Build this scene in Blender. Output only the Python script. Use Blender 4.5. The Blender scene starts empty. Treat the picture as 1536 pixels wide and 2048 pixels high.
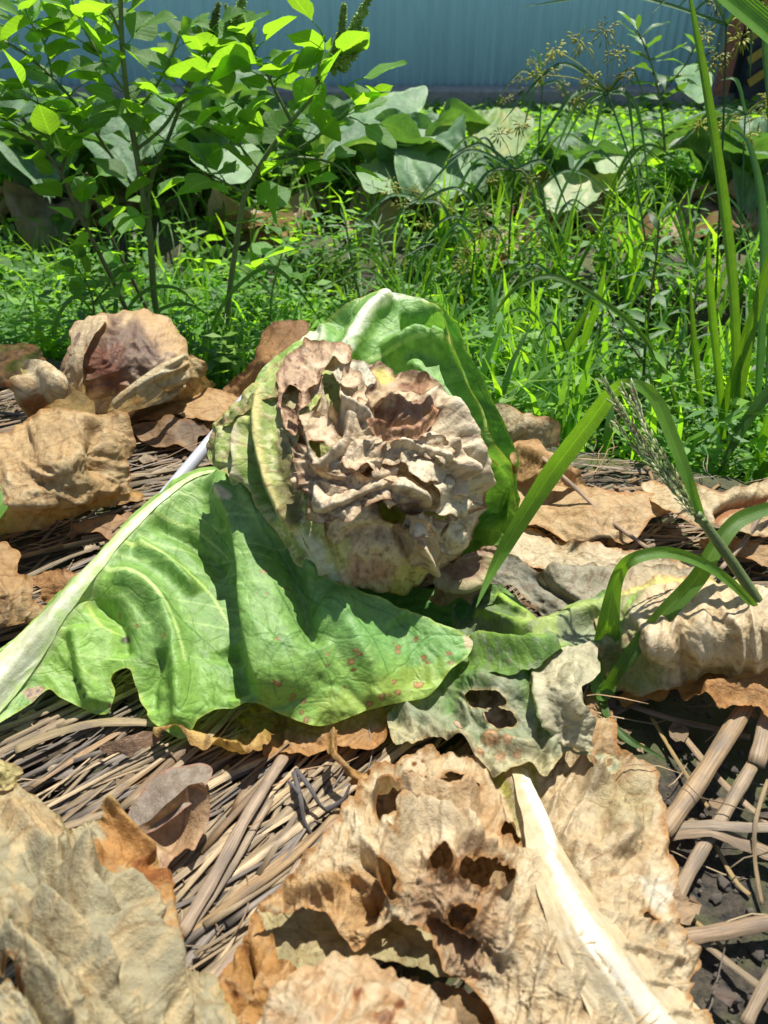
import bpy, math, random
import numpy as np
from mathutils import Vector, Matrix
R = math.radians
random.seed(7)
rng = np.random.default_rng(7)
scene = bpy.context.scene
col = scene.collection

# ---------------------------------------------------------------- camera, sky, sun, exposure
CAM_H, PITCH = 0.40, R(35.0)
FPX = 1547.0                                    # focal length in pixels of the 1536 x 2048 photograph
cam_d = bpy.data.cameras.new('camera'); cam = bpy.data.objects.new('camera', cam_d); col.objects.link(cam)
cam.location = (0, 0, CAM_H); cam.rotation_euler = (R(90) - PITCH, 0, 0)
cam_d.sensor_fit = 'VERTICAL'; cam_d.sensor_height = 36; cam_d.sensor_width = 27
cam_d.lens = 36 * FPX / 2048
cam_d.clip_start = 0.02; cam_d.clip_end = 400
cam_d.dof.use_dof = True; cam_d.dof.focus_distance = 0.58; cam_d.dof.aperture_fstop = 13.0
scene.camera = cam
SUN_EL, SUN_AZ = R(68), R(24)                   # azimuth from +Y, towards +X
world = bpy.data.worlds.new('World'); scene.world = world; world.use_nodes = True
wn = world.node_tree.nodes; wl = world.node_tree.links
sky = wn.new('ShaderNodeTexSky'); sky.sky_type = 'NISHITA'; sky.sun_disc = False
sky.sun_elevation = SUN_EL; sky.sun_rotation = SUN_AZ
wn['Background'].inputs[1].default_value = 0.075
wl.new(sky.outputs[0], wn['Background'].inputs[0])
sd_ = bpy.data.lights.new('sun', 'SUN'); sd_.energy = 5.0; sd_.angle = R(0.5); sd_.color = (1.0, 0.96, 0.90)
sun = bpy.data.objects.new('sun', sd_); col.objects.link(sun)
sdir = Vector((math.sin(SUN_AZ) * math.cos(SUN_EL), math.cos(SUN_AZ) * math.cos(SUN_EL), math.sin(SUN_EL)))
sun.rotation_euler = (-sdir).to_track_quat('-Z', 'Y').to_euler()
scene.view_settings.view_transform = 'Standard'; scene.view_settings.look = 'None'
scene.view_settings.exposure = 0.74; scene.view_settings.gamma = 1.0
scene.render.engine = 'CYCLES'
scene.cycles.max_bounces = 7; scene.cycles.transmission_bounces = 4; scene.cycles.use_denoising = True

# ---------------------------------------------------------------- picture <-> place
CP, SP = math.cos(PITCH), math.sin(PITCH)
def depth(u, v, z=None, y=None):
    """distance along the optical axis of the point seen at pixel u,v that lies at height z or at distance y"""
    b = (1024 - v) / FPX
    if z is not None: return (z - CAM_H) / (-SP + b * CP)
    return y / (CP + b * SP)
def place(u, v, t):
    a = (u - 768) / FPX; b = (1024 - v) / FPX
    return np.stack([a * t, t * (CP + b * SP), CAM_H + t * (-SP + b * CP)], -1)
def W(u, v, z=None, y=None):
    return Vector(place(float(u), float(v), depth(float(u), float(v), z, y)))
def project(P):
    d = P[:, 1] * CP - (P[:, 2] - CAM_H) * SP
    b = (P[:, 1] * SP + (P[:, 2] - CAM_H) * CP) / d
    return 768 + FPX * P[:, 0] / d, 1024 - FPX * b

# ---------------------------------------------------------------- noise
_G = rng.normal(size=(256, 3)); _G /= np.linalg.norm(_G, axis=1)[:, None]
def _h(ix, iy, iz, s):
    n = (ix.astype(np.int64) * 73856093) ^ (iy.astype(np.int64) * 19349663) ^ (iz.astype(np.int64) * 83492791) ^ int(s * 2654435 + 12345)
    n = (n ^ (n >> 13)) * 1274126177 & 0xffffffff
    return (n ^ (n >> 16)) & 255
def perlin(x, y, z, s=0):
    x, y, z = np.broadcast_arrays(np.asarray(x, float), np.asarray(y, float), np.asarray(z, float))
    xi, yi, zi = np.floor(x), np.floor(y), np.floor(z)
    xf, yf, zf = x - xi, y - yi, z - zi
    f = lambda t: t * t * t * (t * (t * 6 - 15) + 10)
    a, b, c = f(xf), f(yf), f(zf)
    out = 0
    for i in (0, 1):
        for j in (0, 1):
            for k in (0, 1):
                g = _G[_h(xi + i, yi + j, zi + k, s)]
                d = g[..., 0] * (xf - i) + g[..., 1] * (yf - j) + g[..., 2] * (zf - k)
                out = out + d * (a if i else 1 - a) * (b if j else 1 - b) * (c if k else 1 - c)
    return out * 1.5
def fbm(x, y, z, s=0, o=4, g=0.5):
    r, a, f = 0, 1, 1
    for i in range(o):
        r = r + a * perlin(x * f, y * f, z * f, s + i * 17); a *= g; f *= 2.03
    return r
def ridged(x, y, z, s=0, o=4, g=0.5):
    r, a, f = 0, 1, 1
    for i in range(o):
        q = perlin(x * f, y * f, z * f, s + i * 31)
        r = r + a * (0.5 - 1.6 * np.sqrt(q * q + 0.006)); a *= g; f *= 2.1
    return r
def sstep(a, b, x):
    t = np.clip((x - a) / (b - a), 0, 1); return t * t * (3 - 2 * t)

# ---------------------------------------------------------------- plane curves
def smooth(pts, n=6, closed=False):
    p = np.array(pts, float); N = len(p); out = []
    rngi = range(N if closed else N - 1)
    for i in rngi:
        if closed: a, b, c, d = p[i - 1], p[i], p[(i + 1) % N], p[(i + 2) % N]
        else: a, b, c, d = p[max(i - 1, 0)], p[i], p[i + 1], p[min(i + 2, N - 1)]
        for k in range(n):
            t = k / n
            out.append(0.5 * ((2 * b) + (c - a) * t + (2 * a - 5 * b + 4 * c - d) * t * t + (3 * b - a - 3 * c + d) * t ** 3))
    if not closed: out.append(p[-1])
    return np.array(out)
def resample(p, step, closed=True):
    q = np.vstack([p, p[:1]]) if closed else p
    L = np.concatenate([[0], np.cumsum(np.linalg.norm(np.diff(q, axis=0), axis=1))])
    n = max(int(L[-1] / step), 6)
    s = np.linspace(0, L[-1], n, endpoint=not closed)
    return np.stack([np.interp(s, L, q[:, i]) for i in range(q.shape[1])], 1)
def rag_poly(pts, amp, size, seed, step=5):
    p = resample(smooth(pts, 6, True), step)
    if amp > 0:
        d = np.roll(p, -1, 0) - np.roll(p, 1, 0); d /= np.linalg.norm(d, axis=1)[:, None] + 1e-9
        nn = np.stack([-d[:, 1], d[:, 0]], 1)
        ar = (p[:, 0] * np.roll(p[:, 1], -1) - p[:, 1] * np.roll(p[:, 0], -1)).sum(); orient_in = -1 if ar > 0 else 1
        k = fbm(p[:, 0] / size / 2.1, p[:, 1] / size / 2.1, 3.3, seed, 4, 0.42); tear = np.maximum(0, perlin(p[:, 0] / size / 1.3, p[:, 1] / size / 1.3, 8.1, seed + 1) - .32) * (perlin(p[:, 0] / size / 5, p[:, 1] / size / 5, 2.1, seed + 2) > 0)
        p = p + nn * (k * amp * 1.05 - tear * amp * 2.0 * orient_in)[:, None]
    return p
def line_dist(U, V, p, closed=False):
    """distance to the polyline, nearest point, arc parameter 0..1, side"""
    q = np.vstack([p, p[:1]]) if closed else p
    best = np.full(U.shape, 1e18); nx = np.zeros(U.shape); ny = np.zeros(U.shape); sp = np.zeros(U.shape); sg = np.ones(U.shape)
    M = len(q) - 1
    for i in range(M):
        ax, ay = q[i]; bx, by = q[i + 1]; dx, dy = bx - ax, by - ay; L2 = dx * dx + dy * dy + 1e-12
        t = np.clip(((U - ax) * dx + (V - ay) * dy) / L2, 0, 1)
        cx, cy = ax + t * dx, ay + t * dy
        d = (U - cx) ** 2 + (V - cy) ** 2
        m = d < best
        best = np.where(m, d, best); nx = np.where(m, cx, nx); ny = np.where(m, cy, ny)
        if not closed:
            sp = np.where(m, (i + t) / M, sp)
            sg = np.where(m, np.sign(dx * (V - ay) - dy * (U - ax)), sg)      # + is the right hand side of the walk on the picture
    return np.sqrt(best), nx, ny, sp, sg
def inside(U, V, p):
    c = np.zeros(U.shape, bool)
    x1, y1 = p[-1]
    for x2, y2 in p:
        if y1 != y2:
            c ^= ((V < y1) != (V < y2)) & (U < (x2 - x1) * (V - y1) / (y2 - y1) + x1)
        x1, y1 = x2, y2
    return c
class TPS:
    """thin plate through the control points; fitted on 1/depth so that planes stay planes"""
    def __init__(s, ctrl, lam=1e-3):
        pts = []
        for c in ctrl:
            u, v, k, h = c
            t = depth(u, v, z=h) if k == 'z' else depth(u, v, y=h) if k == 'y' else h
            pts.append((u / 500, v / 500, 1 / t))
        p = np.array(pts, float); n = len(p); s.p = p
        r = np.hypot(p[:, None, 0] - p[None, :, 0], p[:, None, 1] - p[None, :, 1])
        K = np.where(r > 0, r * r * np.log(r + 1e-12), 0) + lam * np.eye(n)
        A = np.zeros((n + 3, n + 3)); A[:n, :n] = K; A[:n, n] = 1; A[:n, n + 1:] = p[:, :2]; A[n, :n] = 1; A[n + 1:, :n] = p[:, :2].T
        s.w = np.linalg.lstsq(A, np.concatenate([p[:, 2], np.zeros(3)]), rcond=None)[0]
    def __call__(s, U, V):
        U = U / 500; V = V / 500
        o = s.w[-3] + s.w[-2] * U + s.w[-1] * V
        for i in range(len(s.p)):
            r2 = (U - s.p[i, 0]) ** 2 + (V - s.p[i, 1]) ** 2
            o = o + s.w[i] * 0.5 * r2 * np.log(r2 + 1e-18)
        return 1 / o
def ellipsoid_depth(cu, cv, t0, ru, rv, bulge, lean=0.0):
    """depth of a dome facing the camera, centre cu,cv, radii in pixels, bulge in metres"""
    def f(U, V):
        q = ((U - cu) / ru) ** 2 + ((V - cv) / rv) ** 2
        return t0 - bulge * np.sqrt(np.clip(1 - q, 0, 1)) + 0.05 * np.clip(q - 1, 0, 9) - lean * np.clip((V - cv) / rv, -1.2, 1.2)
    return f

# ---------------------------------------------------------------- colour
def C(*c):
    """colour as it reads in a picture (0-255) to linear"""
    x = np.array(c, float) / 255
    return np.where(x <= 0.04045, x / 12.92, ((x + 0.055) / 1.055) ** 2.4)
def paint(base, ops, U, V, D, h, seed):
    n = len(U); c = np.tile(np.array(base, float), (n, 1)); tr = np.ones(n)
    for k, op in enumerate(ops):
        kind = op[0]; s = seed + 100 + k * 7; opa = 1.0
        if kind == 'poly':                                   # poly, pts, feather px, colour, strength, wobble
            p = resample(smooth(op[1], 5, True), 8)
            d, *_ = line_dist(U, V, p, True); d = np.where(inside(U, V, p), -d, d)
            d = d + fbm(U / 26, V / 26, 1.1, s, 3) * (op[5] if len(op) > 5 else op[2])
            m = 1 - sstep(-op[2] / 2, op[2] / 2, d); cc = op[3]; opa = op[4] if len(op) > 4 else 1
        elif kind == 'line':                                 # line, pts, w0, w1, colour, strength
            p = smooth(op[1], 6)
            d, _, _, sp, _ = line_dist(U, V, p)
            w = op[2] + (op[3] - op[2]) * sp
            w = w * (1 + 0.35 * fbm(U / 18, V / 18, 2.2, s, 2))
            m = 1 - sstep(w * 0.62, w * 1.15, d); cc = op[4]; opa = op[5] if len(op) > 5 else 1
        elif kind == 'noise':                                # noise, size px, threshold, soft, colour, strength
            q = fbm(U / op[1], V / op[1], 5.1, s, 5, 0.6)
            m = sstep(op[2] - op[3], op[2] + op[3], q); cc = op[4]; opa = op[5] if len(op) > 5 else 1
        elif kind == 'edge':                                 # edge, width px, colour, strength
            d = -D + fbm(U / 20, V / 20, 0.5, s, 3) * op[1] * 0.7
            m = 1 - sstep(0, op[1], d); cc = op[2]; opa = op[3] if len(op) > 3 else 1
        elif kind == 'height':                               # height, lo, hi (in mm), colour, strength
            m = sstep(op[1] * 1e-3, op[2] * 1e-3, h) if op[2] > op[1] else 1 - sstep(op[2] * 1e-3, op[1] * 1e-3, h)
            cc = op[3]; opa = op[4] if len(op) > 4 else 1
        elif kind == 'spots':                                # spots, [(u,v,r)], rim colour, centre colour
            for (a, b, r) in op[1]:
                d = np.hypot(U - a, (V - b) * 1.15) + fbm(U / 9, V / 9, 7.7, s, 3) * r * 0.55
                m = (1 - sstep(r * 0.8, r * 1.15, d))[:, None]; c = c * (1 - m) + np.array(op[2]) * m
                m = (1 - sstep(r * 0.35, r * 0.65, d))[:, None]; c = c * (1 - m) + np.array(op[3]) * m
            continue
        m = (m * opa)[:, None]; c = c * (1 - m) + np.array(cc, float) * m
    return np.clip(c, 0, 1)

# ---------------------------------------------------------------- object helpers
def tag(o, label=None, cat=None, group=None, kind=None):
    if label: o['label'] = label
    if cat: o['category'] = cat
    if group: o['group'] = group
    if kind: o['kind'] = kind
    return o
def empty(name, loc, label, cat, group=None):
    o = bpy.data.objects.new(name, None); o.empty_display_size = 0.02; o.location = loc; col.objects.link(o)
    return tag(o, label, cat, group)
def link(name, me, parent=None, loc=(0, 0, 0)):
    o = bpy.data.objects.new(name, me); col.objects.link(o)
    if parent is not None:
        o.parent = parent
        base = Vector((0, 0, 0)); q = parent
        while q is not None: base += q.location; q = q.parent
        o.location = Vector(loc) - base
    else: o.location = loc
    return o
def mesh(name, V, F, mat, cols=None, uv=None, smooth_=True):
    me = bpy.data.meshes.new(name); V = np.asarray(V, float)
    F = np.asarray(F, np.int64)
    me.vertices.add(len(V)); me.vertices.foreach_set('co', V.ravel())
    k = F.shape[1]; me.loops.add(F.size); me.loops.foreach_set('vertex_index', F.ravel().astype(np.int32))
    me.polygons.add(len(F)); me.polygons.foreach_set('loop_start', np.arange(len(F), dtype=np.int32) * k)
    me.polygons.foreach_set('use_smooth', np.full(len(F), smooth_))
    me.update(calc_edges=True)
    if cols is not None:
        a = me.color_attributes.new('Col', 'FLOAT_COLOR', 'POINT')
        a.data.foreach_set('color', np.hstack([cols, np.ones((len(cols), 1))]).ravel().astype(np.float32))
    if uv is not None:
        l = me.uv_layers.new(name='UVMap'); l.data.foreach_set('uv', np.asarray(uv)[F.ravel()].ravel().astype(np.float32))
    me.materials.append(mat); me.validate()
    return me

# ---------------------------------------------------------------- materials
def nodes(name):
    m = bpy.data.materials.new(name); m.use_nodes = True; nt = m.node_tree; nt.nodes.clear()
    return m, nt, nt.nodes, nt.links
def N(nt, kind, **kw):
    n = nt.nodes.new(kind)
    for k, v in kw.items():
        if k.startswith('i_'): n.inputs[k[2:].replace('_', ' ')].default_value = v
        else: setattr(n, k, v)
    return n
def leaf_mat(name, trans=0.3, rough=0.5, tint=(1.3, 1.5, 0.5), bump=0.3, fine=900, vein=0, vein_col=None, var=0.25, spec=0.4, uvspace=False, const=None, speck=0.0, vein_s=0.5, vein_b=0.5, pattern=None):
    m, nt, n, l = nodes(name)
    out = N(nt, 'ShaderNodeOutputMaterial'); P = N(nt, 'ShaderNodeBsdfPrincipled'); T = N(nt, 'ShaderNodeBsdfTranslucent'); X = N(nt, 'ShaderNodeMixShader')
    tc = N(nt, 'ShaderNodeTexCoord')
    if const is None: at = N(nt, 'ShaderNodeAttribute', attribute_name='Col'); base = at.outputs['Color']
    else: at = N(nt, 'ShaderNodeRGB'); at.outputs[0].default_value = (*const, 1); base = at.outputs[0]
    n1 = N(nt, 'ShaderNodeTexNoise', i_Scale=fine * 0.12, i_Detail=6.0, i_Roughness=0.65); l.new(tc.outputs['Object'], n1.inputs['Vector'])
    mr = N(nt, 'ShaderNodeMapRange', i_From_Min=0.3, i_From_Max=0.7, i_To_Min=1 - var, i_To_Max=1 + var); l.new(n1.outputs[0], mr.inputs['Value'])
    mm = N(nt, 'ShaderNodeVectorMath', operation='SCALE'); l.new(base, mm.inputs[0]); l.new(mr.outputs[0], mm.inputs['Scale'])
    c = mm.outputs[0]
    oi = N(nt, 'ShaderNodeObjectInfo'); r2 = N(nt, 'ShaderNodeMapRange', i_To_Min=0.66, i_To_Max=1.3); l.new(oi.outputs['Random'], r2.inputs['Value'])
    if const is not None:
        m2 = N(nt, 'ShaderNodeVectorMath', operation='SCALE'); l.new(c, m2.inputs[0]); l.new(r2.outputs[0], m2.inputs['Scale']); c = m2.outputs[0]
    if speck > 0:
        ns = N(nt, 'ShaderNodeTexNoise', i_Scale=fine * 0.6, i_Detail=3.0); l.new(tc.outputs['Object'], ns.inputs['Vector'])
        ms = N(nt, 'ShaderNodeMapRange', i_From_Min=0.68, i_From_Max=0.74, i_To_Min=0.0, i_To_Max=speck); l.new(ns.outputs[0], ms.inputs['Value'])
        mx = N(nt, 'ShaderNodeMixRGB'); l.new(ms.outputs[0], mx.inputs[0]); l.new(c, mx.inputs[1]); mx.inputs[2].default_value = (0.12, 0.07, 0.03, 1); c = mx.outputs[0]
    nf = N(nt, 'ShaderNodeTexNoise', i_Scale=float(fine), i_Detail=4.0, i_Roughness=0.6); l.new(tc.outputs['Object'], nf.inputs['Vector'])
    b1 = N(nt, 'ShaderNodeBump', i_Strength=bump, i_Distance=0.0006); l.new(nf.outputs[0], b1.inputs['Height'])
    nb = N(nt, 'ShaderNodeBump', i_Strength=min(1, bump * 1.3), i_Distance=0.0022); l.new(n1.outputs[0], nb.inputs['Height']); l.new(b1.outputs[0], nb.inputs['Normal'])
    nrm = nb.outputs[0]
    if vein:
        wv = N(nt, 'ShaderNodeTexNoise', i_Scale=vein * 0.8, i_Detail=2.0); l.new(tc.outputs['Object'], wv.inputs['Vector'])
        mixv = N(nt, 'ShaderNodeMixRGB', blend_type='ADD'); mixv.inputs[0].default_value = 0.6 / vein * 2; l.new(tc.outputs['Object'], mixv.inputs[1]); l.new(wv.outputs['Color'], mixv.inputs[2])
        hs = []
        for sc, wd in ((vein, 0.05), (vein * 2.7, 0.09)):
            vo = N(nt, 'ShaderNodeTexVoronoi', feature='DISTANCE_TO_EDGE', i_Scale=float(sc)); l.new(mixv.outputs[0], vo.inputs['Vector'])
            q = N(nt, 'ShaderNodeMapRange', i_From_Min=0.0, i_From_Max=wd, i_To_Min=1.0, i_To_Max=0.0); l.new(vo.outputs['Distance'], q.inputs['Value']); hs.append(q.outputs[0])
        ad = N(nt, 'ShaderNodeMath', operation='MULTIPLY_ADD'); l.new(hs[1], ad.inputs[0]); ad.inputs[1].default_value = 0.4; l.new(hs[0], ad.inputs[2])
        sc_ = N(nt, 'ShaderNodeMath', operation='MULTIPLY', use_clamp=True); l.new(ad.outputs[0], sc_.inputs[0]); sc_.inputs[1].default_value = vein_s
        vc = N(nt, 'ShaderNodeMixRGB', blend_type='MULTIPLY'); l.new(sc_.outputs[0], vc.inputs[0]); l.new(c, vc.inputs[1]); vc.inputs[2].default_value = (*(vein_col or (0.5, 0.6, 0.5)), 1); c = vc.outputs[0]
        b3 = N(nt, 'ShaderNodeBump', invert=True, i_Strength=vein_b, i_Distance=0.0008); l.new(ad.outputs[0], b3.inputs['Height']); l.new(nrm, b3.inputs['Normal']); nrm = b3.outputs[0]
    if pattern:
        uv = N(nt, 'ShaderNodeUVMap', uv_map='UVMap'); sx = N(nt, 'ShaderNodeSeparateXYZ'); l.new(uv.outputs[0], sx.inputs[0])
        def mth(op, a, b=None, b2=None):
            q = N(nt, 'ShaderNodeMath', operation=op)
            for i, z in enumerate((a, b, b2)):
                if z is None: continue
                if isinstance(z, (int, float)): q.inputs[i].default_value = z
                else: l.new(z, q.inputs[i])
            return q.outputs[0]
        if pattern == 'stripe':
            w = mth('SINE', mth('MULTIPLY', sx.outputs[1], 75.0)); mid = mth('ABSOLUTE', mth('SUBTRACT', sx.outputs[1], 0.5)); line = mth('LESS_THAN', mid, 0.035)
        else:
            ab = mth('ABSOLUTE', sx.outputs[1]); w = mth('POWER', mth('ABSOLUTE', mth('SINE', mth('MULTIPLY', mth('SUBTRACT', sx.outputs[0], mth('MULTIPLY', ab, 0.22)), 24.0))), 0.5); line = mth('MAXIMUM', mth('LESS_THAN', ab, 0.07), mth('LESS_THAN', w, 0.33))
        pm = N(nt, 'ShaderNodeMixRGB'); l.new(mth('MULTIPLY', line, 0.45), pm.inputs[0]); l.new(c, pm.inputs[1]); pv = N(nt, 'ShaderNodeVectorMath', operation='SCALE'); l.new(c, pv.inputs[0]); pv.inputs['Scale'].default_value = 1.7; l.new(pv.outputs[0], pm.inputs[2])
        pw = N(nt, 'ShaderNodeMapRange', i_From_Min=-1.0 if pattern == 'stripe' else 0.0, i_From_Max=1.0, i_To_Min=0.92, i_To_Max=1.06); l.new(w, pw.inputs['Value'])
        ps = N(nt, 'ShaderNodeVectorMath', operation='SCALE'); l.new(pm.outputs[0], ps.inputs[0]); l.new(pw.outputs[0], ps.inputs['Scale']); c = ps.outputs[0]
        b4 = N(nt, 'ShaderNodeBump', i_Strength=0.35, i_Distance=0.0006); l.new(w, b4.inputs['Height']); l.new(nrm, b4.inputs['Normal']); nrm = b4.outputs[0]
    l.new(c, P.inputs['Base Color']); P.inputs['Roughness'].default_value = rough; P.inputs['Specular IOR Level'].default_value = spec
    l.new(nrm, P.inputs['Normal'])
    tt = N(nt, 'ShaderNodeVectorMath', operation='MULTIPLY'); l.new(c, tt.inputs[0]); tt.inputs[1].default_value = tint; l.new(tt.outputs[0], T.inputs['Color']); l.new(nrm, T.inputs['Normal'])
    X.inputs[0].default_value = trans; l.new(P.outputs[0], X.inputs[1]); l.new(T.outputs[0], X.inputs[2]); l.new(X.outputs[0], out.inputs[0])
    return m
M = {}
M['green'] = leaf_mat('green_cabbage_leaf', 0.30, 0.46, (1.5, 1.6, 0.6), 0.35, 1300, 30, (0.55, 0.62, 0.5), 0.2, 0.5, vein_b=0.35, vein_s=0.42)
M['wilt'] = leaf_mat('wilted_cabbage_leaf', 0.18, 0.6, (1.3, 1.4, 0.7), 0.4, 1500, 42, (0.66, 0.64, 0.54), 0.2, 0.35, speck=0.25, vein_b=0.25, vein_s=0.35)
M['dry'] = leaf_mat('dry_cabbage_leaf', 0.22, 0.6, (1.35, 1.15, 0.8), 0.8, 1300, 28, (0.66, 0.54, 0.42), 0.2, 0.3, speck=0.3, vein_s=0.6, vein_b=0.3)
M['rot'] = leaf_mat('rotten_cabbage_leaf', 0.15, 0.55, (1.4, 1.15, 0.7), 0.5, 1500, 30, (0.66, 0.52, 0.4), 0.16, 0.4, speck=0.25, vein_s=0.25, vein_b=0.2)
M['rib'] = leaf_mat('white_leaf_rib', 0.12, 0.4, (1.1, 1.1, 0.8), 0.3, 900, 0, None, 0.08, 0.5)
M['dead'] = leaf_mat('dead_tree_leaf', 0.12, 0.45, (1.2, 0.9, 0.6), 0.5, 1300, 90, (0.7, 0.6, 0.5), 0.15, 0.5, vein_s=0.3, vein_b=0.2)
M['blade'] = leaf_mat('grass_blade', 0.42, 0.45, (2.6, 2.3, 0.35), 0.2, 700, 0, None, 0.14, 0.5, const=(0.095, 0.215, 0.03), pattern='stripe')
M['blade2'] = leaf_mat('sedge_blade', 0.3, 0.38, (1.6, 1.7, 0.6), 0.2, 700, 0, None, 0.14, 0.55, const=(0.07, 0.165, 0.055), pattern='stripe')
M['stemg'] = leaf_mat('green_stem', 0.0, 0.5, (1, 1, 1), 0.4, 600, 0, None, 0.2, 0.4, const=(0.14, 0.19, 0.055))
M['stemr'] = leaf_mat('brown_green_stem', 0.0, 0.5, (1, 1, 1), 0.4, 600, 0, None, 0.2, 0.4, const=(0.13, 0.115, 0.05))
M['amar'] = leaf_mat('amaranth_leaf', 0.58, 0.42, (3.0, 2.7, 0.5), 0.25, 500, 0, None, 0.16, 0.5, const=(0.105, 0.225, 0.04), pattern='pinnate')
M['lance'] = leaf_mat('lance_leaf', 0.4, 0.36, (2.5, 2.5, 0.6), 0.2, 500, 0, None, 0.14, 0.55, const=(0.08, 0.17, 0.045))
M['weed'] = leaf_mat('weed_leaf', 0.5, 0.55, (2.4, 2.4, 0.4), 0.1, 300, 0, None, 0.2, 0.35)
M['spike'] = leaf_mat('flower_spike', 0.2, 0.6, (1.5, 1.5, 0.5), 0.8, 900, 0, None, 0.35, 0.3, const=(0.28, 0.40, 0.10))
M['seed'] = leaf_mat('sedge_seed', 0.35, 0.5, (1.6, 1.5, 0.5), 0.3, 700, 0, None, 0.25, 0.4, const=(0.30, 0.32, 0.05))
M['grain'] = leaf_mat('grass_seed', 0.35, 0.6, (1.5, 1.5, 0.6), 0.3, 900, 0, None, 0.3, 0.2)
def straw_mat():
    m, nt, n, l = nodes('straw'); out = N(nt, 'ShaderNodeOutputMaterial'); P = N(nt, 'ShaderNodeBsdfPrincipled', i_Roughness=0.55); l.new(P.outputs[0], out.inputs[0])
    P.inputs['Specular IOR Level'].default_value = 0.35
    uv = N(nt, 'ShaderNodeUVMap', uv_map='UVMap'); mp = N(nt, 'ShaderNodeMapping'); mp.inputs['Scale'].default_value = (18, 16, 1); l.new(uv.outputs[0], mp.inputs[0])
    at = N(nt, 'ShaderNodeAttribute', attribute_name='Col')
    ns = N(nt, 'ShaderNodeTexNoise', i_Scale=1.0, i_Detail=5.0, i_Roughness=0.7); l.new(mp.outputs[0], ns.inputs['Vector'])
    mp2 = N(nt, 'ShaderNodeMapping'); mp2.inputs['Scale'].default_value = (40, 1.2, 1); l.new(uv.outputs[0], mp2.inputs[0])
    n2 = N(nt, 'ShaderNodeTexNoise', i_Scale=1.0, i_Detail=3.0, i_Roughness=0.6); l.new(mp2.outputs[0], n2.inputs['Vector'])
    r1 = N(nt, 'ShaderNodeMapRange', i_From_Min=0.34, i_From_Max=0.64, i_To_Min=0.38, i_To_Max=1.3); l.new(ns.outputs[0], r1.inputs['Value'])
    r2 = N(nt, 'ShaderNodeMapRange', i_From_Min=0.46, i_From_Max=0.66, i_To_Min=0.0, i_To_Max=0.7); l.new(n2.outputs[0], r2.inputs['Value'])
    s = N(nt, 'ShaderNodeVectorMath', operation='SCALE'); l.new(at.outputs['Color'], s.inputs[0]); l.new(r1.outputs[0], s.inputs['Scale'])
    mx = N(nt, 'ShaderNodeMixRGB'); l.new(r2.outputs[0], mx.inputs[0]); l.new(s.outputs[0], mx.inputs[1]); mx.inputs[2].default_value = (0.10, 0.08, 0.062, 1); l.new(mx.outputs[0], P.inputs['Base Color'])
    b = N(nt, 'ShaderNodeBump', i_Strength=0.8, i_Distance=0.0007); l.new(ns.outputs[0], b.inputs['Height']); l.new(b.outputs[0], P.inputs['Normal'])
    return m
M['straw'] = straw_mat()
def soil_mat():
    m, nt, n, l = nodes('dark_mossy_soil'); out = N(nt, 'ShaderNodeOutputMaterial'); P = N(nt, 'ShaderNodeBsdfPrincipled', i_Roughness=0.85); l.new(P.outputs[0], out.inputs[0])
    tc = N(nt, 'ShaderNodeTexCoord')
    a = N(nt, 'ShaderNodeTexNoise', i_Scale=220.0, i_Detail=8.0, i_Roughness=0.7); l.new(tc.outputs['Object'], a.inputs['Vector'])
    b = N(nt, 'ShaderNodeTexNoise', i_Scale=14.0, i_Detail=6.0, i_Roughness=0.6); l.new(tc.outputs['Object'], b.inputs['Vector'])
    cr = N(nt, 'ShaderNodeValToRGB'); e = cr.color_ramp.elements; e[0].position = 0.35; e[0].color = (0.010, 0.009, 0.008, 1); e[1].position = 0.72; e[1].color = (0.10, 0.08, 0.05, 1)
    l.new(a.outputs[0], cr.inputs[0])
    mr = N(nt, 'ShaderNodeMapRange', i_From_Min=0.42, i_From_Max=0.58, i_To_Min=0.0, i_To_Max=0.85); l.new(b.outputs[0], mr.inputs['Value'])
    mx = N(nt, 'ShaderNodeMixRGB'); l.new(mr.outputs[0], mx.inputs[0]); l.new(cr.outputs[0], mx.inputs[1]); mx.inputs[2].default_value = (0.07, 0.088, 0.018, 1); l.new(mx.outputs[0], P.inputs['Base Color'])
    bp = N(nt, 'ShaderNodeBump', i_Strength=0.9, i_Distance=0.003); l.new(a.outputs[0], bp.inputs['Height']); l.new(bp.outputs[0], P.inputs['Normal'])
    return m
M['soil'] = soil_mat()
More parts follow.
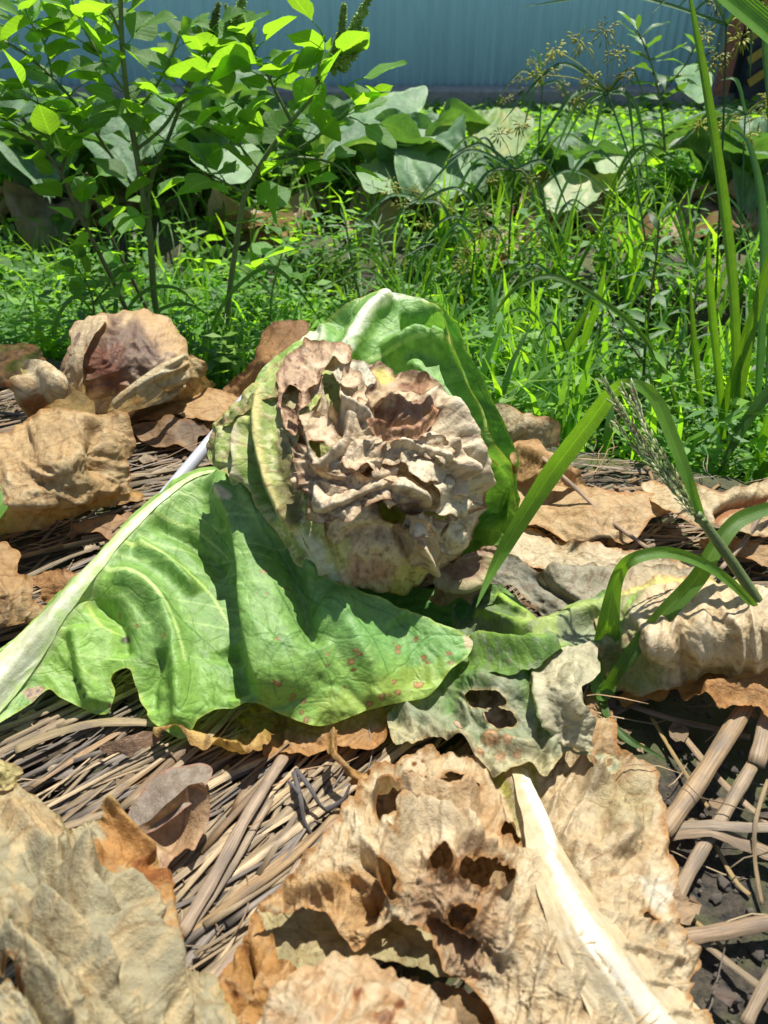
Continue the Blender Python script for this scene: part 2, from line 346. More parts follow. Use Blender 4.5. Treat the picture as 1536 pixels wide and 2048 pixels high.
def plain(name, c, rough=0.6, var=0.15, scale=30, bump=0.2, dist=0.002, metal=0, c2=None, stretch=None):
    m, nt, n, l = nodes(name); out = N(nt, 'ShaderNodeOutputMaterial'); P = N(nt, 'ShaderNodeBsdfPrincipled', i_Roughness=rough, i_Metallic=float(metal)); l.new(P.outputs[0], out.inputs[0])
    tc = N(nt, 'ShaderNodeTexCoord'); a = N(nt, 'ShaderNodeTexNoise', i_Scale=float(scale), i_Detail=7.0, i_Roughness=0.65)
    if stretch:
        mp = N(nt, 'ShaderNodeMapping'); mp.inputs['Scale'].default_value = stretch; l.new(tc.outputs['Object'], mp.inputs[0]); l.new(mp.outputs[0], a.inputs['Vector'])
    else: l.new(tc.outputs['Object'], a.inputs['Vector'])
    cr = N(nt, 'ShaderNodeMixRGB'); mr = N(nt, 'ShaderNodeMapRange', i_From_Min=0.35, i_From_Max=0.68); l.new(a.outputs[0], mr.inputs['Value']); l.new(mr.outputs[0], cr.inputs[0])
    c = np.array(c); c2 = np.array(c2) if c2 is not None else c * (1 + var)
    cr.inputs[1].default_value = (*(c if c2 is not None and var == 0 else c * (1 - var)), 1); cr.inputs[2].default_value = (*c2, 1); l.new(cr.outputs[0], P.inputs['Base Color'])
    b = N(nt, 'ShaderNodeBump', i_Strength=bump, i_Distance=dist); l.new(a.outputs[0], b.inputs['Height']); l.new(b.outputs[0], P.inputs['Normal'])
    return m
M['wall'] = plain('faded_blue_paint', (0.52, 0.80, 0.95), 0.6, 0.08, 5, 0.1, stretch=(6, 1, 0.5))
M['conc'] = plain('pale_concrete', (0.36, 0.33, 0.30), 0.85, 0.25, 25, 0.6)
M['pipe'] = plain('grey_plastic', (0.42, 0.43, 0.47), 0.4, 0.06, 60, 0.1, 0.0004)
M['rock'] = plain('grey_pebble', (0.075, 0.062, 0.048), 0.8, 0.4, 120, 0.5, 0.001)
M['darksteel'] = plain('dark_grey_steel', (0.03, 0.033, 0.04), 0.6, 0.3, 20)
M['rust'] = plain('rust_orange_steel', (0.34, 0.12, 0.07), 0.75, 0.3, 40, 0.4)
M['yellow'] = plain('faded_yellow_paint', (0.45, 0.28, 0.04), 0.7, 0.2, 40, 0.3)

# ---------------------------------------------------------------- leaf sheets
CR_GAIN = 0.85
CREASE = {'dry': 1.1, 'wilt': .7, 'rot': .9}
def sheet(name, outline, ctrl, base, mat='dry', holes=(), rag=(4, 22), crumple=(), folds=(), curl=(0, 12), ops=(), step=2.6, seed=1, parent=None, off=0.0, calm=(), fg=1.0):
    """A real sheet in space: the outline gives its silhouette, the control points the height or distance of its surface;
    folds and crumpling push it along its own normal. Every vertex gets its own colour."""
    seed = seed * 13 + len(outline)
    polys = [rag_poly(outline, rag[0], rag[1], seed)] + [rag_poly(h, rag[0] * 1.1, 11, seed + 3 + i, 3) for i, h in enumerate(holes)]
    lo = polys[0].min(0) - step * 2; hi = polys[0].max(0) + step * 2
    us = np.arange(lo[0], hi[0], step); vs = np.arange(lo[1], hi[1], step)
    Ug, Vg = np.meshgrid(us, vs); sh = Ug.shape; U = Ug.ravel(); V = Vg.ravel()
    best = None
    for i, p in enumerate(polys):
        d, nx, ny, _, _ = line_dist(U, V, p, True)
        ins = inside(U, V, p)
        s = np.where(ins, -d, d) if i == 0 else np.where(ins, d, -d)       # >0 is off the leaf
        if best is None: best, bx, by, ed = s, nx, ny, d
        else:
            m = s > best; best = np.where(m, s, best); bx = np.where(m, nx, bx); by = np.where(m, ny, by)
    on = best <= 0
    O = on.reshape(sh); q = O[:-1, :-1] | O[1:, :-1] | O[:-1, 1:] | O[1:, 1:]
    far = (best > step * 1.6).reshape(sh); q &= ~(far[:-1, :-1] | far[1:, :-1] | far[:-1, 1:] | far[1:, 1:])
    idx = np.arange(U.size).reshape(sh)
    F = np.stack([idx[:-1, :-1][q], idx[:-1, 1:][q], idx[1:, 1:][q], idx[1:, :-1][q]], 1)
    used = np.unique(F); remap = np.full(U.size, -1); remap[used] = np.arange(len(used)); F = remap[F]
    U2 = np.where(on, U, bx)[used]; V2 = np.where(on, V, by)[used]; D = np.minimum(best, 0)[used]
    f = ctrl if callable(ctrl) else TPS(ctrl)
    t = f(U2, V2); P = place(U2, V2, t)
    Pu = place(U2 + 1, V2, f(U2 + 1, V2)); Pv = place(U2, V2 + 1, f(U2, V2 + 1))
    n = np.cross(Pv - P, Pu - P); n /= np.linalg.norm(n, axis=1)[:, None] + 1e-12
    vw = np.array([0, 0, CAM_H]) - P; fl = np.sign((n * vw).sum(1)); n *= fl[:, None]
    h = np.full(len(U2), off); hc = np.zeros(len(U2)); cre = np.zeros(len(U2)); edge_f = np.clip((n * vw / np.linalg.norm(vw, axis=1)[:, None]).sum(1) * 1.6 - .1, 0.04, 1)
    for k, c in enumerate(crumple):                          # amp mm, size px, aspect, angle deg, kind, (mask)
        amp, size, asp, ang, kind = c[:5]
        ca, sa = math.cos(R(ang)), math.sin(R(ang))
        a = (U2 * ca + V2 * sa) / (size * asp); b = (-U2 * sa + V2 * ca) / size
        wx = perlin(a * 0.7, b * 0.7, 9.1, seed + k) * 0.7; wy = perlin(a * 0.7 + 5, b * 0.7, 4.1, seed + k + 5) * 0.7
        g = {'fbm': fbm, 'ridge': ridged, 'valley': lambda *z: -ridged(*z)}[kind](a + wx, b + wy, 0.7 * k, seed + k * 3, 3, 0.34)
        edge_on = np.clip((n * vw / np.linalg.norm(vw, axis=1)[:, None]).sum(1) * 1.6 - .1, 0.04, 1); amp = amp * CR_GAIN * min(1.4, max(.35, (size / 45) ** (.42 if mat == 'dry' else .7)))
        mk = 1.0
        if len(c) > 5:
            pm = resample(smooth(c[5], 4, True), 10); dd, *_ = line_dist(U2, V2, pm, True); mk = sstep(-25, 25, np.where(inside(U2, V2, pm), dd, -dd))
        hc += amp * 1e-3 * g * mk * edge_on
    for (cl, w) in calm:                                     # stiff ribs do not crumple
        d, *_ = line_dist(U2, V2, smooth(cl, 6)); hc = hc * (0.12 + 0.88 * sstep(w * 0.5, w * 1.5, d))
    h = h + hc
    for fo in folds:                                         # pts, height mm, width left px, width right px
        p = smooth(fo[0], 6); d, _, _, sp, sg = line_dist(U2, V2, p)
        if len(fo) > 4 and fo[4]: win = 1.0
        else: win = sstep(0, 0.16, sp) * (1 - sstep(0.84, 1, sp))
        wd = np.where(sg > 0, fo[3], fo[2])
        h = h + fg * fo[1] * 1e-3 * np.exp(-(d / wd) ** 2 * 1.2) * win
    if mat in ('dry', 'wilt', 'rot'):                        # sharp creases of parchment
        k = CREASE[mat]
        for sz, am in ((46, .9), (23, .5)):
            w1 = fbm(U2 / 60, V2 / 60, 3.7, seed + 41, 2) * 20; q = perlin((U2 + w1) / sz, (V2 - w1) / sz, 4.4, seed + 51 + sz); e = np.exp(-(q / (.055 if sz > 30 else .075)) ** 2) * sstep(-.25, .2, perlin(U2 / 70, V2 / 70, 1.2, seed + sz))
            h = h + k * am * 1e-3 * e * edge_f; cre = cre + e * am
    if curl[0]:
        k = fbm(U2 / (curl[1] * 4), V2 / (curl[1] * 4), 6.6, seed + 9, 2) + (curl[2] if len(curl) > 2 else 0.25)
        h = h + curl[0] * 0.8e-3 * k * np.exp(D / curl[1])
    P = P + n * h[:, None]
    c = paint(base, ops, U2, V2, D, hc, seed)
    if mat in ('dry', 'wilt', 'rot'): c = c * (1 + .16 * cre - .05)[:, None] * np.array({'dry': (.74, .75, .70), 'wilt': (.82, .82, .80), 'rot': (.86, .86, .80)}[mat])
    me = mesh(name, P, F[:, ::-1], M[mat] if isinstance(mat, str) else mat, c)
    loc = parent.location.copy() if parent is not None else Vector(P.mean(0)) * 1.0
    if parent is None: loc.z = float(P[:, 2].min())
    me.transform(Matrix.Translation(-loc))
    return link(name, me, parent, loc)
def thing_leaf(label, cat='dead leaf', group=None, name='dry_leaf', **kw):
    o = sheet(name, **kw); return tag(o, label, cat, group)

def tube(pts, rad, sides=8, squash=1.0, closed_ends=True, twist=0.0):
    """verts, faces(quads), uv of a swept tube"""
    P = np.array([tuple(p) for p in pts], float); n = len(P)
    if np.isscalar(rad): rad = [rad] * n
    T = np.gradient(P, axis=0); T /= np.linalg.norm(T, axis=1)[:, None] + 1e-12
    up = np.array([0, 0, 1.0]) if abs(T[0, 2]) < 0.9 else np.array([1.0, 0, 0])
    Vs, uv = [], []; L = 0
    S = np.cross(T, up); S /= np.linalg.norm(S, axis=1)[:, None] + 1e-12; B = np.cross(S, T)
    for i in range(n):
        if i: L += np.linalg.norm(P[i] - P[i - 1])
        for k in range(sides + 1):
            a = 2 * math.pi * k / sides + twist * i
            Vs.append(P[i] + rad[i] * (math.cos(a) * S[i] + squash * math.sin(a) * B[i])); uv.append((L, k / sides))
    F = []
    for i in range(n - 1):
        for k in range(sides):
            a = i * (sides + 1) + k; F.append((a, a + 1, a + sides + 2, a + sides + 1))
    if closed_ends:
        for i in (0, n - 1):
            c = len(Vs); Vs.append(P[i]); uv.append((i, 0.5))
            for k in range(0, sides, 2):
                a = i * (sides + 1) + k; b_ = a + 1; d_ = a + 2 if k + 2 <= sides else i * (sides + 1)
                F.append((c, a, b_, d_) if i else (c, d_, b_, a))
    return np.array(Vs), np.array(F), np.array(uv)
def ribbon(pts, width, prof=None, fold=0.25, segs=14, roll=0.0, face=None, lat=None):
    """grass blade along pts; fold is the depth of the V over its width"""
    p = smooth([tuple(q) for q in pts], max(2, segs // max(1, len(pts) - 1))); n = len(p)
    T = np.gradient(p, axis=0); T /= np.linalg.norm(T, axis=1)[:, None] + 1e-12
    fc = np.array(face if face is not None else (0, -0.75, 0.65), float)
    S = np.cross(T, fc); S /= np.linalg.norm(S, axis=1)[:, None] + 1e-9
    for i in range(1, n):
        if S[i] @ S[i - 1] < 0: S[i] *= -1
    Nn = np.cross(S, T)
    if roll:
        ca, sa = math.cos(roll), math.sin(roll); S, Nn = S * ca + Nn * sa, Nn * ca - S * sa
    t = np.linspace(0, 1, n)
    if prof is None: w = width * (np.minimum(1, (1 - t) * 2.2) ** 0.8) * (0.55 + 0.45 * np.minimum(1, t * 4))
    else: w = width * np.interp(t, [a for a, b in prof], [b for a, b in prof])
    V = []; uv = []
    for i in range(n):
        for k, s in enumerate((-1, -0.5, 0, 0.5, 1)):
            V.append(p[i] + S[i] * w[i] * 0.5 * s + Nn[i] * abs(s) * w[i] * 0.5 * fold); uv.append((t[i], k / 4))
    F = [(i * 5 + k, i * 5 + k + 1, i * 5 + k + 6, i * 5 + k + 5) for i in range(n - 1) for k in range(4)]
    return np.array(V), np.array(F), np.array(uv)
def merge(parts):
    V, F, U, o = [], [], [], 0
    for v, f, u in parts: V.append(v); F.append(f + o); U.append(u); o += len(v)
    return np.vstack(V), np.vstack(F), np.vstack(U)
def put(name, geo, mat, parent=None, cols=None, loc=None):
    v, f, u = geo
    if cols is not None and cols.ndim == 1: cols = np.tile(cols, (len(v), 1))
    me = mesh(name, v, f, M[mat], cols, u)
    l0 = parent.location if parent is not None else (Vector(v.min(0)) if loc is None else loc)
    l0 = Vector(l0)
    if parent is not None and parent.parent is not None: l0 = parent.location + parent.parent.location
    me.transform(Matrix.Translation(-l0))
    return link(name, me, parent, l0)

def veins(line, n, side, length, ang, s0=.05, s1=.9, bend=.35, wav=5):
    """side veins that leave a rib on one side and bend towards its tip"""
    p = resample(smooth(line, 6), 10, False); out = []
    for i in range(n):
        s = s0 + (s1 - s0) * (i + .15 * (i % 2)) / max(1, n - 1); j = min(int(s * (len(p) - 1)), len(p) - 2); d = p[j + 1] - p[j]; d /= np.linalg.norm(d)
        a = R(ang) * side; v = np.array([d[0] * math.cos(a) - d[1] * math.sin(a), d[0] * math.sin(a) + d[1] * math.cos(a)]); L = length * (1.15 - .5 * abs(s - .4)); pts = [p[j]]
        for k in range(5):
            t = -side * bend / 5; v = np.array([v[0] * math.cos(t) - v[1] * math.sin(t), v[0] * math.sin(t) + v[1] * math.cos(t)]); pts.append(pts[-1] + v * L / 5 + np.array([math.sin(i * 5 + k * 2), math.cos(i * 3 + k * 4)]) * wav)
        out.append([tuple(q) for q in pts])
    return out
def along(line, w0, w1):
    """outline of a tapering rib that follows a line"""
    p = resample(smooth(line, 6), 22, False); d = np.gradient(p, axis=0); d /= np.linalg.norm(d, axis=1)[:, None]; n = np.stack([-d[:, 1], d[:, 0]], 1)
    w = (np.linspace(w0, w1, len(p)) if not isinstance(w0, (list, tuple)) else np.interp(np.linspace(0, 1, len(p)), np.linspace(0, 1, len(w0)), w0))[:, None]
    return [tuple(q) for q in np.vstack([p + n * w, (p - n * w)[::-1]])]

# ================================================================ THE GROUND AND THE FENCE
def bed_s(x, y): return y + 0.37 * x
def ground_z(x, y):
    s = bed_s(x, y)
    z = -0.085 * sstep(0.75, 0.86, s) + 0.085 * sstep(1.18, 1.34, s) - 0.06 * sstep(2.0, 2.2, s)
    return z
xs = np.concatenate([np.linspace(-40, -1.4, 14)[:-1], np.arange(-1.4, 1.4, 0.006), np.linspace(1.4, 40, 14)])
ys = np.concatenate([np.linspace(-12, 0.05, 10)[:-1], np.arange(0.05, 1.6, 0.006), np.arange(1.6, 4, 0.03), np.linspace(4, 60, 16)])
X, Y = np.meshgrid(xs, ys)
Z = ground_z(X, Y)
near = ((Y < 3.9) & (Y > 0) & (np.abs(X) < 3))
Z = Z + near * (0.004 * fbm(X * 14, Y * 14, 0.3, 3, 4) + 0.0022 * fbm(X * 90, Y * 90, 0.3, 8, 3) - 0.004)
idx = np.arange(X.size).reshape(X.shape)
F = np.stack([idx[:-1, :-1].ravel(), idx[:-1, 1:].ravel(), idx[1:, 1:].ravel(), idx[1:, :-1].ravel()], 1)
tag(link('ground', mesh('ground', np.stack([X.ravel(), Y.ravel(), Z.ravel()], 1), F, M['soil'])), kind='structure')

def box(x0, x1, y0, y1, z0, z1):
    v = np.array([(x, y, z) for x in (x0, x1) for y in (y0, y1) for z in (z0, z1)])
    f = np.array([(0, 1, 3, 2), (4, 6, 7, 5), (0, 4, 5, 1), (2, 3, 7, 6), (0, 2, 6, 4), (1, 5, 7, 3)])
    return v, f, np.zeros((8, 2))
def flat(o):
    o.data.polygons.foreach_set('use_smooth', [False] * len(o.data.polygons)); return o
fence = empty('metal_fence', (0, 3.66, -0.05), 'long faded blue corrugated metal fence standing behind the vegetable beds', 'fence')
def corrugated(x0, x1, yb):
    n = int((x1 - x0) / 0.004); x = np.linspace(x0, x1, n)
    ph = (x / 0.036) % 1.0
    y = yb - 0.006 * (sstep(0.1, 0.24, ph) * (1 - sstep(0.56, 0.7, ph)))
    zz = np.array([-0.02, 0.4, 0.8, 1.25])
    V = np.array([(a, b, z) for z in zz for a, b in zip(x, y)]); V[:, 1] += 0.004 * perlin(V[:, 0] * 1.5, V[:, 2] * 2, 0, 4)
    F = [(r * n + i, r * n + i + 1, (r + 1) * n + i + 1, (r + 1) * n + i) for r in range(3) for i in range(n - 1)]
    return V, np.array(F), np.zeros((len(V), 2))
for i in range(-4, 5):
    o = put('fence_panel', corrugated(i * 0.86 - 0.43, i * 0.86 + 0.433, 3.66 - 0.0035 * (i % 2)), 'wall', fence)
    s = o.modifiers.new('thickness', 'SOLIDIFY'); s.thickness = 0.0015
flat(put('top_rail', box(-3.9, 1.9 + 2, 3.662, 3.69, 1.2, 1.255), 'wall', fence))
cb = put('concrete_kerb', box(-3.9, 3.9, 3.50, 3.655, -0.1, 0.008), 'conc'); flat(cb); b = cb.modifiers.new('b', 'BEVEL'); b.width = 0.006
tag(cb, 'low pale concrete kerb running along the foot of the blue fence', 'kerb')
# dark rack with a rusty beam at the right end of the fence
rk = empty('equipment_rack', (1.72, 3.2, -0.05), 'dark grey metal rack with a rusty orange brace beside the blue fence', 'rack')
def at(u, v, y): return W(u, v, y=y)
a0 = at(1440, 190, 3.4); a1 = at(1495, -40, 3.4)
flat(put('brace', merge([tube([a0, a1], 0.030, 4)]), 'rust', rk))
for u, w in ((1500, 0.03), (1600, 0.03)):
    p = at(u, 180, 3.42); flat(put('post', box(p.x - w, p.x + w, 3.42, 3.48, -0.06, 1.0), 'darksteel', rk))
p0 = at(1460, 150, 3.5); flat(put('back_plate', box(p0.x, p0.x + 0.9, 3.49, 3.495, 0.0, 0.95), 'darksteel', rk))
for k in range(4):
    p = at(1522, 150 - k * 45, 3.40)
    v, f, u_ = box(-0.05, 0.05, -0.004, 0.004, -0.014, 0.014); v = v @ np.array(Matrix.Rotation(R(35), 3, 'Y')) + np.array(p)
    flat(put('yellow_stripe', (v, f, u_), 'yellow', rk))

# ================================================================ COLOURS READ FROM THE LEAVES
TAN = C(212, 184, 146); TANL = C(226, 204, 170); CREAM = C(240, 227, 200); ORG = C(194, 150, 98); BRN = C(128, 90, 58); DBR = C(84, 52, 34)
GRYT = C(178, 168, 138); GRYG = C(140, 150, 118); GRN = C(84, 140, 62); GRNL = C(128, 172, 88); YG = C(172, 192, 84); WHT = C(232, 234, 215)
GRY = C(150, 140, 130); PNK = C(190, 155, 130); YEL = C(214, 198, 120); GRND = C(62, 112, 52)

# ================================================================ THE CABBAGE
cab = empty('cabbage', W(690, 1150, z=0.0), 'half rotten cabbage with a brown crumpled head inside one upright green leaf', 'cabbage')
HC = place(690., 938., 0.590)
# closed head under the rotten wrappers
th, ph = np.meshgrid(np.linspace(0, math.pi, 150), np.linspace(0, 2 * math.pi, 260, endpoint=False), indexing='ij')
dx, dy, dz = np.sin(th) * np.cos(ph), np.sin(th) * np.sin(ph), np.cos(th)
nz = ridged(dx * 2.0 + dz, dy * 2.0, dz * 1.2, 5, 3); n2 = fbm(dx * 6, dy * 6, dz * 6, 8, 3)
rr = 1 + 0.035 * nz + 0.02 * n2
Pc = np.stack([HC[0] + 0.090 * dx * rr, HC[1] + 0.072 * dy * rr, HC[2] + 0.076 * dz * rr], -1).reshape(-1, 3)
i2 = np.arange(150 * 260).reshape(150, 260); nx_ = np.roll(i2, -1, 1)
Fc = np.stack([i2[:-1].ravel(), i2[1:].ravel(), nx_[1:].ravel(), nx_[:-1].ravel()], 1)
uu, vv = project(Pc)
cc = paint(C(176, 190, 108), [('noise', 60, 0.05, 0.3, C(205, 205, 140), .8), ('noise', 30, 0.25, 0.1, C(120, 150, 70), .8),
     ('poly', [(560, 700), (900, 740), (980, 900), (960, 1100), (700, 1180), (600, 1100), (700, 900)], 40, C(150, 158, 88), .7, 20), ('noise', 22, 0.35, 0.08, BRN, .7)], uu, vv, np.full(len(uu), -99.), np.zeros(len(uu)), 3)
me = mesh('head', Pc, Fc, M['wilt'], cc); me.transform(Matrix.Translation(-cab.location)); head = link('head', me, cab, cab.location)
HE = ellipsoid_depth(695, 935, 0.585, 300, 272, 0.096, 0.020)
def HEo(o, cu=695, cv=935, ru=300, rv=272, t0=0.585, b=0.096):
    g = ellipsoid_depth(cu, cv, t0, ru, rv, b, 0.020)
    return lambda U, V: g(U, V) + o

# the upright leaf behind the head
sheet('upright_leaf', [(505, 775), (540, 722), (585, 690), (618, 662), (655, 632), (700, 604), (745, 588), (800, 585), (845, 598), (880, 622), (905, 652), (918, 690), (948, 745), (978, 800), (1004, 858), (1018, 905), (1022, 950),
      (1030, 990), (1030, 1040), (1012, 1085), (985, 1118), (930, 1120), (860, 1150), (700, 1120), (560, 1000), (500, 880)],
      [(505, 800, 't', .615), (560, 705, 't', .635), (640, 645, 't', .650), (740, 590, 't', .655), (860, 605, 't', .655), (910, 690, 't', .625), (960, 780, 't', .605), (1015, 900, 't', .585), (1028, 1000, 't', .585), (985, 1110, 't', .600),
       (700, 700, 't', .625), (800, 700, 't', .640), (860, 800, 't', .640), (920, 900, 't', .63), (940, 1050, 't', .64), (700, 1000, 't', .68), (860, 1130, 't', .65)],
      C(122, 166, 80), 'green', rag=(3, 30), parent=cab, seed=3, fg=1.6,
      crumple=[(2.0, 70, 1.4, 60, 'valley'), (0.8, 26, 1.3, 60, 'valley')],
      folds=[([(790, 590), (745, 625), (710, 680), (690, 730)], 9, 16, 22), ([(850, 612), (900, 650), (925, 700), (960, 770), (1000, 850), (1015, 930)], 10, 24, 12),
             ([(760, 700), (810, 680), (860, 676), (908, 684)], 14, 12, 40), ([(800, 652), (850, 648), (895, 668)], -16, 20, 16),
             ([(790, 738), (850, 740), (900, 775), (950, 830), (985, 880), (1005, 960)], 11, 18, 42), ([(640, 640), (650, 680), (640, 720)], 6, 20, 14),
             ([(560, 760), (590, 720), (640, 700)], 9, 20, 18), ([(620, 665), (680, 640), (700, 650)], -6, 22, 18), ([(960, 900), (985, 960), (975, 1060)], -9, 26, 22)],
      curl=(2.5, 10, .2),
      ops=[('noise', 70, 0.1, 0.4, C(138, 180, 98), .8), ('noise', 30, 0.25, 0.2, C(98, 144, 64), .6), ('edge', 7, YG, .6),
           ('line', [(790, 588), (745, 622), (712, 672), (685, 730)], 17, 10, WHT, 1), ('line', [(800, 590), (850, 596), (880, 612)], 10, 3, C(190, 214, 160), .8),
           ('line', [(710, 735), (770, 708), (840, 692), (905, 686)], 7, 2, C(170, 200, 120), .9), ('line', [(705, 650), (702, 620), (715, 606)], 3, 2, C(170, 205, 130), .7),
           ('line', [(700, 700), (790, 650), (850, 640)], 5, 2, C(150, 190, 100), .6), ('line', [(720, 760), (830, 760), (940, 830), (1000, 930)], 5, 1.5, C(150, 190, 110), .7), ('line', [(830, 760), (900, 860), (940, 980), (960, 1080)], 4, 1.5, C(130, 170, 90), .7),
           ('poly', [(505, 775), (560, 712), (640, 690), (600, 780), (540, 860)], 30, C(170, 190, 105), .8, 14), ('poly', [(600, 668), (640, 650), (655, 690), (620, 700)], 18, C(225, 230, 200), .8, 6),
           ('spots', [(992, 922, 13), (1004, 893, 6)], C(120, 105, 60), C(70, 80, 40)), ('spots', [(907, 688, 6)], C(210, 200, 150), C(220, 215, 190)), ('edge', 3, C(150, 120, 60), .3)])
sheet('outer_leaf', [(840, 600), (880, 610), (915, 650), (935, 700), (965, 755), (1000, 830), (1030, 900), (1034, 950), (1036, 1000), (1030, 1050), (1000, 1080), (960, 1040), (900, 850), (850, 680)],
      [(850, 610, 't', .68), (930, 690, 't', .655), (1000, 830, 't', .625), (1036, 960, 't', .605), (1030, 1060, 't', .615), (900, 850, 't', .70), (960, 1030, 't', .67)],
      C(74, 128, 58), 'green', parent=cab, seed=4, crumple=[(1.5, 50, 1.4, 60, 'valley')], holes=[[(1020, 912), (1030, 905), (1033, 925), (1024, 930)]],
      ops=[('edge', 5, YG, .6), ('noise', 40, .1, .3, C(100, 150, 70), .6), ('spots', [(1024, 940, 10)], BRN, DBR)])
# yellow-green wrapper leaves on the left of the head
sheet('wrapper_leaf', [(422, 905), (425, 870), (440, 842), (470, 812), (505, 778), (545, 740), (600, 715), (640, 730), (640, 800), (600, 900), (640, 1000), (660, 1090), (690, 1170), (645, 1160), (600, 1120), (555, 1060), (505, 990), (470, 950), (436, 935)],
      HEo(-.004, 705, 940, 306, 272), C(178, 190, 108), 'wilt', parent=cab, seed=5, rag=(4, 20),
      crumple=[(2.5, 50, 2.6, 75, 'ridge'), (0.8, 10, 3, 80, 'ridge')],
      folds=[([(560, 765), (530, 805), (525, 870), (540, 940), (570, 1010), (600, 1070)], 10, 10, 16), ([(500, 830), (480, 880), (486, 930), (480, 965)], 8, 7, 10), ([(450, 850), (448, 900), (452, 935)], 6, 10, 12),
             ([(505, 850), (505, 910), (520, 980), (560, 1040)], -7, 10, 10), ([(600, 1030), (630, 1090), (650, 1150)], 5, 12, 12)], curl=(4, 9, .6),
      ops=[('noise', 45, .0, .3, C(140, 165, 82), .8), ('noise', 14, .15, .12, C(214, 214, 158), .8), ('line', [(530, 800), (525, 870), (540, 940), (570, 1010), (600, 1075)], 7, 6, C(226, 214, 140), .9),
           ('line', [(485, 850), (480, 900), (486, 960)], 5, 5, C(232, 220, 180), .9), ('poly', [(500, 870), (520, 880), (545, 980), (570, 1040), (520, 1000), (495, 960)], 16, C(128, 160, 74), .85, 8),
           ('poly', [(555, 870), (580, 900), (600, 1000), (590, 1050), (565, 980)], 12, C(120, 105, 66), .8, 8), ('poly', [(560, 770), (600, 750), (600, 900), (565, 870)], 20, C(172, 160, 120), .8, 10), ('noise', 18, .44, .06, BRN, .5),
           ('poly', [(590, 1060), (640, 1080), (690, 1170), (650, 1160)], 16, C(232, 230, 198), .9, 8), ('edge', 5, C(205, 180, 110), .5)])
sheet('curled_leaf_edge', [(415, 915), (425, 870), (455, 838), (500, 800), (560, 770), (545, 800), (500, 825), (462, 850), (440, 880), (432, 915)], HEo(-.012, 705, 940, 300, 268), C(150, 140, 84), 'wilt', parent=cab, seed=6,
      rag=(6, 14), crumple=[(3, 20, 1.4, 30, 'ridge')], curl=(4, 8, .4), ops=[('noise', 22, .0, .2, C(120, 146, 72), .8), ('edge', 5, BRN, .7), ('noise', 14, .2, .1, TAN, .7)])
# papery rotten leaves
def flap(cx, cy, w, h, ang, lift, seed, base=None, dark=.5, back=.004):
    """a torn tongue of rotten leaf, fixed along its upper edge, its free lower edge standing off the head"""
    r_ = random.Random(seed); ca, sa = math.cos(R(ang)), math.sin(R(ang)); pts = []
    for k in range(14):
        a = 2 * math.pi * k / 14; rx = w * (1 + r_.uniform(-.28, .28)); ry = h * (1 + r_.uniform(-.28, .28))
        x, y = rx * math.cos(a), ry * math.sin(a); pts.append((cx + x * ca - y * sa, cy + x * sa + y * ca))
    def f(U, V):
        s = (-(U - cx) * sa + (V - cy) * ca) / h; q = ((U - cx) * ca + (V - cy) * sa) / w
        return HE(U, V) - back - lift * sstep(-1.0, 1.0, s) ** 1.3 - .004 * np.sin(q * 4 + seed)
    return sheet('rotten_flap', pts, f, base if base is not None else C(212, 190, 158), 'rot', seed=seed, rag=(9, 14), parent=cab, step=2.0, crumple=[(3.2, 34, 1.8, r_.uniform(0, 180), 'ridge'), (1.4, 14, 1.4, r_.uniform(0, 180), 'ridge')], curl=(3, 8, .5),
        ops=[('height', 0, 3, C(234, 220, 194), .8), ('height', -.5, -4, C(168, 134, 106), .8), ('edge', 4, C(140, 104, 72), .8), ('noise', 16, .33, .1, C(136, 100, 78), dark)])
for a_ in [(735, 900, 52, 34, -32, .014, 301), (850, 925, 50, 40, 38, .015, 302), (915, 905, 30, 44, 68, .010, 303), (690, 1005, 50, 30, -28, .014, 304), (800, 985, 46, 34, 30, .012, 305), (900, 1000, 40, 34, 62, .010, 306), (640, 860, 40, 28, 40, .012, 307),
            (905, 1075, 34, 28, -40, .010, 309), (610, 965, 24, 34, 70, .010, 311), (735, 800, 36, 22, -24, .010, 312), (700, 760, 30, 20, 40, .009, 314), (770, 940, 36, 26, 70, .012, 315), (840, 1045, 34, 24, -10, .010, 316)]:
    flap(*a_, base=C(224, 210, 182) if a_[0] > 820 else None)
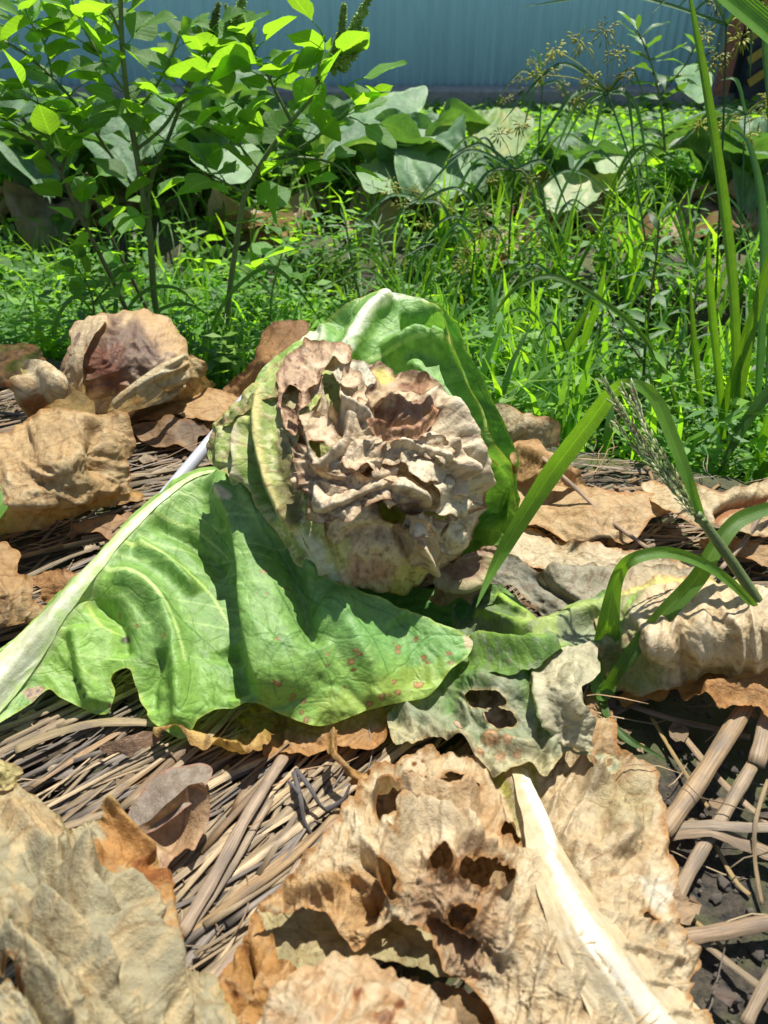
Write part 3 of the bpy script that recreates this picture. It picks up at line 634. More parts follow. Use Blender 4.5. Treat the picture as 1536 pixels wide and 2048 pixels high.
sheet('rotten_leaf', [(562, 800), (556, 770), (575, 735), (600, 712), (625, 708), (640, 728), (690, 722), (730, 735), (775, 745), (820, 758), (865, 775), (900, 812), (935, 855), (955, 905), (966, 960), (964, 1005), (948, 1045), (925, 1085), (905, 1118), (868, 1135),
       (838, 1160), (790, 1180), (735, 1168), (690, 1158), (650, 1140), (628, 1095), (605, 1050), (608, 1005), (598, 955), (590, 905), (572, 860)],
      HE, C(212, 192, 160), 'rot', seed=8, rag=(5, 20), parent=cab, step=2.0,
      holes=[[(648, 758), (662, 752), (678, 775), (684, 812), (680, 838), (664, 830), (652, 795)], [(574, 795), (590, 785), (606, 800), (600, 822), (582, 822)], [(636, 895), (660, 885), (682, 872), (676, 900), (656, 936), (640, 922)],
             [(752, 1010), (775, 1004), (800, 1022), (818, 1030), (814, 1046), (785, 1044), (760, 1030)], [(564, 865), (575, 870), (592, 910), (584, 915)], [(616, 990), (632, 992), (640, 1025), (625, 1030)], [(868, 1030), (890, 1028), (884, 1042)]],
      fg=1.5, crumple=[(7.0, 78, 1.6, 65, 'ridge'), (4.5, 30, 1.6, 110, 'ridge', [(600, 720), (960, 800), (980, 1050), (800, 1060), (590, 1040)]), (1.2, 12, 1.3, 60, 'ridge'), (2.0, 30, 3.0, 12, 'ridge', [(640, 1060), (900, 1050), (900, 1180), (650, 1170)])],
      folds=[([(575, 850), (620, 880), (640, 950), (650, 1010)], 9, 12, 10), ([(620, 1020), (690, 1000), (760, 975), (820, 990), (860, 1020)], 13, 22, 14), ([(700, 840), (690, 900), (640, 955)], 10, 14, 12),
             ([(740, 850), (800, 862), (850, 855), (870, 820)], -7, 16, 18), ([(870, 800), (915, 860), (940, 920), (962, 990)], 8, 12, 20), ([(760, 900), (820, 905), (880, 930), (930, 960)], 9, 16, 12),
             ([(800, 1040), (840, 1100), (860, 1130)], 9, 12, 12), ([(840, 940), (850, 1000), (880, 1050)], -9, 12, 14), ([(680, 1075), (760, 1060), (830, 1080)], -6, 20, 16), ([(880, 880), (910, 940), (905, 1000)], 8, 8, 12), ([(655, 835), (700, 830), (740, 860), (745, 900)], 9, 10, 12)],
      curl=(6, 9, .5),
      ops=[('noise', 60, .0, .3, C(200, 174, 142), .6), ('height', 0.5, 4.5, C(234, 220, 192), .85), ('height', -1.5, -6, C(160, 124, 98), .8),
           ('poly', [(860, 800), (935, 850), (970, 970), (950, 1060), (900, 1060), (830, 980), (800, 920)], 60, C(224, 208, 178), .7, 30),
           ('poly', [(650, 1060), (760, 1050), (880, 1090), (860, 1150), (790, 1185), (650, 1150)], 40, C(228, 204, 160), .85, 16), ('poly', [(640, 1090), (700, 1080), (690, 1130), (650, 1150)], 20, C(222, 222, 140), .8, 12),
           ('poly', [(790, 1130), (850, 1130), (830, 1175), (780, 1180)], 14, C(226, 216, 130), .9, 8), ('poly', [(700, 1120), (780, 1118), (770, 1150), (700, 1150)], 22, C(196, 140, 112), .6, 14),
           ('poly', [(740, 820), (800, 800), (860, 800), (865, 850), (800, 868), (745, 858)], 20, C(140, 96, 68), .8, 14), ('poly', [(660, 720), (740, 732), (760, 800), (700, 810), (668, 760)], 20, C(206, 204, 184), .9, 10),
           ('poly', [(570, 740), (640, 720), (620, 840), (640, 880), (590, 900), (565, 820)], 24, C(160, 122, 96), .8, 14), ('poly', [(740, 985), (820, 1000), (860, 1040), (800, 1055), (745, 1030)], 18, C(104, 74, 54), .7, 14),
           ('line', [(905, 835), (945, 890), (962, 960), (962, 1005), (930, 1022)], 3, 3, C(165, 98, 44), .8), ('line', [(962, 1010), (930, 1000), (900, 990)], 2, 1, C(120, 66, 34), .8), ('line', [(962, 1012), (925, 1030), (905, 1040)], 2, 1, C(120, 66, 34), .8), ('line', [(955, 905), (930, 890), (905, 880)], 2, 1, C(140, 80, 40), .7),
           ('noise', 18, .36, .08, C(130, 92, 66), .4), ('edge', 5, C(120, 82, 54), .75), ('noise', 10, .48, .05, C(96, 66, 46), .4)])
sheet('rotten_flap', [(562, 800), (556, 760), (572, 722), (600, 706), (612, 682), (632, 690), (650, 700), (690, 695), (706, 712), (700, 735), (672, 728), (650, 745), (640, 775), (622, 790), (628, 815), (600, 830), (600, 868), (582, 870), (570, 840)],
      HEo(-.008), C(196, 164, 132), 'rot', seed=9, rag=(6, 12), parent=cab, step=2.0, holes=[[(572, 798), (592, 785), (606, 802), (598, 824), (578, 820)]],
      crumple=[(4.5, 30, 1.3, 40, 'ridge'), (1.5, 10, 1.3, 10, 'ridge')], curl=(6, 9, .7),
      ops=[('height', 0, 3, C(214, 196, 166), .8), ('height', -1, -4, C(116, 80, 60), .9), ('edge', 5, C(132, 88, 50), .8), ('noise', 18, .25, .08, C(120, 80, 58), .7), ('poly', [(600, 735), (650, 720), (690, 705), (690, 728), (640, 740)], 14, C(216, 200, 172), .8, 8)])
sheet('rotten_flap', [(733, 846), (760, 858), (800, 862), (842, 845), (862, 812), (864, 842), (842, 874), (800, 888), (760, 880), (738, 866)], HEo(-.016), C(180, 142, 106), 'rot', seed=10, rag=(3, 12), parent=cab, step=1.8,
      crumple=[(2.5, 18, 2, 80, 'ridge')], folds=[([(740, 850), (780, 868), (830, 864), (855, 835)], 5, 9, 12, 1)], curl=(5, 7, .8), ops=[('edge', 4, C(186, 130, 90), .8), ('noise', 12, .1, .1, C(110, 62, 42), .8), ('height', 0, 2, C(180, 128, 90), .7)])
sheet('rotten_flap', [(735, 750), (760, 742), (800, 752), (835, 764), (862, 770), (856, 792), (830, 798), (800, 790), (770, 800), (745, 820), (732, 800), (748, 780)], HEo(-.016), C(188, 160, 122), 'rot', seed=11, rag=(5, 14), parent=cab, step=1.8,
      crumple=[(4, 26, 1.5, 10, 'ridge'), (1.2, 9, 1, 0, 'ridge')], curl=(7, 8, .9), ops=[('poly', [(748, 748), (790, 752), (782, 768), (752, 764)], 10, C(208, 196, 96), .9, 6), ('edge', 6, C(116, 74, 46), .85), ('height', 0, 2.5, C(224, 210, 184), .7), ('poly', [(800, 766), (852, 772), (845, 790), (800, 784)], 8, C(136, 88, 56), .8, 5)])
sheet('rotten_flap', [(592, 905), (620, 900), (640, 945), (690, 945), (740, 960), (790, 968), (840, 1000), (815, 1010), (770, 1000), (720, 1012), (680, 1030), (640, 1045), (612, 1040), (620, 1000), (600, 960)], HEo(-.014), C(190, 164, 132), 'rot', seed=12, rag=(6, 16), parent=cab, step=2.0,
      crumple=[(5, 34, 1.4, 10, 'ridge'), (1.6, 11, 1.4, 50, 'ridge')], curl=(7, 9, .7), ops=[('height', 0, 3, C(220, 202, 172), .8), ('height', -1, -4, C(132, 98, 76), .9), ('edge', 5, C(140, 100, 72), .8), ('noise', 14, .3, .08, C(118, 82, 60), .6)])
sheet('rotten_flap', [(815, 1035), (850, 1040), (868, 1072), (875, 1100), (862, 1125), (845, 1122), (820, 1128), (815, 1095), (822, 1065)], HEo(-.012), C(200, 176, 144), 'rot', seed=13, rag=(4, 14), parent=cab, step=2.0, crumple=[(3, 24, 1.4, 80, 'ridge'), (1.2, 9, 1, 0, 'ridge')], curl=(6, 8, .6), ops=[('edge', 4, C(150, 112, 82), .8), ('height', 0, 2, CREAM, .6)])
sheet('rotten_flap', [(700, 835), (720, 800), (745, 812), (748, 850), (800, 880), (870, 878), (905, 900), (880, 925), (835, 915), (790, 930), (740, 935), (700, 960), (660, 950), (672, 905), (690, 875)], HEo(-.010), C(204, 184, 152), 'rot', seed=15, rag=(6, 16), parent=cab, step=2.0,
      crumple=[(5, 34, 1.4, 20, 'ridge'), (1.6, 11, 1.4, 50, 'ridge')], curl=(6, 9, .6), ops=[('height', 0, 3, C(226, 212, 184), .8), ('height', -1, -4, C(150, 116, 90), .9), ('edge', 5, C(156, 116, 84), .7), ('noise', 14, .3, .08, C(128, 92, 66), .5)])
sheet('withered_leaf', [(850, 1130), (880, 1118), (905, 1128), (930, 1105), (955, 1100), (975, 1090), (1000, 1095), (985, 1130), (970, 1160), (985, 1185), (955, 1205), (920, 1192), (890, 1205), (862, 1195), (875, 1165), (860, 1150)],
      [(850, 1130, 'z', .045), (905, 1125, 'z', .05), (995, 1095, 'z', .06), (985, 1185, 'z', .03), (870, 1195, 'z', .02), (930, 1160, 'z', .045)], C(150, 122, 100), 'rot', seed=14, rag=(7, 14), parent=cab, step=2.0,
      crumple=[(5, 26, 1.8, 15, 'ridge'), (2, 10, 1.4, 50, 'ridge')], folds=[([(870, 1140), (910, 1165), (960, 1150), (985, 1105)], 14, 12, 12)], curl=(6, 8, .6),
      ops=[('height', 0, 3, C(190, 172, 142), .8), ('height', -1, -4, C(96, 66, 50), .9), ('edge', 4, C(180, 130, 84), .6), ('line', [(880, 1145), (915, 1165), (955, 1155), (975, 1115)], 10, 7, C(196, 186, 140), .7)])
sheet('lower_leaf', [(600, 1110), (680, 1130), (800, 1160), (880, 1180), (960, 1190), (950, 1240), (900, 1290), (820, 1300), (700, 1260), (620, 1200), (560, 1120)], [(600, 1110, 'z', .03), (950, 1200, 'z', .03), (900, 1290, 'z', .01), (700, 1260, 'z', .008), (760, 1190, 'z', .012), (560, 1120, 'z', .02)],
      C(70, 118, 54), 'green', seed=16, parent=cab, crumple=[(3, 60, 1.4, 0, 'valley')])

# ================================================================ THE GREEN LEAF IN FRONT
gl = empty('green_cabbage_leaf', W(380, 1300, z=0.0), 'big fresh green cabbage leaf with a thick white rib before the rotten head', 'leaf')
GL_C = [(-60, 1430, 'z', .035), (40, 1310, 'z', .04), (130, 1220, 'z', .05), (215, 1120, 'z', .062), (300, 1020, 'z', .07), (400, 955, 'z', .078), (480, 965, 'z', .082), (560, 1060, 'z', .085), (650, 1160, 'z', .075), (800, 1215, 'z', .06), (945, 1285, 'z', .046),
        (870, 1375, 'z', .034), (740, 1420, 'z', .03), (640, 1450, 'z', .028), (500, 1408, 'z', .035), (360, 1477, 'z', .018), (270, 1380, 'z', .03), (190, 1420, 'z', .018), (60, 1400, 'z', .025), (400, 1200, 'z', .052), (600, 1300, 'z', .06), (250, 1250, 'z', .05)]
RIB = [(-50, 1420), (35, 1325), (110, 1245), (190, 1155), (262, 1075), (335, 1010), (395, 972), (450, 962)]
sheet('leaf_blade', [(-70, 1330), (0, 1300), (60, 1248), (112, 1188), (175, 1150), (212, 1102), (252, 1055), (300, 1003), (345, 966), (395, 945), (440, 936), (470, 944), (505, 975), (535, 1005), (560, 1042), (590, 1072), (622, 1102), (628, 1128), (645, 1150), (672, 1160), (720, 1180), (800, 1212), (880, 1243),
       (935, 1270), (948, 1288), (935, 1315), (900, 1340), (876, 1372), (850, 1396), (800, 1405), (740, 1420), (690, 1438), (640, 1452), (590, 1440), (540, 1418), (500, 1406), (465, 1417), (430, 1420), (402, 1434), (386, 1462), (362, 1478), (334, 1462), (300, 1440), (275, 1400), (264, 1352), (256, 1336), (236, 1340), (220, 1358),
       (228, 1390), (216, 1420), (190, 1426), (150, 1410), (120, 1395), (98, 1378), (70, 1400), (40, 1420), (0, 1445), (-70, 1490)],
      GL_C, C(124, 162, 80), 'green', seed=21, parent=gl, rag=(2.5, 40), step=2.2,
      crumple=[(2.6, 90, 1.5, 62, 'valley'), (0.8, 24, 1.2, 60, 'valley')],
      folds=[(RIB, 7, 26, 26, 1), ([(425, 965), (455, 1010), (490, 1080), (505, 1160), (510, 1240), (530, 1330), (552, 1415)], 15, 80, 24), ([(400, 1040), (430, 1120), (450, 1220), (440, 1330)], -9, 46, 40),
             ([(560, 1080), (590, 1160), (610, 1230), (640, 1300)], -10, 24, 26), ([(500, 985), (545, 1060), (600, 1120), (640, 1165)], 9, 14, 24), ([(215, 1150), (300, 1190), (350, 1280), (370, 1400), (362, 1470)], 11, 26, 26),
             ([(170, 1190), (230, 1240), (240, 1320)], -9, 22, 22), ([(150, 1250), (170, 1330), (195, 1420)], 7, 24, 20), ([(270, 1090), (340, 1130), (400, 1180)], 7, 12, 18), ([(300, 1050), (380, 1080), (430, 1140)], -6, 14, 14),
             ([(650, 1180), (700, 1260), (740, 1340), (760, 1420)], 7, 40, 30), ([(800, 1225), (840, 1290), (850, 1380)], -5, 30, 40), ([(430, 1280), (470, 1340), (480, 1400)], -8, 22, 26), ([(330, 1300), (300, 1370), (300, 1430)], -6, 16, 20)],
      curl=(3, 10, .0), calm=[(RIB, 30)], fg=1.35,
      ops=[('noise', 90, .05, .35, C(138, 176, 98), .8), ('noise', 40, .2, .25, C(104, 146, 64), .6), ('poly', [(80, 1240), (200, 1150), (250, 1230), (262, 1350), (220, 1425), (90, 1400)], 40, C(138, 178, 78), .85, 20), ('poly', [(270, 1360), (400, 1330), (480, 1410), (400, 1430), (360, 1480), (280, 1430)], 40, C(136, 178, 78), .8, 20),
           ('poly', [(500, 1330), (900, 1330), (860, 1400), (640, 1455), (520, 1410)], 50, C(142, 182, 82), .8, 26), ('poly', [(660, 1180), (930, 1280), (860, 1330), (700, 1290)], 50, C(122, 172, 94), .7, 26),
           ('edge', 6, YG, .7)] + [('line', v, 3.2, 1.2, C(172, 200, 118), .55) for v in veins(RIB, 9, 1, 330, 62)] + [('line', v, 1.8, .9, C(100, 146, 62), .6) for v in veins([(300, 1100), (420, 1250), (520, 1400)], 7, -1, 190, 60) + veins([(560, 1050), (640, 1200), (700, 1400)], 7, -1, 170, 55) + veins([(560, 1050), (640, 1200), (700, 1400)], 6, 1, 110, 55)] + [
           ('line', [(70, 1250), (170, 1150), (250, 1062), (330, 985), (420, 948)], 9, 5, C(148, 186, 92), .8),
           ('line', [(-60, 1432), (35, 1332), (110, 1250), (190, 1160)], 56, 16, C(176, 200, 126), .9), ('line', [(150, 1200), (262, 1078), (335, 1012), (395, 974), (460, 962)], 14, 4, C(180, 206, 140), .9),
           ('line', [(250, 1095), (330, 1120), (400, 1165), (440, 1230)], 5, 1.5, C(190, 214, 120), .9), ('line', [(210, 1145), (290, 1180), (350, 1250), (380, 1330)], 6, 2, C(190, 214, 130), .9), ('line', [(310, 1035), (400, 1060), (440, 1100)], 4, 1.5, C(180, 206, 120), .8), ('line', [(165, 1195), (200, 1250), (245, 1260)], 4, 1.5, C(190, 214, 110), .8), ('line', [(120, 1250), (150, 1310), (200, 1360)], 4, 1.5, C(180, 206, 110), .8), ('line', [(350, 1000), (440, 1000), (490, 1030)], 4, 1.5, C(176, 204, 130), .8),
           ('line', [(300, 1180), (360, 1240), (430, 1300), (470, 1390)], 2, 1.2, GRND, .7), ('line', [(560, 1180), (600, 1260), (650, 1330), (670, 1400)], 2, 1.2, GRND, .7), ('line', [(650, 1200), (740, 1280), (780, 1370)], 2, 1.2, GRND, .7), ('line', [(700, 1200), (790, 1230), (860, 1290), (890, 1330)], 2, 1.2, GRND, .6), ('line', [(530, 1030), (560, 1110), (600, 1170), (660, 1230)], 2, 1.2, GRND, .6), ('line', [(390, 1020), (430, 1060), (470, 1130)], 2, 1, GRND, .6), ('line', [(520, 1250), (580, 1300), (600, 1380)], 1.8, 1, GRND, .6), ('line', [(600, 1260), (560, 1330), (560, 1400)], 1.6, 1, GRND, .5), ('line', [(740, 1280), (810, 1300), (850, 1350)], 1.6, 1, GRND, .5),
           ('poly', [(640, 1400), (740, 1370), (830, 1330), (900, 1330), (850, 1395), (740, 1420), (650, 1450)], 30, C(158, 176, 78), .6, 30),
           ('poly', [(440, 1005), (470, 1012), (490, 1035), (462, 1026)], 7, C(226, 200, 170), .9, 4), ('poly', [(455, 955), (500, 965), (530, 1000), (480, 985)], 14, C(190, 160, 110), .5, 8),
           ('spots', [(565, 1365, 7.2), (588, 1390, 4.8), (582, 1398, 4.0), (608, 1402, 6.4), (612, 1440, 8.0), (604, 1425, 5.6), (655, 1310, 4.0), (655, 1330, 3.2), (700, 1325, 7.2), (712, 1312, 5.6), (706, 1340, 4.8), (690, 1375, 4.0), (705, 1305, 4.0), (738, 1408, 7.2), (760, 1395, 8.0), (786, 1365, 6.4), (796, 1385, 7.2), (800, 1290, 7.2), (798, 1302, 5.6), (790, 1283, 3.2), (836, 1272, 6.4), (852, 1310, 6.4), (858, 1320, 4.8), (839, 1366, 11.2), (898, 1307, 6.4), (902, 1325, 6.4), (778, 1392, 4.8), (550, 1208, 4.0), (545, 1165, 4.0), (272, 1250, 4.8), (330, 1283, 4.8), (232, 1218, 4.0), (570, 1290, 4.0), (575, 1180, 4.0)], C(140, 104, 58), C(178, 140, 98)),
           ('poly', [(926, 1270), (945, 1275), (944, 1298), (932, 1296)], 5, C(214, 186, 150), .9, 4), ('spots', [(240, 1268, 12), (165, 1373, 9), (176, 1392, 7), (150, 1360, 7)], C(84, 92, 56), C(70, 74, 56)), ('spots', [(62, 1388, 16), (78, 1380, 11), (217, 1412, 6)], C(176, 150, 116), C(120, 98, 84))])

GLR = [(-70, 1440), (35, 1325), (110, 1242), (190, 1153), (262, 1073), (335, 1009), (395, 971), (440, 960)]
sheet('midrib', along(GLR, [44, 42, 34, 24, 16, 12, 8, 6, 2.5], 0), GL_C, C(208, 212, 180), 'rib', seed=23, parent=gl, rag=(2, 30), off=.0008, step=2.0, curl=(0, 5),
      crumple=[(1.0, 16, 8, -46, 'ridge')], folds=[(RIB, 9.5, 26, 26, 1)], ops=[('edge', 22, C(168, 194, 112), .85), ('noise', 30, .1, .2, C(190, 198, 152), .6), ('poly', [(40, 1300), (100, 1215), (130, 1200), (80, 1290), (20, 1340)], 14, C(150, 150, 110), .5, 10)])

# ================================================================ WILTED GREY-GREEN LEAF, RIGHT OF THE MIDDLE
wl_ = empty('wilted_cabbage_leaf', W(1080, 1320, z=0.0), 'limp grey-green cabbage leaf wilting in folds right of the big green leaf', 'leaf')
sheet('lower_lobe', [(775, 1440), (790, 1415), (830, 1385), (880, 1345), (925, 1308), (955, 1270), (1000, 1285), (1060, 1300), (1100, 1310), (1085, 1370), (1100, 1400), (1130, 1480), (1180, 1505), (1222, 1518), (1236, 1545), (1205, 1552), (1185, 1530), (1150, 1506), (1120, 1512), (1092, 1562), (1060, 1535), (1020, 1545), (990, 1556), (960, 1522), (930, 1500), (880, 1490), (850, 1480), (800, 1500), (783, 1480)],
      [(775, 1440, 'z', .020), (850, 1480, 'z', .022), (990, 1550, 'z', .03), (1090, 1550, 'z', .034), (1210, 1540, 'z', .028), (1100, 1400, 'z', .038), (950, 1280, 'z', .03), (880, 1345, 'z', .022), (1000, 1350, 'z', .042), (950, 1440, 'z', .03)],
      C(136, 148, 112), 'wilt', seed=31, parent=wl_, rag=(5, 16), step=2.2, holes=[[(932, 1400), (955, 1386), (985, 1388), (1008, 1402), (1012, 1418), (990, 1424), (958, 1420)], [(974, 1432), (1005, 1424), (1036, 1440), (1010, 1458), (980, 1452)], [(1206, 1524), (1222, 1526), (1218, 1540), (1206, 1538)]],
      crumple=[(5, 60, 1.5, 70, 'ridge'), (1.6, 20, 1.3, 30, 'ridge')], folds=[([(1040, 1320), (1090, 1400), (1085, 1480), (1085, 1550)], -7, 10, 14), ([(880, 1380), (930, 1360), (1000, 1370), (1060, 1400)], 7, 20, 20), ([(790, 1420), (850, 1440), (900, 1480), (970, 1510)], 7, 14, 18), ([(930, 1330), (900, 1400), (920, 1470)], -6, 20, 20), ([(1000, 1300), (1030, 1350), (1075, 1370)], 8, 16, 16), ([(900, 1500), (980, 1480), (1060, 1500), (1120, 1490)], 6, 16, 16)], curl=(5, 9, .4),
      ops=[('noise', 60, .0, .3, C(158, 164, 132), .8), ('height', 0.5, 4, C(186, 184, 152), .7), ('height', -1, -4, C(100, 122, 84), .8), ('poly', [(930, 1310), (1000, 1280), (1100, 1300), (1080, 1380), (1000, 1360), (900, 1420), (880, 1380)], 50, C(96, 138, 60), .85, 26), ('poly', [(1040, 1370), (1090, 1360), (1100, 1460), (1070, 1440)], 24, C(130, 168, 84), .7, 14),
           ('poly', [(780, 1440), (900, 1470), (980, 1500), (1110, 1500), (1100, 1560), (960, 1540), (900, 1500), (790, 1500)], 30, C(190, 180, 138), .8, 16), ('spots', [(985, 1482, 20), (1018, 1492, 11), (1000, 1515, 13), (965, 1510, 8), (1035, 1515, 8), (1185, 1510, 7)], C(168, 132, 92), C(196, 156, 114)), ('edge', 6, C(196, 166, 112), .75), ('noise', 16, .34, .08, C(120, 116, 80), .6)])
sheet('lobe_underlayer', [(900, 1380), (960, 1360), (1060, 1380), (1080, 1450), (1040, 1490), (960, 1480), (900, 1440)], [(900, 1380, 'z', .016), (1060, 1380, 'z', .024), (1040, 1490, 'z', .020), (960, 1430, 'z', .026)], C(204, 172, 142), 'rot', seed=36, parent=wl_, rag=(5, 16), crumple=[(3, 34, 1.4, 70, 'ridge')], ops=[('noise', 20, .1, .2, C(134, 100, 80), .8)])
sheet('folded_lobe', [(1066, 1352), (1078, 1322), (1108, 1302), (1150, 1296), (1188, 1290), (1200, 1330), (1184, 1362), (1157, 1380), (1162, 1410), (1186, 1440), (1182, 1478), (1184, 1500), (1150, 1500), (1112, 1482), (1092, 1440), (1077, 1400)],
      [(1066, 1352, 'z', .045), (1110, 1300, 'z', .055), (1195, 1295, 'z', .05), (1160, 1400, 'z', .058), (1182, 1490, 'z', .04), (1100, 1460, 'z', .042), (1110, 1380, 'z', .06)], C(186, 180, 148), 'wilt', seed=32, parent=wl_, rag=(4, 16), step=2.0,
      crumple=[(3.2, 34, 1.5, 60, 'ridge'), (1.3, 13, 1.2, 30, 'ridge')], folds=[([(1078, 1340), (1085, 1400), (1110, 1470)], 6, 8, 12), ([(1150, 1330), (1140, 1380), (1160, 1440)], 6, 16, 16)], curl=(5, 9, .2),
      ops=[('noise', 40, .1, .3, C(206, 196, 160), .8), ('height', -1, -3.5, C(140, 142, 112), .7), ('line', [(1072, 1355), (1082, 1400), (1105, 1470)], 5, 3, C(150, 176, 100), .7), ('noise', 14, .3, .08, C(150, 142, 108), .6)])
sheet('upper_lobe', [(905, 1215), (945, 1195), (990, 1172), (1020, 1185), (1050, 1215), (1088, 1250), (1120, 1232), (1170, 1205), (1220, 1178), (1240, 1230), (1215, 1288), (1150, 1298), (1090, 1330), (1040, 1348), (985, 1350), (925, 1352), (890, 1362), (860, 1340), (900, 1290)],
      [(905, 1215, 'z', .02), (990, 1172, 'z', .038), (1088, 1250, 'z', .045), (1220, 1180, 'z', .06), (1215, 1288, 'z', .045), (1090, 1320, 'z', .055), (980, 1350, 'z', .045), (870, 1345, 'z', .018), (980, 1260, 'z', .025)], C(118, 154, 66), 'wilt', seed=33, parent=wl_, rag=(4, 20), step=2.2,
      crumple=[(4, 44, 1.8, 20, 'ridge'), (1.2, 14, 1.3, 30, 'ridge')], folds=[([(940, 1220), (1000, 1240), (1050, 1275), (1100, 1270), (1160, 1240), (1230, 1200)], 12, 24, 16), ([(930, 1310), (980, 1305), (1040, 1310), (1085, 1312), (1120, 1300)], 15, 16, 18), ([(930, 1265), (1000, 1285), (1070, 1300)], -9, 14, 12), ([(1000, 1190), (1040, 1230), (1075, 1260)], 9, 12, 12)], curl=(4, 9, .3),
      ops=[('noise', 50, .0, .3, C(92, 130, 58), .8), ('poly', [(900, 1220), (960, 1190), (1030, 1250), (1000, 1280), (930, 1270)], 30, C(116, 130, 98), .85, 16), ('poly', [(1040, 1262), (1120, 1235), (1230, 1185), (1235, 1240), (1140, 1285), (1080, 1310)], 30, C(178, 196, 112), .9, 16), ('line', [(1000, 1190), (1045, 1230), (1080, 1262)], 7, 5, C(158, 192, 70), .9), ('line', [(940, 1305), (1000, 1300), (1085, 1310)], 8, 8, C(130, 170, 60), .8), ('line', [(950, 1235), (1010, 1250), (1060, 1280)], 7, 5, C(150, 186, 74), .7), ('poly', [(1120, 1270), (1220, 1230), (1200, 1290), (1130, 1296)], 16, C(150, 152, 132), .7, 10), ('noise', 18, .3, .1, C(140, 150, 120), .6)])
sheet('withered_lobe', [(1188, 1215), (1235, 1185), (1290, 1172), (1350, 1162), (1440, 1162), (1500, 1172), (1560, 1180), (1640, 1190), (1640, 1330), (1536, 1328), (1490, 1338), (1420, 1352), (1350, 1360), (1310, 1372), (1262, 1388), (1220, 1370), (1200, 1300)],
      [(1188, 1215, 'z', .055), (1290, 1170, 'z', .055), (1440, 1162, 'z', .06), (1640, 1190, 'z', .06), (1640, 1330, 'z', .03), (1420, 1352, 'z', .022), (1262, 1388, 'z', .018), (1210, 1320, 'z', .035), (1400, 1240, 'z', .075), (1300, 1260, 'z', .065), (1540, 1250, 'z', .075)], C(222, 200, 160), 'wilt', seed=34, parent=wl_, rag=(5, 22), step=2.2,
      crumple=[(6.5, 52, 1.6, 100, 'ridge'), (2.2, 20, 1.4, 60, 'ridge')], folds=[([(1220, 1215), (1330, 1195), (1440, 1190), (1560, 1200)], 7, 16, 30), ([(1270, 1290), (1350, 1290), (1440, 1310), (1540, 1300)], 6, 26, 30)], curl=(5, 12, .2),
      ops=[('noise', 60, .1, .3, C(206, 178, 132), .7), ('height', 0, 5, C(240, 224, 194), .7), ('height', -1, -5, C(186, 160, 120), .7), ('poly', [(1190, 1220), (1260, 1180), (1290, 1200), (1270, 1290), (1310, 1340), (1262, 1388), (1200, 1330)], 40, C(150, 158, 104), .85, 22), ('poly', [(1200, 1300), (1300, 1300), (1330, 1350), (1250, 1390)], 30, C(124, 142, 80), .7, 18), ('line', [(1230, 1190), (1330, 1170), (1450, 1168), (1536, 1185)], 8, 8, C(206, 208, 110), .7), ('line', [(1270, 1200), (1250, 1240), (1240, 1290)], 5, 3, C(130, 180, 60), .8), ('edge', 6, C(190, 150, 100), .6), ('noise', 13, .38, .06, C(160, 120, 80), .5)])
tag(sheet('grey_dry_leaf', [(955, 1135), (985, 1112), (1015, 1108), (1060, 1135), (1090, 1142), (1150, 1132), (1220, 1138), (1330, 1140), (1430, 1155), (1400, 1180), (1300, 1192), (1240, 1205), (1180, 1222), (1120, 1252), (1096, 1238), (1060, 1205), (1030, 1180), (990, 1172)],
      [(955, 1135, 'z', .03), (1015, 1108, 'z', .035), (1220, 1138, 'z', .03), (1430, 1155, 'z', .03), (1300, 1192, 'z', .045), (1120, 1250, 'z', .03), (1020, 1175, 'z', .025), (1150, 1180, 'z', .05)], C(158, 152, 128), 'wilt', seed=35, rag=(5, 16), step=2.2,
      crumple=[(4.5, 34, 2.8, 20, 'ridge'), (1.6, 14, 1.6, 20, 'ridge')], folds=[([(1060, 1150), (1120, 1190), (1160, 1215)], -9, 10, 10), ([(1090, 1148), (1200, 1150), (1330, 1160)], 7, 10, 16)], curl=(5, 9, .5),
      ops=[('poly', [(955, 1130), (1060, 1110), (1110, 1220), (1040, 1190)], 24, C(122, 124, 112), .8, 14), ('height', 0, 4, C(196, 184, 152), .8), ('poly', [(1240, 1150), (1430, 1150), (1400, 1190), (1250, 1200)], 30, C(206, 182, 142), .7, 14), ('edge', 5, C(130, 108, 70), .8), ('noise', 16, .35, .08, C(120, 96, 74), .6)]), 'long grey dry leaf with dark crinkled edges just behind the wilted grey-green leaf', 'dead leaf')

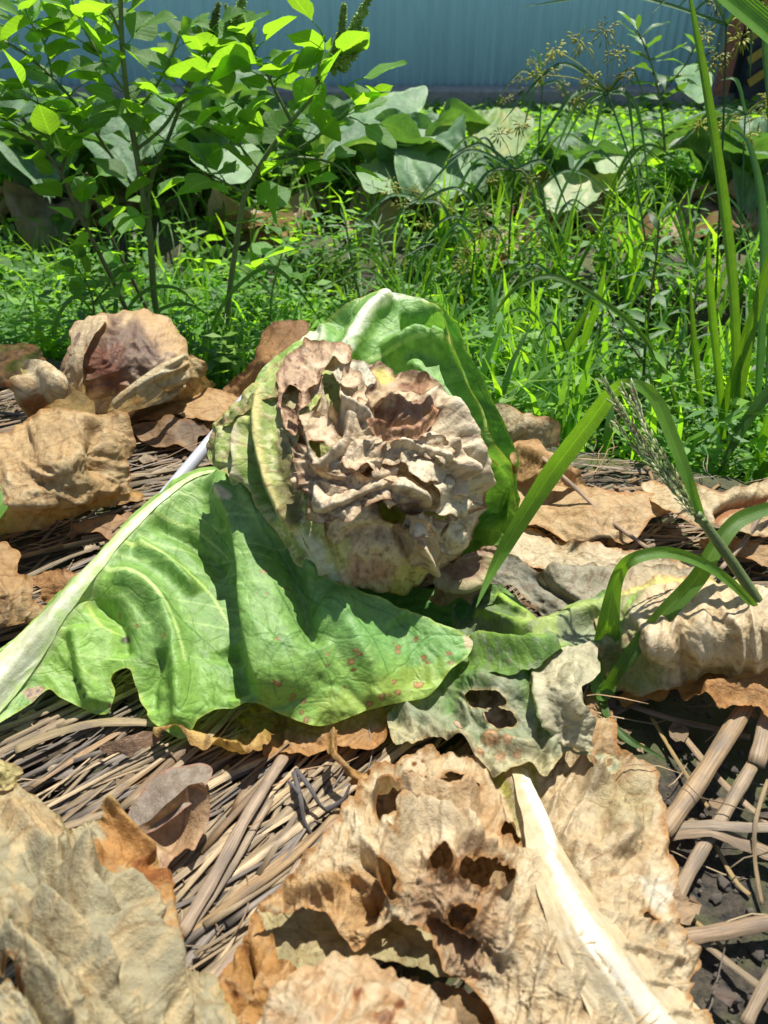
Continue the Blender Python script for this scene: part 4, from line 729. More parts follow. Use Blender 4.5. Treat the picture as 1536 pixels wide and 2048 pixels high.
# ================================================================ DRY LEAVES AROUND
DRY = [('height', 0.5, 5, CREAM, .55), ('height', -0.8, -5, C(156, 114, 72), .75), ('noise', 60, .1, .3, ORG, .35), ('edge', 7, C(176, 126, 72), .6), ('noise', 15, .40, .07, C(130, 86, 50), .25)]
bl = empty('ribbed_dry_leaf', W(1100, 1850, z=0.0), 'large torn tan cabbage leaf with a broad white rib and ragged holes', 'dead leaf')
RB = [(1030, 1545), (1055, 1640), (1092, 1740), (1150, 1850), (1225, 1960), (1320, 2080), (1400, 2180)]
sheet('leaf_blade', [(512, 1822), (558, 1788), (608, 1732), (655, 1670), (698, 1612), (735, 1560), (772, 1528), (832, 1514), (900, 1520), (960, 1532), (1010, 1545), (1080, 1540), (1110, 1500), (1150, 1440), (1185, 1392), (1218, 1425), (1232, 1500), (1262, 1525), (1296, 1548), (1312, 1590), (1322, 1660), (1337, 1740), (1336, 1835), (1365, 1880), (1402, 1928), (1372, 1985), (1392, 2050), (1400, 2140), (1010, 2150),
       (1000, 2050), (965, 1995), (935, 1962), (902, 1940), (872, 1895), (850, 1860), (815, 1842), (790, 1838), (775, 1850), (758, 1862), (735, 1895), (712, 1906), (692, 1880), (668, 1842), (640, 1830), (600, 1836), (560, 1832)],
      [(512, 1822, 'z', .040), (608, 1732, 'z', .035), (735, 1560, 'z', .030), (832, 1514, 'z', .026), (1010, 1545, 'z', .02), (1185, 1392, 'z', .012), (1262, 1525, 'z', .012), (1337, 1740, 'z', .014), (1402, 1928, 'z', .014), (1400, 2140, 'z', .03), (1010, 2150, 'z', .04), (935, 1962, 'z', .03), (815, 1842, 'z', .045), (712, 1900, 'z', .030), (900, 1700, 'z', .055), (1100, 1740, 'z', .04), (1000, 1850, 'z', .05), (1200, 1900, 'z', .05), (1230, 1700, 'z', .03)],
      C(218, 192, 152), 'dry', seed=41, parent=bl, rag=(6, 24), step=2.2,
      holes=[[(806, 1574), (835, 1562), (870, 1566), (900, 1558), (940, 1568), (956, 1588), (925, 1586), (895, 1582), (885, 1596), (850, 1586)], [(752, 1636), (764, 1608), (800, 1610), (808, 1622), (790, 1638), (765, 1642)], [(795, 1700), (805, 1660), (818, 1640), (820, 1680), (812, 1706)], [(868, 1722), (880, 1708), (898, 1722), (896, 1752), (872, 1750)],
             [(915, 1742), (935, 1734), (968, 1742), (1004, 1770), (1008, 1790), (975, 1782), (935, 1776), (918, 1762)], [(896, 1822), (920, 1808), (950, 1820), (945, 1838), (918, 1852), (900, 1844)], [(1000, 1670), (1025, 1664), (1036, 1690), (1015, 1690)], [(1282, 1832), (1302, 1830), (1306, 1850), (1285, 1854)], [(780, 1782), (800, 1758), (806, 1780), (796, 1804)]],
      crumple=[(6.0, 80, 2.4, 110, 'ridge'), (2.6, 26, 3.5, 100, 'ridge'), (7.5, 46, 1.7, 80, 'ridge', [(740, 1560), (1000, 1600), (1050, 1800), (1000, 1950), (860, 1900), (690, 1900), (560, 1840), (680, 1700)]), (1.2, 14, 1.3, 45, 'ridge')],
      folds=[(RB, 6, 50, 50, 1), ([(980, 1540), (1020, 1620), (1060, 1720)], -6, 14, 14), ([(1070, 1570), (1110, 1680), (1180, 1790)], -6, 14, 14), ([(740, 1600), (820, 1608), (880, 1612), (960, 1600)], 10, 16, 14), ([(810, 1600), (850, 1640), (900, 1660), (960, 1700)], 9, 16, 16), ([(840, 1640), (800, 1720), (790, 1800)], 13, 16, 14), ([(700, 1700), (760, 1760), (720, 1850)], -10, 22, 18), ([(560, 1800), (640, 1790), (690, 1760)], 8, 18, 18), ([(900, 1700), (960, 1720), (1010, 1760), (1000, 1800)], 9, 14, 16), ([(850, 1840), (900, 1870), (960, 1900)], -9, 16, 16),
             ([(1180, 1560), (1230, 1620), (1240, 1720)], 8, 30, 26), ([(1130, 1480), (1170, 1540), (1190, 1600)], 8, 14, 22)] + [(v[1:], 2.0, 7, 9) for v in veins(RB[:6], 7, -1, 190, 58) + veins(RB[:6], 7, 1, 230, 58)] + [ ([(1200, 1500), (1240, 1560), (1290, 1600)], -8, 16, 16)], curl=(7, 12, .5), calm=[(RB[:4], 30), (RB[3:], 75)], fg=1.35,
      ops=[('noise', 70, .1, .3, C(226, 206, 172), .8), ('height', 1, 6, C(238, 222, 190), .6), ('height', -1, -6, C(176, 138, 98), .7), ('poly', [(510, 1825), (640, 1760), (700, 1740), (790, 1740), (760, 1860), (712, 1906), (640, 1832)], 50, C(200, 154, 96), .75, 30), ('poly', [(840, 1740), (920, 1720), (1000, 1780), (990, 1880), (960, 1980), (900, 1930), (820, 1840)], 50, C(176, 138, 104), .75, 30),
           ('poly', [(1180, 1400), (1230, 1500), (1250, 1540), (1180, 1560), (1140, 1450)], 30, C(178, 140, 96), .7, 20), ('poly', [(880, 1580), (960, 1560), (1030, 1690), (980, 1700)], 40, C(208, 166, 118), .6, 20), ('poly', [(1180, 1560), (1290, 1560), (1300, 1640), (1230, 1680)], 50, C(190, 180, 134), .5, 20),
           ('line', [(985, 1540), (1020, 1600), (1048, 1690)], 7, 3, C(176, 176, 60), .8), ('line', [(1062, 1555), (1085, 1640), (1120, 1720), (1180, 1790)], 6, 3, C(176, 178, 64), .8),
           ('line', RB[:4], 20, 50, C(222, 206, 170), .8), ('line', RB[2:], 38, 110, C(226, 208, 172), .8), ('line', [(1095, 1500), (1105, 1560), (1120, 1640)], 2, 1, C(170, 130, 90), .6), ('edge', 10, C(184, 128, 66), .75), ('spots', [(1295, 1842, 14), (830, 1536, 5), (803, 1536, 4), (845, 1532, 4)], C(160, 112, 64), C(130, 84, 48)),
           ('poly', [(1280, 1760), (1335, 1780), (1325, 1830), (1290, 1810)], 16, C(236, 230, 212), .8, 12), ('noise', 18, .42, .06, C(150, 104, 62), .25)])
tag(sheet('grey_dry_leaf', [(508, 1832), (560, 1820), (640, 1815), (700, 1850), (770, 1830), (850, 1838), (890, 1900), (925, 1948), (900, 1962), (850, 1952), (790, 1930), (700, 1925), (640, 1950), (600, 1985), (555, 1960), (530, 1900)],
      [(508, 1832, 'z', .02), (640, 1815, 'z', .015), (850, 1838, 'z', .02), (925, 1950, 'z', .03), (790, 1930, 'z', .035), (600, 1985, 'z', .03), (700, 1870, 'z', .02)], C(186, 172, 128), 'dry', seed=42, rag=(4, 22), crumple=[(3.5, 60, 1.6, 20, 'ridge'), (1, 16, 1, 0, 'ridge')], curl=(4, 10, .1),
      ops=[('noise', 50, .1, .3, C(160, 150, 112), .7), ('edge', 7, C(150, 116, 62), .7), ('height', 0, 3, C(206, 192, 152), .6)]), 'khaki grey dry leaf lying under the torn flap of the ribbed tan leaf', 'dead leaf')
tag(sheet('orange_dry_leaf', [(440, 1995), (448, 1930), (492, 1880), (512, 1835), (545, 1880), (560, 1930), (620, 1960), (680, 1990), (660, 2060), (640, 2140), (430, 2140)], [(440, 1995, 'z', .03), (512, 1835, 'z', .02), (680, 1990, 'z', .025), (640, 2140, 'z', .03), (430, 2140, 'z', .04), (540, 1980, 'z', .04)], C(190, 140, 78), 'dry', seed=43, rag=(5, 22),
      crumple=[(5, 50, 1.6, 110, 'ridge'), (1.4, 16, 1, 0, 'ridge')], folds=[([(490, 1880), (500, 1960), (470, 2040)], -9, 8, 10)], curl=(5, 10, .4), ops=DRY + [('line', [(490, 1890), (505, 1960), (470, 2040)], 4, 3, C(120, 72, 34), .7)]), 'orange brown dry leaf at the lower edge beside the big khaki leaf', 'dead leaf')
tag(sheet('pale_dry_leaf', [(500, 2080), (540, 2000), (590, 1950), (650, 1925), (720, 1918), (770, 1935), (830, 1965), (890, 2008), (925, 2060), (940, 2160), (480, 2160)], [(500, 2080, 'z', .07), (590, 1950, 'z', .075), (720, 1918, 'z', .07), (890, 2008, 'z', .065), (940, 2160, 'z', .08), (480, 2160, 'z', .08), (700, 2050, 'z', .10)], C(226, 200, 164), 'dry', seed=44, rag=(3, 26),
      crumple=[(5, 40, 3.2, 120, 'ridge'), (1.2, 16, 1, 0, 'ridge')], curl=(4, 10, .2), ops=[('noise', 50, .0, .3, C(206, 160, 112), .7), ('spots', [(765, 2040, 26), (800, 2010, 12), (715, 1990, 10)], C(176, 120, 78), C(140, 88, 58)), ('height', 0, 4, CREAM, .6), ('edge', 8, C(206, 170, 120), .6)]), 'pale pinkish dry leaf nearest the camera in the middle of the bottom edge', 'dead leaf')
sheet_kw = dict(step=2.4)
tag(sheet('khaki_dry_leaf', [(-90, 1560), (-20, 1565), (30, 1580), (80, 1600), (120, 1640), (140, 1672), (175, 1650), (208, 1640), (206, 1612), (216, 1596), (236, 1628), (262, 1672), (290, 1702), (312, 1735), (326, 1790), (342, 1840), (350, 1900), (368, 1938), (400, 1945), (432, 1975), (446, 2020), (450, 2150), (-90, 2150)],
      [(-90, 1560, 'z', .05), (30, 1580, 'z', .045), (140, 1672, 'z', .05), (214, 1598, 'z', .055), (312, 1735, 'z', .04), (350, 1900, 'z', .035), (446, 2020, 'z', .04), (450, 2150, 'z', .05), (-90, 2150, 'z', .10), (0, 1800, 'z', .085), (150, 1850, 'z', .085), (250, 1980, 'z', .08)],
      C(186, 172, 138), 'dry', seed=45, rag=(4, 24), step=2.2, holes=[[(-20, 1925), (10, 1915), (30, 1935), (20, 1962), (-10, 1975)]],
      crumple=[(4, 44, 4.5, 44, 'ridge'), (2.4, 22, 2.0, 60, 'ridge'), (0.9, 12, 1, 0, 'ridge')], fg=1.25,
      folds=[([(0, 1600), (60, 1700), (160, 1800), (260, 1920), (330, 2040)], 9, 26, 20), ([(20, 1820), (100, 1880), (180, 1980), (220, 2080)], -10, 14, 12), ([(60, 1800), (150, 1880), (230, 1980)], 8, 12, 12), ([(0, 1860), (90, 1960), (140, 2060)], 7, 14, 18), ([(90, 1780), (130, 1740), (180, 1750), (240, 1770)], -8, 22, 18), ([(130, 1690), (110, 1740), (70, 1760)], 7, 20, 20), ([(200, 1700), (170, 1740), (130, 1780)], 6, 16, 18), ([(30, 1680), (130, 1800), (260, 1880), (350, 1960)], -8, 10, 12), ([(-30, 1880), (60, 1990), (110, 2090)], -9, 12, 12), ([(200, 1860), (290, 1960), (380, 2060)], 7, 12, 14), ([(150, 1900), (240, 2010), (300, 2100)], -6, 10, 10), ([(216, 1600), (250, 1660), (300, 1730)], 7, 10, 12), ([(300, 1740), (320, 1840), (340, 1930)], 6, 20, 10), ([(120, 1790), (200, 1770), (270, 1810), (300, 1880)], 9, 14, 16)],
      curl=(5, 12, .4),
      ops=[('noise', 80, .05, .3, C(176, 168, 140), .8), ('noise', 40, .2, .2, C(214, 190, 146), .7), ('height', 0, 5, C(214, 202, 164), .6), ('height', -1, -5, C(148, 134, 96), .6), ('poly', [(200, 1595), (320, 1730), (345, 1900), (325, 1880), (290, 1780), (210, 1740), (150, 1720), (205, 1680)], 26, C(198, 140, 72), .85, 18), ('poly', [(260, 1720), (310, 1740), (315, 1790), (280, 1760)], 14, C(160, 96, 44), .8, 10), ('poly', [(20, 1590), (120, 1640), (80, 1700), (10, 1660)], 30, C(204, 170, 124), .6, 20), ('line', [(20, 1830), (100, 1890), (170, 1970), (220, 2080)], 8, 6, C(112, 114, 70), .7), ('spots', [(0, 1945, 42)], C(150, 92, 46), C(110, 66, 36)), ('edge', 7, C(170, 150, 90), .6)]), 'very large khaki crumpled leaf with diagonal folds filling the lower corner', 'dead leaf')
def dl(label, outline, ctrl, base=TAN, seed=1, ops=None, crumple=None, folds=(), holes=(), rag=(5, 16), curl=(5, 10, .4), name='dry_leaf', group=None, mat='dry', step=2.6):
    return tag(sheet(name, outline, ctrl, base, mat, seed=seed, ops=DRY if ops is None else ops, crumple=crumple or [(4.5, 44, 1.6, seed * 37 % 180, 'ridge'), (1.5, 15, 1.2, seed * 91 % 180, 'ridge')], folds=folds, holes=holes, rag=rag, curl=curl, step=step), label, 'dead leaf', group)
dl('small yellow curled leaf tip lying above the big khaki leaf', [(-30, 1515), (0, 1520), (25, 1530), (38, 1548), (30, 1568), (5, 1575), (-30, 1570)], [(-30, 1515, 'z', .05), (38, 1548, 'z', .05), (0, 1575, 'z', .05), (0, 1540, 'z', .06)], C(214, 200, 140), 51)
dl('yellowish brown curled leaf sticking out under the big green leaf', [(302, 1472), (345, 1478), (372, 1488), (392, 1440), (440, 1405), (520, 1395), (548, 1420), (556, 1452), (536, 1500), (502, 1530), (468, 1518), (430, 1508), (398, 1508), (360, 1492), (318, 1490)],
   [(302, 1472, 'z', .012), (400, 1505, 'z', .026), (500, 1528, 'z', .028), (552, 1450, 'z', .02), (440, 1405, 'z', .008), (450, 1470, 'z', .006)], C(196, 160, 84), 52, [('noise', 40, .0, .3, C(150, 136, 60), .8), ('line', [(318, 1482), (370, 1492), (430, 1510), (500, 1526), (536, 1500)], 12, 8, C(222, 184, 116), .9), ('edge', 6, C(160, 110, 54), .6), ('noise', 14, .34, .07, C(110, 84, 44), .6)], folds=[([(318, 1484), (370, 1492), (430, 1508), (500, 1524), (540, 1480)], 9, 8, 8, 1)])  # the pale line paints the sunlit rim into the leaf colour
dl('flat orange tan leaf under the spotted edge of the green leaf', [(528, 1512), (540, 1440), (580, 1420), (660, 1440), (750, 1415), (775, 1450), (768, 1490), (720, 1505), (660, 1500), (620, 1516), (570, 1510)], [(528, 1512, 'z', .014), (560, 1430, 'z', .01), (750, 1415, 'z', .012), (768, 1490, 'z', .016), (640, 1515, 'z', .016), (650, 1460, 'z', .02)], C(196, 146, 92), 53)
dl('thin twisted strip of dry leaf dangling below the green leaf edge', [(655, 1475), (672, 1470), (672, 1500), (690, 1535), (715, 1545), (735, 1535), (738, 1560), (722, 1578), (700, 1570), (690, 1580), (692, 1555), (668, 1530), (652, 1500)], [(660, 1475, 'z', .03), (680, 1530, 'z', .03), (735, 1545, 'z', .02), (700, 1575, 'z', .02)], C(200, 160, 100), 54, folds=[([(662, 1478), (668, 1515), (700, 1555), (730, 1560)], 6, 7, 7, 1)], step=2)
dl('crumpled brown leaf scrap at the bottom between two tan leaves', [(860, 1990), (900, 1985), (960, 2010), (1010, 2050), (1020, 2140), (900, 2140), (880, 2060)], [(860, 1990, 'z', .02), (1010, 2050, 'z', .02), (900, 2140, 'z', .03), (940, 2060, 'z', .03)], C(140, 116, 84), 55)
# left of the cabbage
dl('wide tan crumpled leaf with a puckered middle left of the grey tube', [(-90, 880), (0, 872), (60, 842), (120, 818), (178, 834), (225, 828), (262, 850), (268, 900), (252, 925), (264, 955), (252, 975), (288, 988), (275, 1004), (222, 1010), (165, 1018), (95, 1050), (0, 1072), (-90, 1090)],
   [(-90, 880, 'z', .06), (60, 842, 'z', .065), (178, 834, 'z', .085), (262, 850, 'z', .075), (264, 955, 'z', .04), (285, 988, 'z', .03), (165, 1015, 'z', .035), (0, 1070, 'z', .035), (-90, 1090, 'z', .04), (120, 920, 'z', .085), (0, 950, 'z', .07)], C(206, 172, 124), 56,
   ops=[('noise', 60, .1, .3, C(218, 186, 140), .7), ('height', .5, 5, C(232, 212, 172), .7), ('height', -1, -5, C(150, 112, 70), .8), ('poly', [(0, 1030), (150, 1000), (285, 985), (220, 1015), (0, 1075)], 20, C(196, 146, 66), .7, 14), ('edge', 8, C(170, 120, 56), .7), ('noise', 16, .40, .06, C(120, 90, 60), .3)],
   crumple=[(6.5, 60, 1.4, 30, 'ridge'), (2.5, 22, 1.3, 80, 'ridge'), (1, 10, 1, 0, 'ridge')], folds=[([(180, 850), (190, 900), (200, 960)], -14, 22, 16), ([(0, 1010), (80, 1000), (170, 985), (240, 985)], 9, 22, 16), ([(60, 880), (120, 860), (200, 850)], 9, 20, 20)])
dl('pale folded leaf standing up at the left of the rotten brown head', [(52, 760), (48, 735), (70, 718), (110, 735), (145, 765), (180, 790), (192, 812), (180, 838), (140, 828), (105, 845), (75, 838), (58, 810)],
   [(52, 740, 'z', .075), (110, 735, 'z', .09), (190, 812, 'z', .06), (140, 830, 'z', .03), (70, 835, 'z', .02), (100, 780, 'z', .085)], C(224, 206, 170), 57, folds=[([(55, 750), (65, 800), (85, 835)], 12, 12, 14), ([(80, 730), (130, 780), (185, 810)], 8, 14, 16)],
   ops=[('height', 0, 5, CREAM, .8), ('poly', [(60, 790), (95, 800), (110, 845), (75, 838)], 14, C(150, 88, 34), .85, 8), ('line', [(52, 740), (58, 790), (74, 830)], 6, 5, C(206, 184, 110), .8), ('noise', 20, .3, .1, C(190, 150, 100), .6)])
dl('drooping pinkish leaf with green streaks at the left edge behind the dry leaves', [(-90, 700), (0, 690), (40, 684), (75, 690), (90, 715), (82, 745), (60, 740), (40, 760), (60, 775), (30, 785), (0, 772), (-90, 790)], [(-90, 700, 'z', .07), (40, 684, 'z', .085), (90, 715, 'z', .07), (60, 775, 'z', .03), (-90, 790, 'z', .03)], C(190, 160, 130), 58,
   ops=[('line', [(20, 735), (50, 720), (80, 705)], 12, 8, C(120, 150, 80), .8), ('line', [(-60, 705), (0, 698), (50, 690)], 8, 5, C(150, 166, 100), .7), ('height', 0, 4, C(216, 196, 168), .7), ('poly', [(0, 765), (60, 770), (30, 790), (-20, 785)], 10, C(176, 104, 50), .8, 6), ('edge', 5, BRN, .6)])
dl('flat brown leaf scrap on the straw below the wide tan leaf', [(148, 1056), (170, 1045), (215, 1030), (262, 1025), (268, 1050), (250, 1075), (225, 1082), (200, 1066), (172, 1068)], [(148, 1056, 'z', .016), (262, 1025, 'z', .018), (240, 1078, 'z', .016), (200, 1050, 'z', .02)], C(172, 140, 110), 59, crumple=[(1.5, 30, 1.5, 0, 'ridge')])
dl('crinkled brown dry leaf at the left edge below the flat scrap', [(-60, 1085), (0, 1088), (20, 1100), (38, 1115), (30, 1150), (60, 1165), (62, 1200), (90, 1215), (80, 1240), (0, 1252), (-60, 1250)], [(-60, 1085, 'z', .04), (38, 1115, 'z', .03), (90, 1220, 'z', .02), (-60, 1250, 'z', .02), (0, 1180, 'z', .045)], C(186, 154, 112), 60)
dl('orange brown shredded leaf beside the white rib of the green leaf', [(80, 1150), (110, 1138), (140, 1150), (168, 1160), (150, 1185), (112, 1196), (96, 1205), (88, 1180), (70, 1170)], [(80, 1150, 'z', .03), (168, 1160, 'z', .03), (96, 1205, 'z', .02), (120, 1170, 'z', .035)], C(176, 132, 86), 61, rag=(7, 10))
dl('tan leaf scrap right behind the grey tube near the rotten head', [(380, 790), (420, 775), (455, 790), (480, 800), (450, 830), (430, 850), (400, 842), (355, 838), (300, 845), (280, 840), (320, 820)], [(380, 790, 'z', .02), (480, 800, 'z', .025), (280, 840, 'z', .015), (430, 848, 'z', .018), (400, 815, 'z', .03)], C(206, 170, 124), 62)
dl('dark mottled brown leaf beneath the rotten brown head', [(262, 860), (300, 846), (350, 840), (400, 848), (420, 862), (400, 880), (384, 905), (350, 895), (310, 893), (280, 880)], [(262, 860, 'z', .014), (400, 848, 'z', .02), (384, 905, 'z', .012), (280, 880, 'z', .012), (340, 865, 'z', .022)], C(130, 110, 92), 63)
dl('stiff brown leaf standing behind the left side of the green upright leaf', [(445, 800), (458, 765), (490, 745), (515, 705), (530, 665), (560, 645), (595, 642), (618, 655), (600, 690), (560, 720), (540, 760), (520, 800), (490, 815)],
   [(445, 800, 'z', .02), (515, 705, 'z', .07), (560, 645, 'z', .10), (615, 655, 'z', .10), (540, 760, 'z', .06), (490, 812, 'z', .02), (530, 720, 'z', .085)], C(184, 138, 92), 64, crumple=[(6, 40, 1.6, 120, 'ridge'), (1.6, 14, 1, 0, 'ridge')], ops=[('height', 0, 5, C(214, 180, 134), .8), ('height', -1, -5, C(110, 74, 46), .8), ('poly', [(540, 650), (615, 650), (600, 690), (560, 700)], 20, C(136, 98, 62), .7, 10), ('edge', 6, C(120, 80, 46), .7)])
# rotten brown head on the left
rc = empty('rotten_cabbage', W(255, 840, z=0.0), 'rotten collapsed cabbage head with a brown slimy middle, left of the green one', 'cabbage')
RE = ellipsoid_depth(252, 745, 0.84, 145, 122, 0.075)
th, ph = np.meshgrid(np.linspace(0, math.pi, 60), np.linspace(0, 2 * math.pi, 100, endpoint=False), indexing='ij')
cR = place(252., 748., 0.85); rr = 1 + 0.05 * fbm(np.cos(ph) * 2, np.sin(ph) * 2, np.cos(th) * 2, 4, 3)
Pc = np.stack([cR[0] + .066 * np.sin(th) * np.cos(ph) * rr, cR[1] + .06 * np.sin(th) * np.sin(ph) * rr, cR[2] + .054 * np.cos(th) * rr], -1).reshape(-1, 3)
i2 = np.arange(6000).reshape(60, 100); nx_ = np.roll(i2, -1, 1); Fc = np.stack([i2[:-1].ravel(), i2[1:].ravel(), nx_[1:].ravel(), nx_[:-1].ravel()], 1)
me = mesh('head', Pc, Fc, M['rot'], np.tile(C(150, 120, 90), (6000, 1))); me.transform(Matrix.Translation(-rc.location)); link('head', me, rc, rc.location)
sheet('rotten_leaf', [(140, 700), (150, 655), (185, 632), (230, 630), (275, 622), (310, 625), (345, 650), (375, 680), (378, 715), (370, 760), (340, 795), (290, 815), (240, 835), (190, 828), (150, 800), (135, 760)], RE, C(206, 176, 136), 'rot', seed=71, parent=rc, rag=(5, 18), step=2.2,
      crumple=[(6, 44, 1.3, 30, 'ridge'), (2, 15, 1.2, 80, 'ridge')], folds=[([(150, 780), (165, 700), (190, 650)], 8, 18, 16), ([(200, 820), (220, 780), (215, 750)], -12, 18, 16)], curl=(5, 9, .3),
      ops=[('height', 0, 5, C(232, 216, 190), .7), ('poly', [(165, 690), (210, 650), (290, 640), (330, 680), (320, 730), (260, 760), (230, 790), (190, 770)], 40, C(104, 78, 66), .85, 26), ('poly', [(175, 700), (240, 700), (240, 780), (185, 775)], 30, C(146, 84, 62), .6, 20), ('noise', 22, .15, .12, C(120, 96, 84), .5), ('poly', [(275, 622), (345, 650), (375, 700), (330, 700), (280, 650)], 20, C(204, 168, 124), .7, 12), ('edge', 5, C(170, 130, 84), .6)])
sheet('wrapper_leaf', [(215, 835), (225, 800), (262, 770), (300, 742), (340, 722), (368, 708), (378, 725), (372, 765), (345, 795), (300, 810), (262, 822), (245, 838)], ellipsoid_depth(252, 745, 0.825, 150, 126, 0.075), C(226, 208, 170), 'dry', seed=72, parent=rc, rag=(2, 18), step=2.2,
      crumple=[(6, 26, 4, -32, 'ridge'), (2.5, 12, 4, -32, 'ridge')], folds=[([(225, 815), (280, 770), (370, 715)], 8, 12, 14)], ops=[('height', -.5, -2, C(170, 130, 90), .8), ('noise', 30, .1, .2, C(206, 170, 120), .6), ('line', [(225, 820), (280, 775), (370, 715)], 5, 5, C(236, 226, 196), .8)])
sheet('wrapper_leaf', [(128, 760), (140, 690), (148, 655), (180, 634), (215, 632), (200, 660), (178, 690), (165, 740), (170, 790), (150, 800)], ellipsoid_depth(252, 745, 0.825, 150, 126, 0.075), C(224, 200, 164), 'dry', seed=73, parent=rc, rag=(2, 18), crumple=[(6, 26, 4, -70, 'ridge'), (2.5, 12, 3, -70, 'ridge')], ops=[('height', -.5, -2, C(190, 150, 110), .7)])
sheet('withered_leaf', [(350, 720), (385, 712), (415, 730), (412, 752), (432, 770), (400, 790), (360, 800), (330, 800), (345, 770)], [(350, 720, 'z', .06), (415, 730, 'z', .055), (432, 770, 'z', .02), (330, 800, 'z', .03), (385, 755, 'z', .05)], C(206, 180, 130), 'dry', seed=74, parent=rc, rag=(6, 12), crumple=[(5, 26, 1.3, 20, 'ridge')], ops=DRY)
# right of the cabbage
RC = [('height', .5, 5, C(244, 232, 208), .7), ('height', -1, -5, C(178, 136, 92), .7), ('noise', 50, .15, .3, C(200, 160, 110), .4), ('edge', 7, C(180, 124, 66), .7), ('noise', 16, .42, .06, C(140, 96, 60), .25)]
dl('cream folded leaf edge behind the green upright leaf on its right', [(990, 815), (1020, 812), (1055, 828), (1100, 838), (1118, 860), (1105, 892), (1040, 888), (1000, 880)], [(990, 815, 'z', .03), (1100, 838, 'z', .04), (1105, 892, 'z', .01), (1000, 880, 'z', .02), (1055, 850, 'z', .045)], C(214, 196, 160), 81, RC)
dl('brown twisted dry leaf right beside the green upright leaf', [(1020, 905), (1038, 885), (1072, 885), (1105, 912), (1145, 935), (1168, 965), (1170, 985), (1120, 972), (1080, 962), (1030, 962)], [(1020, 905, 'z', .03), (1072, 885, 'z', .035), (1170, 980, 'z', .015), (1030, 962, 'z', .02), (1090, 935, 'z', .05)], C(204, 166, 120), 82, folds=[([(1030, 900), (1090, 920), (1150, 960)], 8, 14, 10)])
dl('flat sunlit tan leaf on the bed edge behind the grass blade', [(1015, 965), (1090, 960), (1150, 972), (1215, 985), (1290, 985), (1345, 1008), (1330, 1030), (1290, 1050), (1252, 1092), (1210, 1082), (1150, 1088), (1085, 1062), (1030, 1045)], [(1015, 965, 'z', .02), (1150, 972, 'z', .02), (1345, 1008, 'z', .022), (1252, 1092, 'z', .02), (1085, 1062, 'z', .022), (1180, 1020, 'z', .04), (1030, 1045, 'z', .02)], C(214, 182, 138), 83, RC, crumple=[(4, 60, 2.0, 15, 'ridge'), (1.5, 18, 1.4, 15, 'ridge')])
dl('long cream ruffled leaf along the bed edge at the right', [(1288, 982), (1310, 965), (1370, 968), (1430, 982), (1480, 975), (1536, 962), (1640, 960), (1640, 1060), (1560, 1070), (1500, 1075), (1440, 1050), (1400, 1052), (1350, 1030), (1310, 1010)], [(1288, 982, 'z', .02), (1370, 966, 'z', .035), (1536, 962, 'z', .035), (1640, 960, 'z', .035), (1640, 1060, 'z', .02), (1500, 1075, 'z', .03), (1310, 1010, 'z', .03), (1430, 1010, 'z', .06)], C(226, 206, 168), 84, RC + [('line', [(1440, 1035), (1480, 1010), (1540, 1000), (1600, 1010)], 12, 14, C(170, 104, 50), .8)], crumple=[(6, 44, 1.5, 100, 'ridge'), (2, 18, 1.4, 40, 'ridge')], folds=[([(1430, 1040), (1480, 1005), (1600, 1000)], -12, 12, 12)])
dl('bright bleached leaf lying just right of the withered curl', [(1000, 1100), (1015, 1075), (1060, 1062), (1110, 1080), (1200, 1092), (1270, 1108), (1340, 1120), (1430, 1125), (1400, 1152), (1300, 1150), (1200, 1145), (1100, 1142), (1040, 1135)], [(1000, 1100, 'z', .024), (1060, 1062, 'z', .016), (1430, 1125, 'z', .02), (1300, 1150, 'z', .02), (1040, 1135, 'z', .016), (1180, 1118, 'z', .034)], C(230, 212, 178), 85, RC, crumple=[(3.5, 50, 1.8, 15, 'ridge'), (1.5, 16, 1.4, 15, 'ridge')])
dl('rounded brown leaf scrap near the crossing grass stems', [(1400, 1085), (1440, 1070), (1500, 1085), (1560, 1090), (1640, 1100), (1640, 1140), (1536, 1135), (1480, 1115), (1430, 1110)], [(1400, 1085, 'z', .016), (1500, 1085, 'z', .02), (1640, 1100, 'z', .02), (1640, 1140, 'z', .016), (1480, 1115, 'z', .014)], C(196, 162, 120), 86, crumple=[(2.5, 30, 1.5, 0, 'ridge')])
dl('dark orange ruffled leaf edge over the crossed stalks at the right', [(1236, 1400), (1262, 1385), (1330, 1362), (1420, 1345), (1500, 1335), (1640, 1320), (1640, 1450), (1560, 1450), (1536, 1442), (1500, 1418), (1440, 1416), (1425, 1405), (1395, 1402), (1370, 1412), (1355, 1385), (1320, 1400), (1280, 1408), (1250, 1420)],
   [(1236, 1400, 'z', .008), (1330, 1362, 'z', .012), (1640, 1320, 'z', .02), (1640, 1450, 'z', .03), (1500, 1418, 'z', .034), (1425, 1410, 'z', .034), (1280, 1408, 'z', .012), (1450, 1375, 'z', .03)], C(190, 140, 84), 87, crumple=[(5, 34, 1.5, 20, 'ridge'), (2, 14, 1.2, 20, 'ridge')], folds=[([(1400, 1395), (1450, 1385), (1500, 1395), (1560, 1430)], 9, 12, 14)])
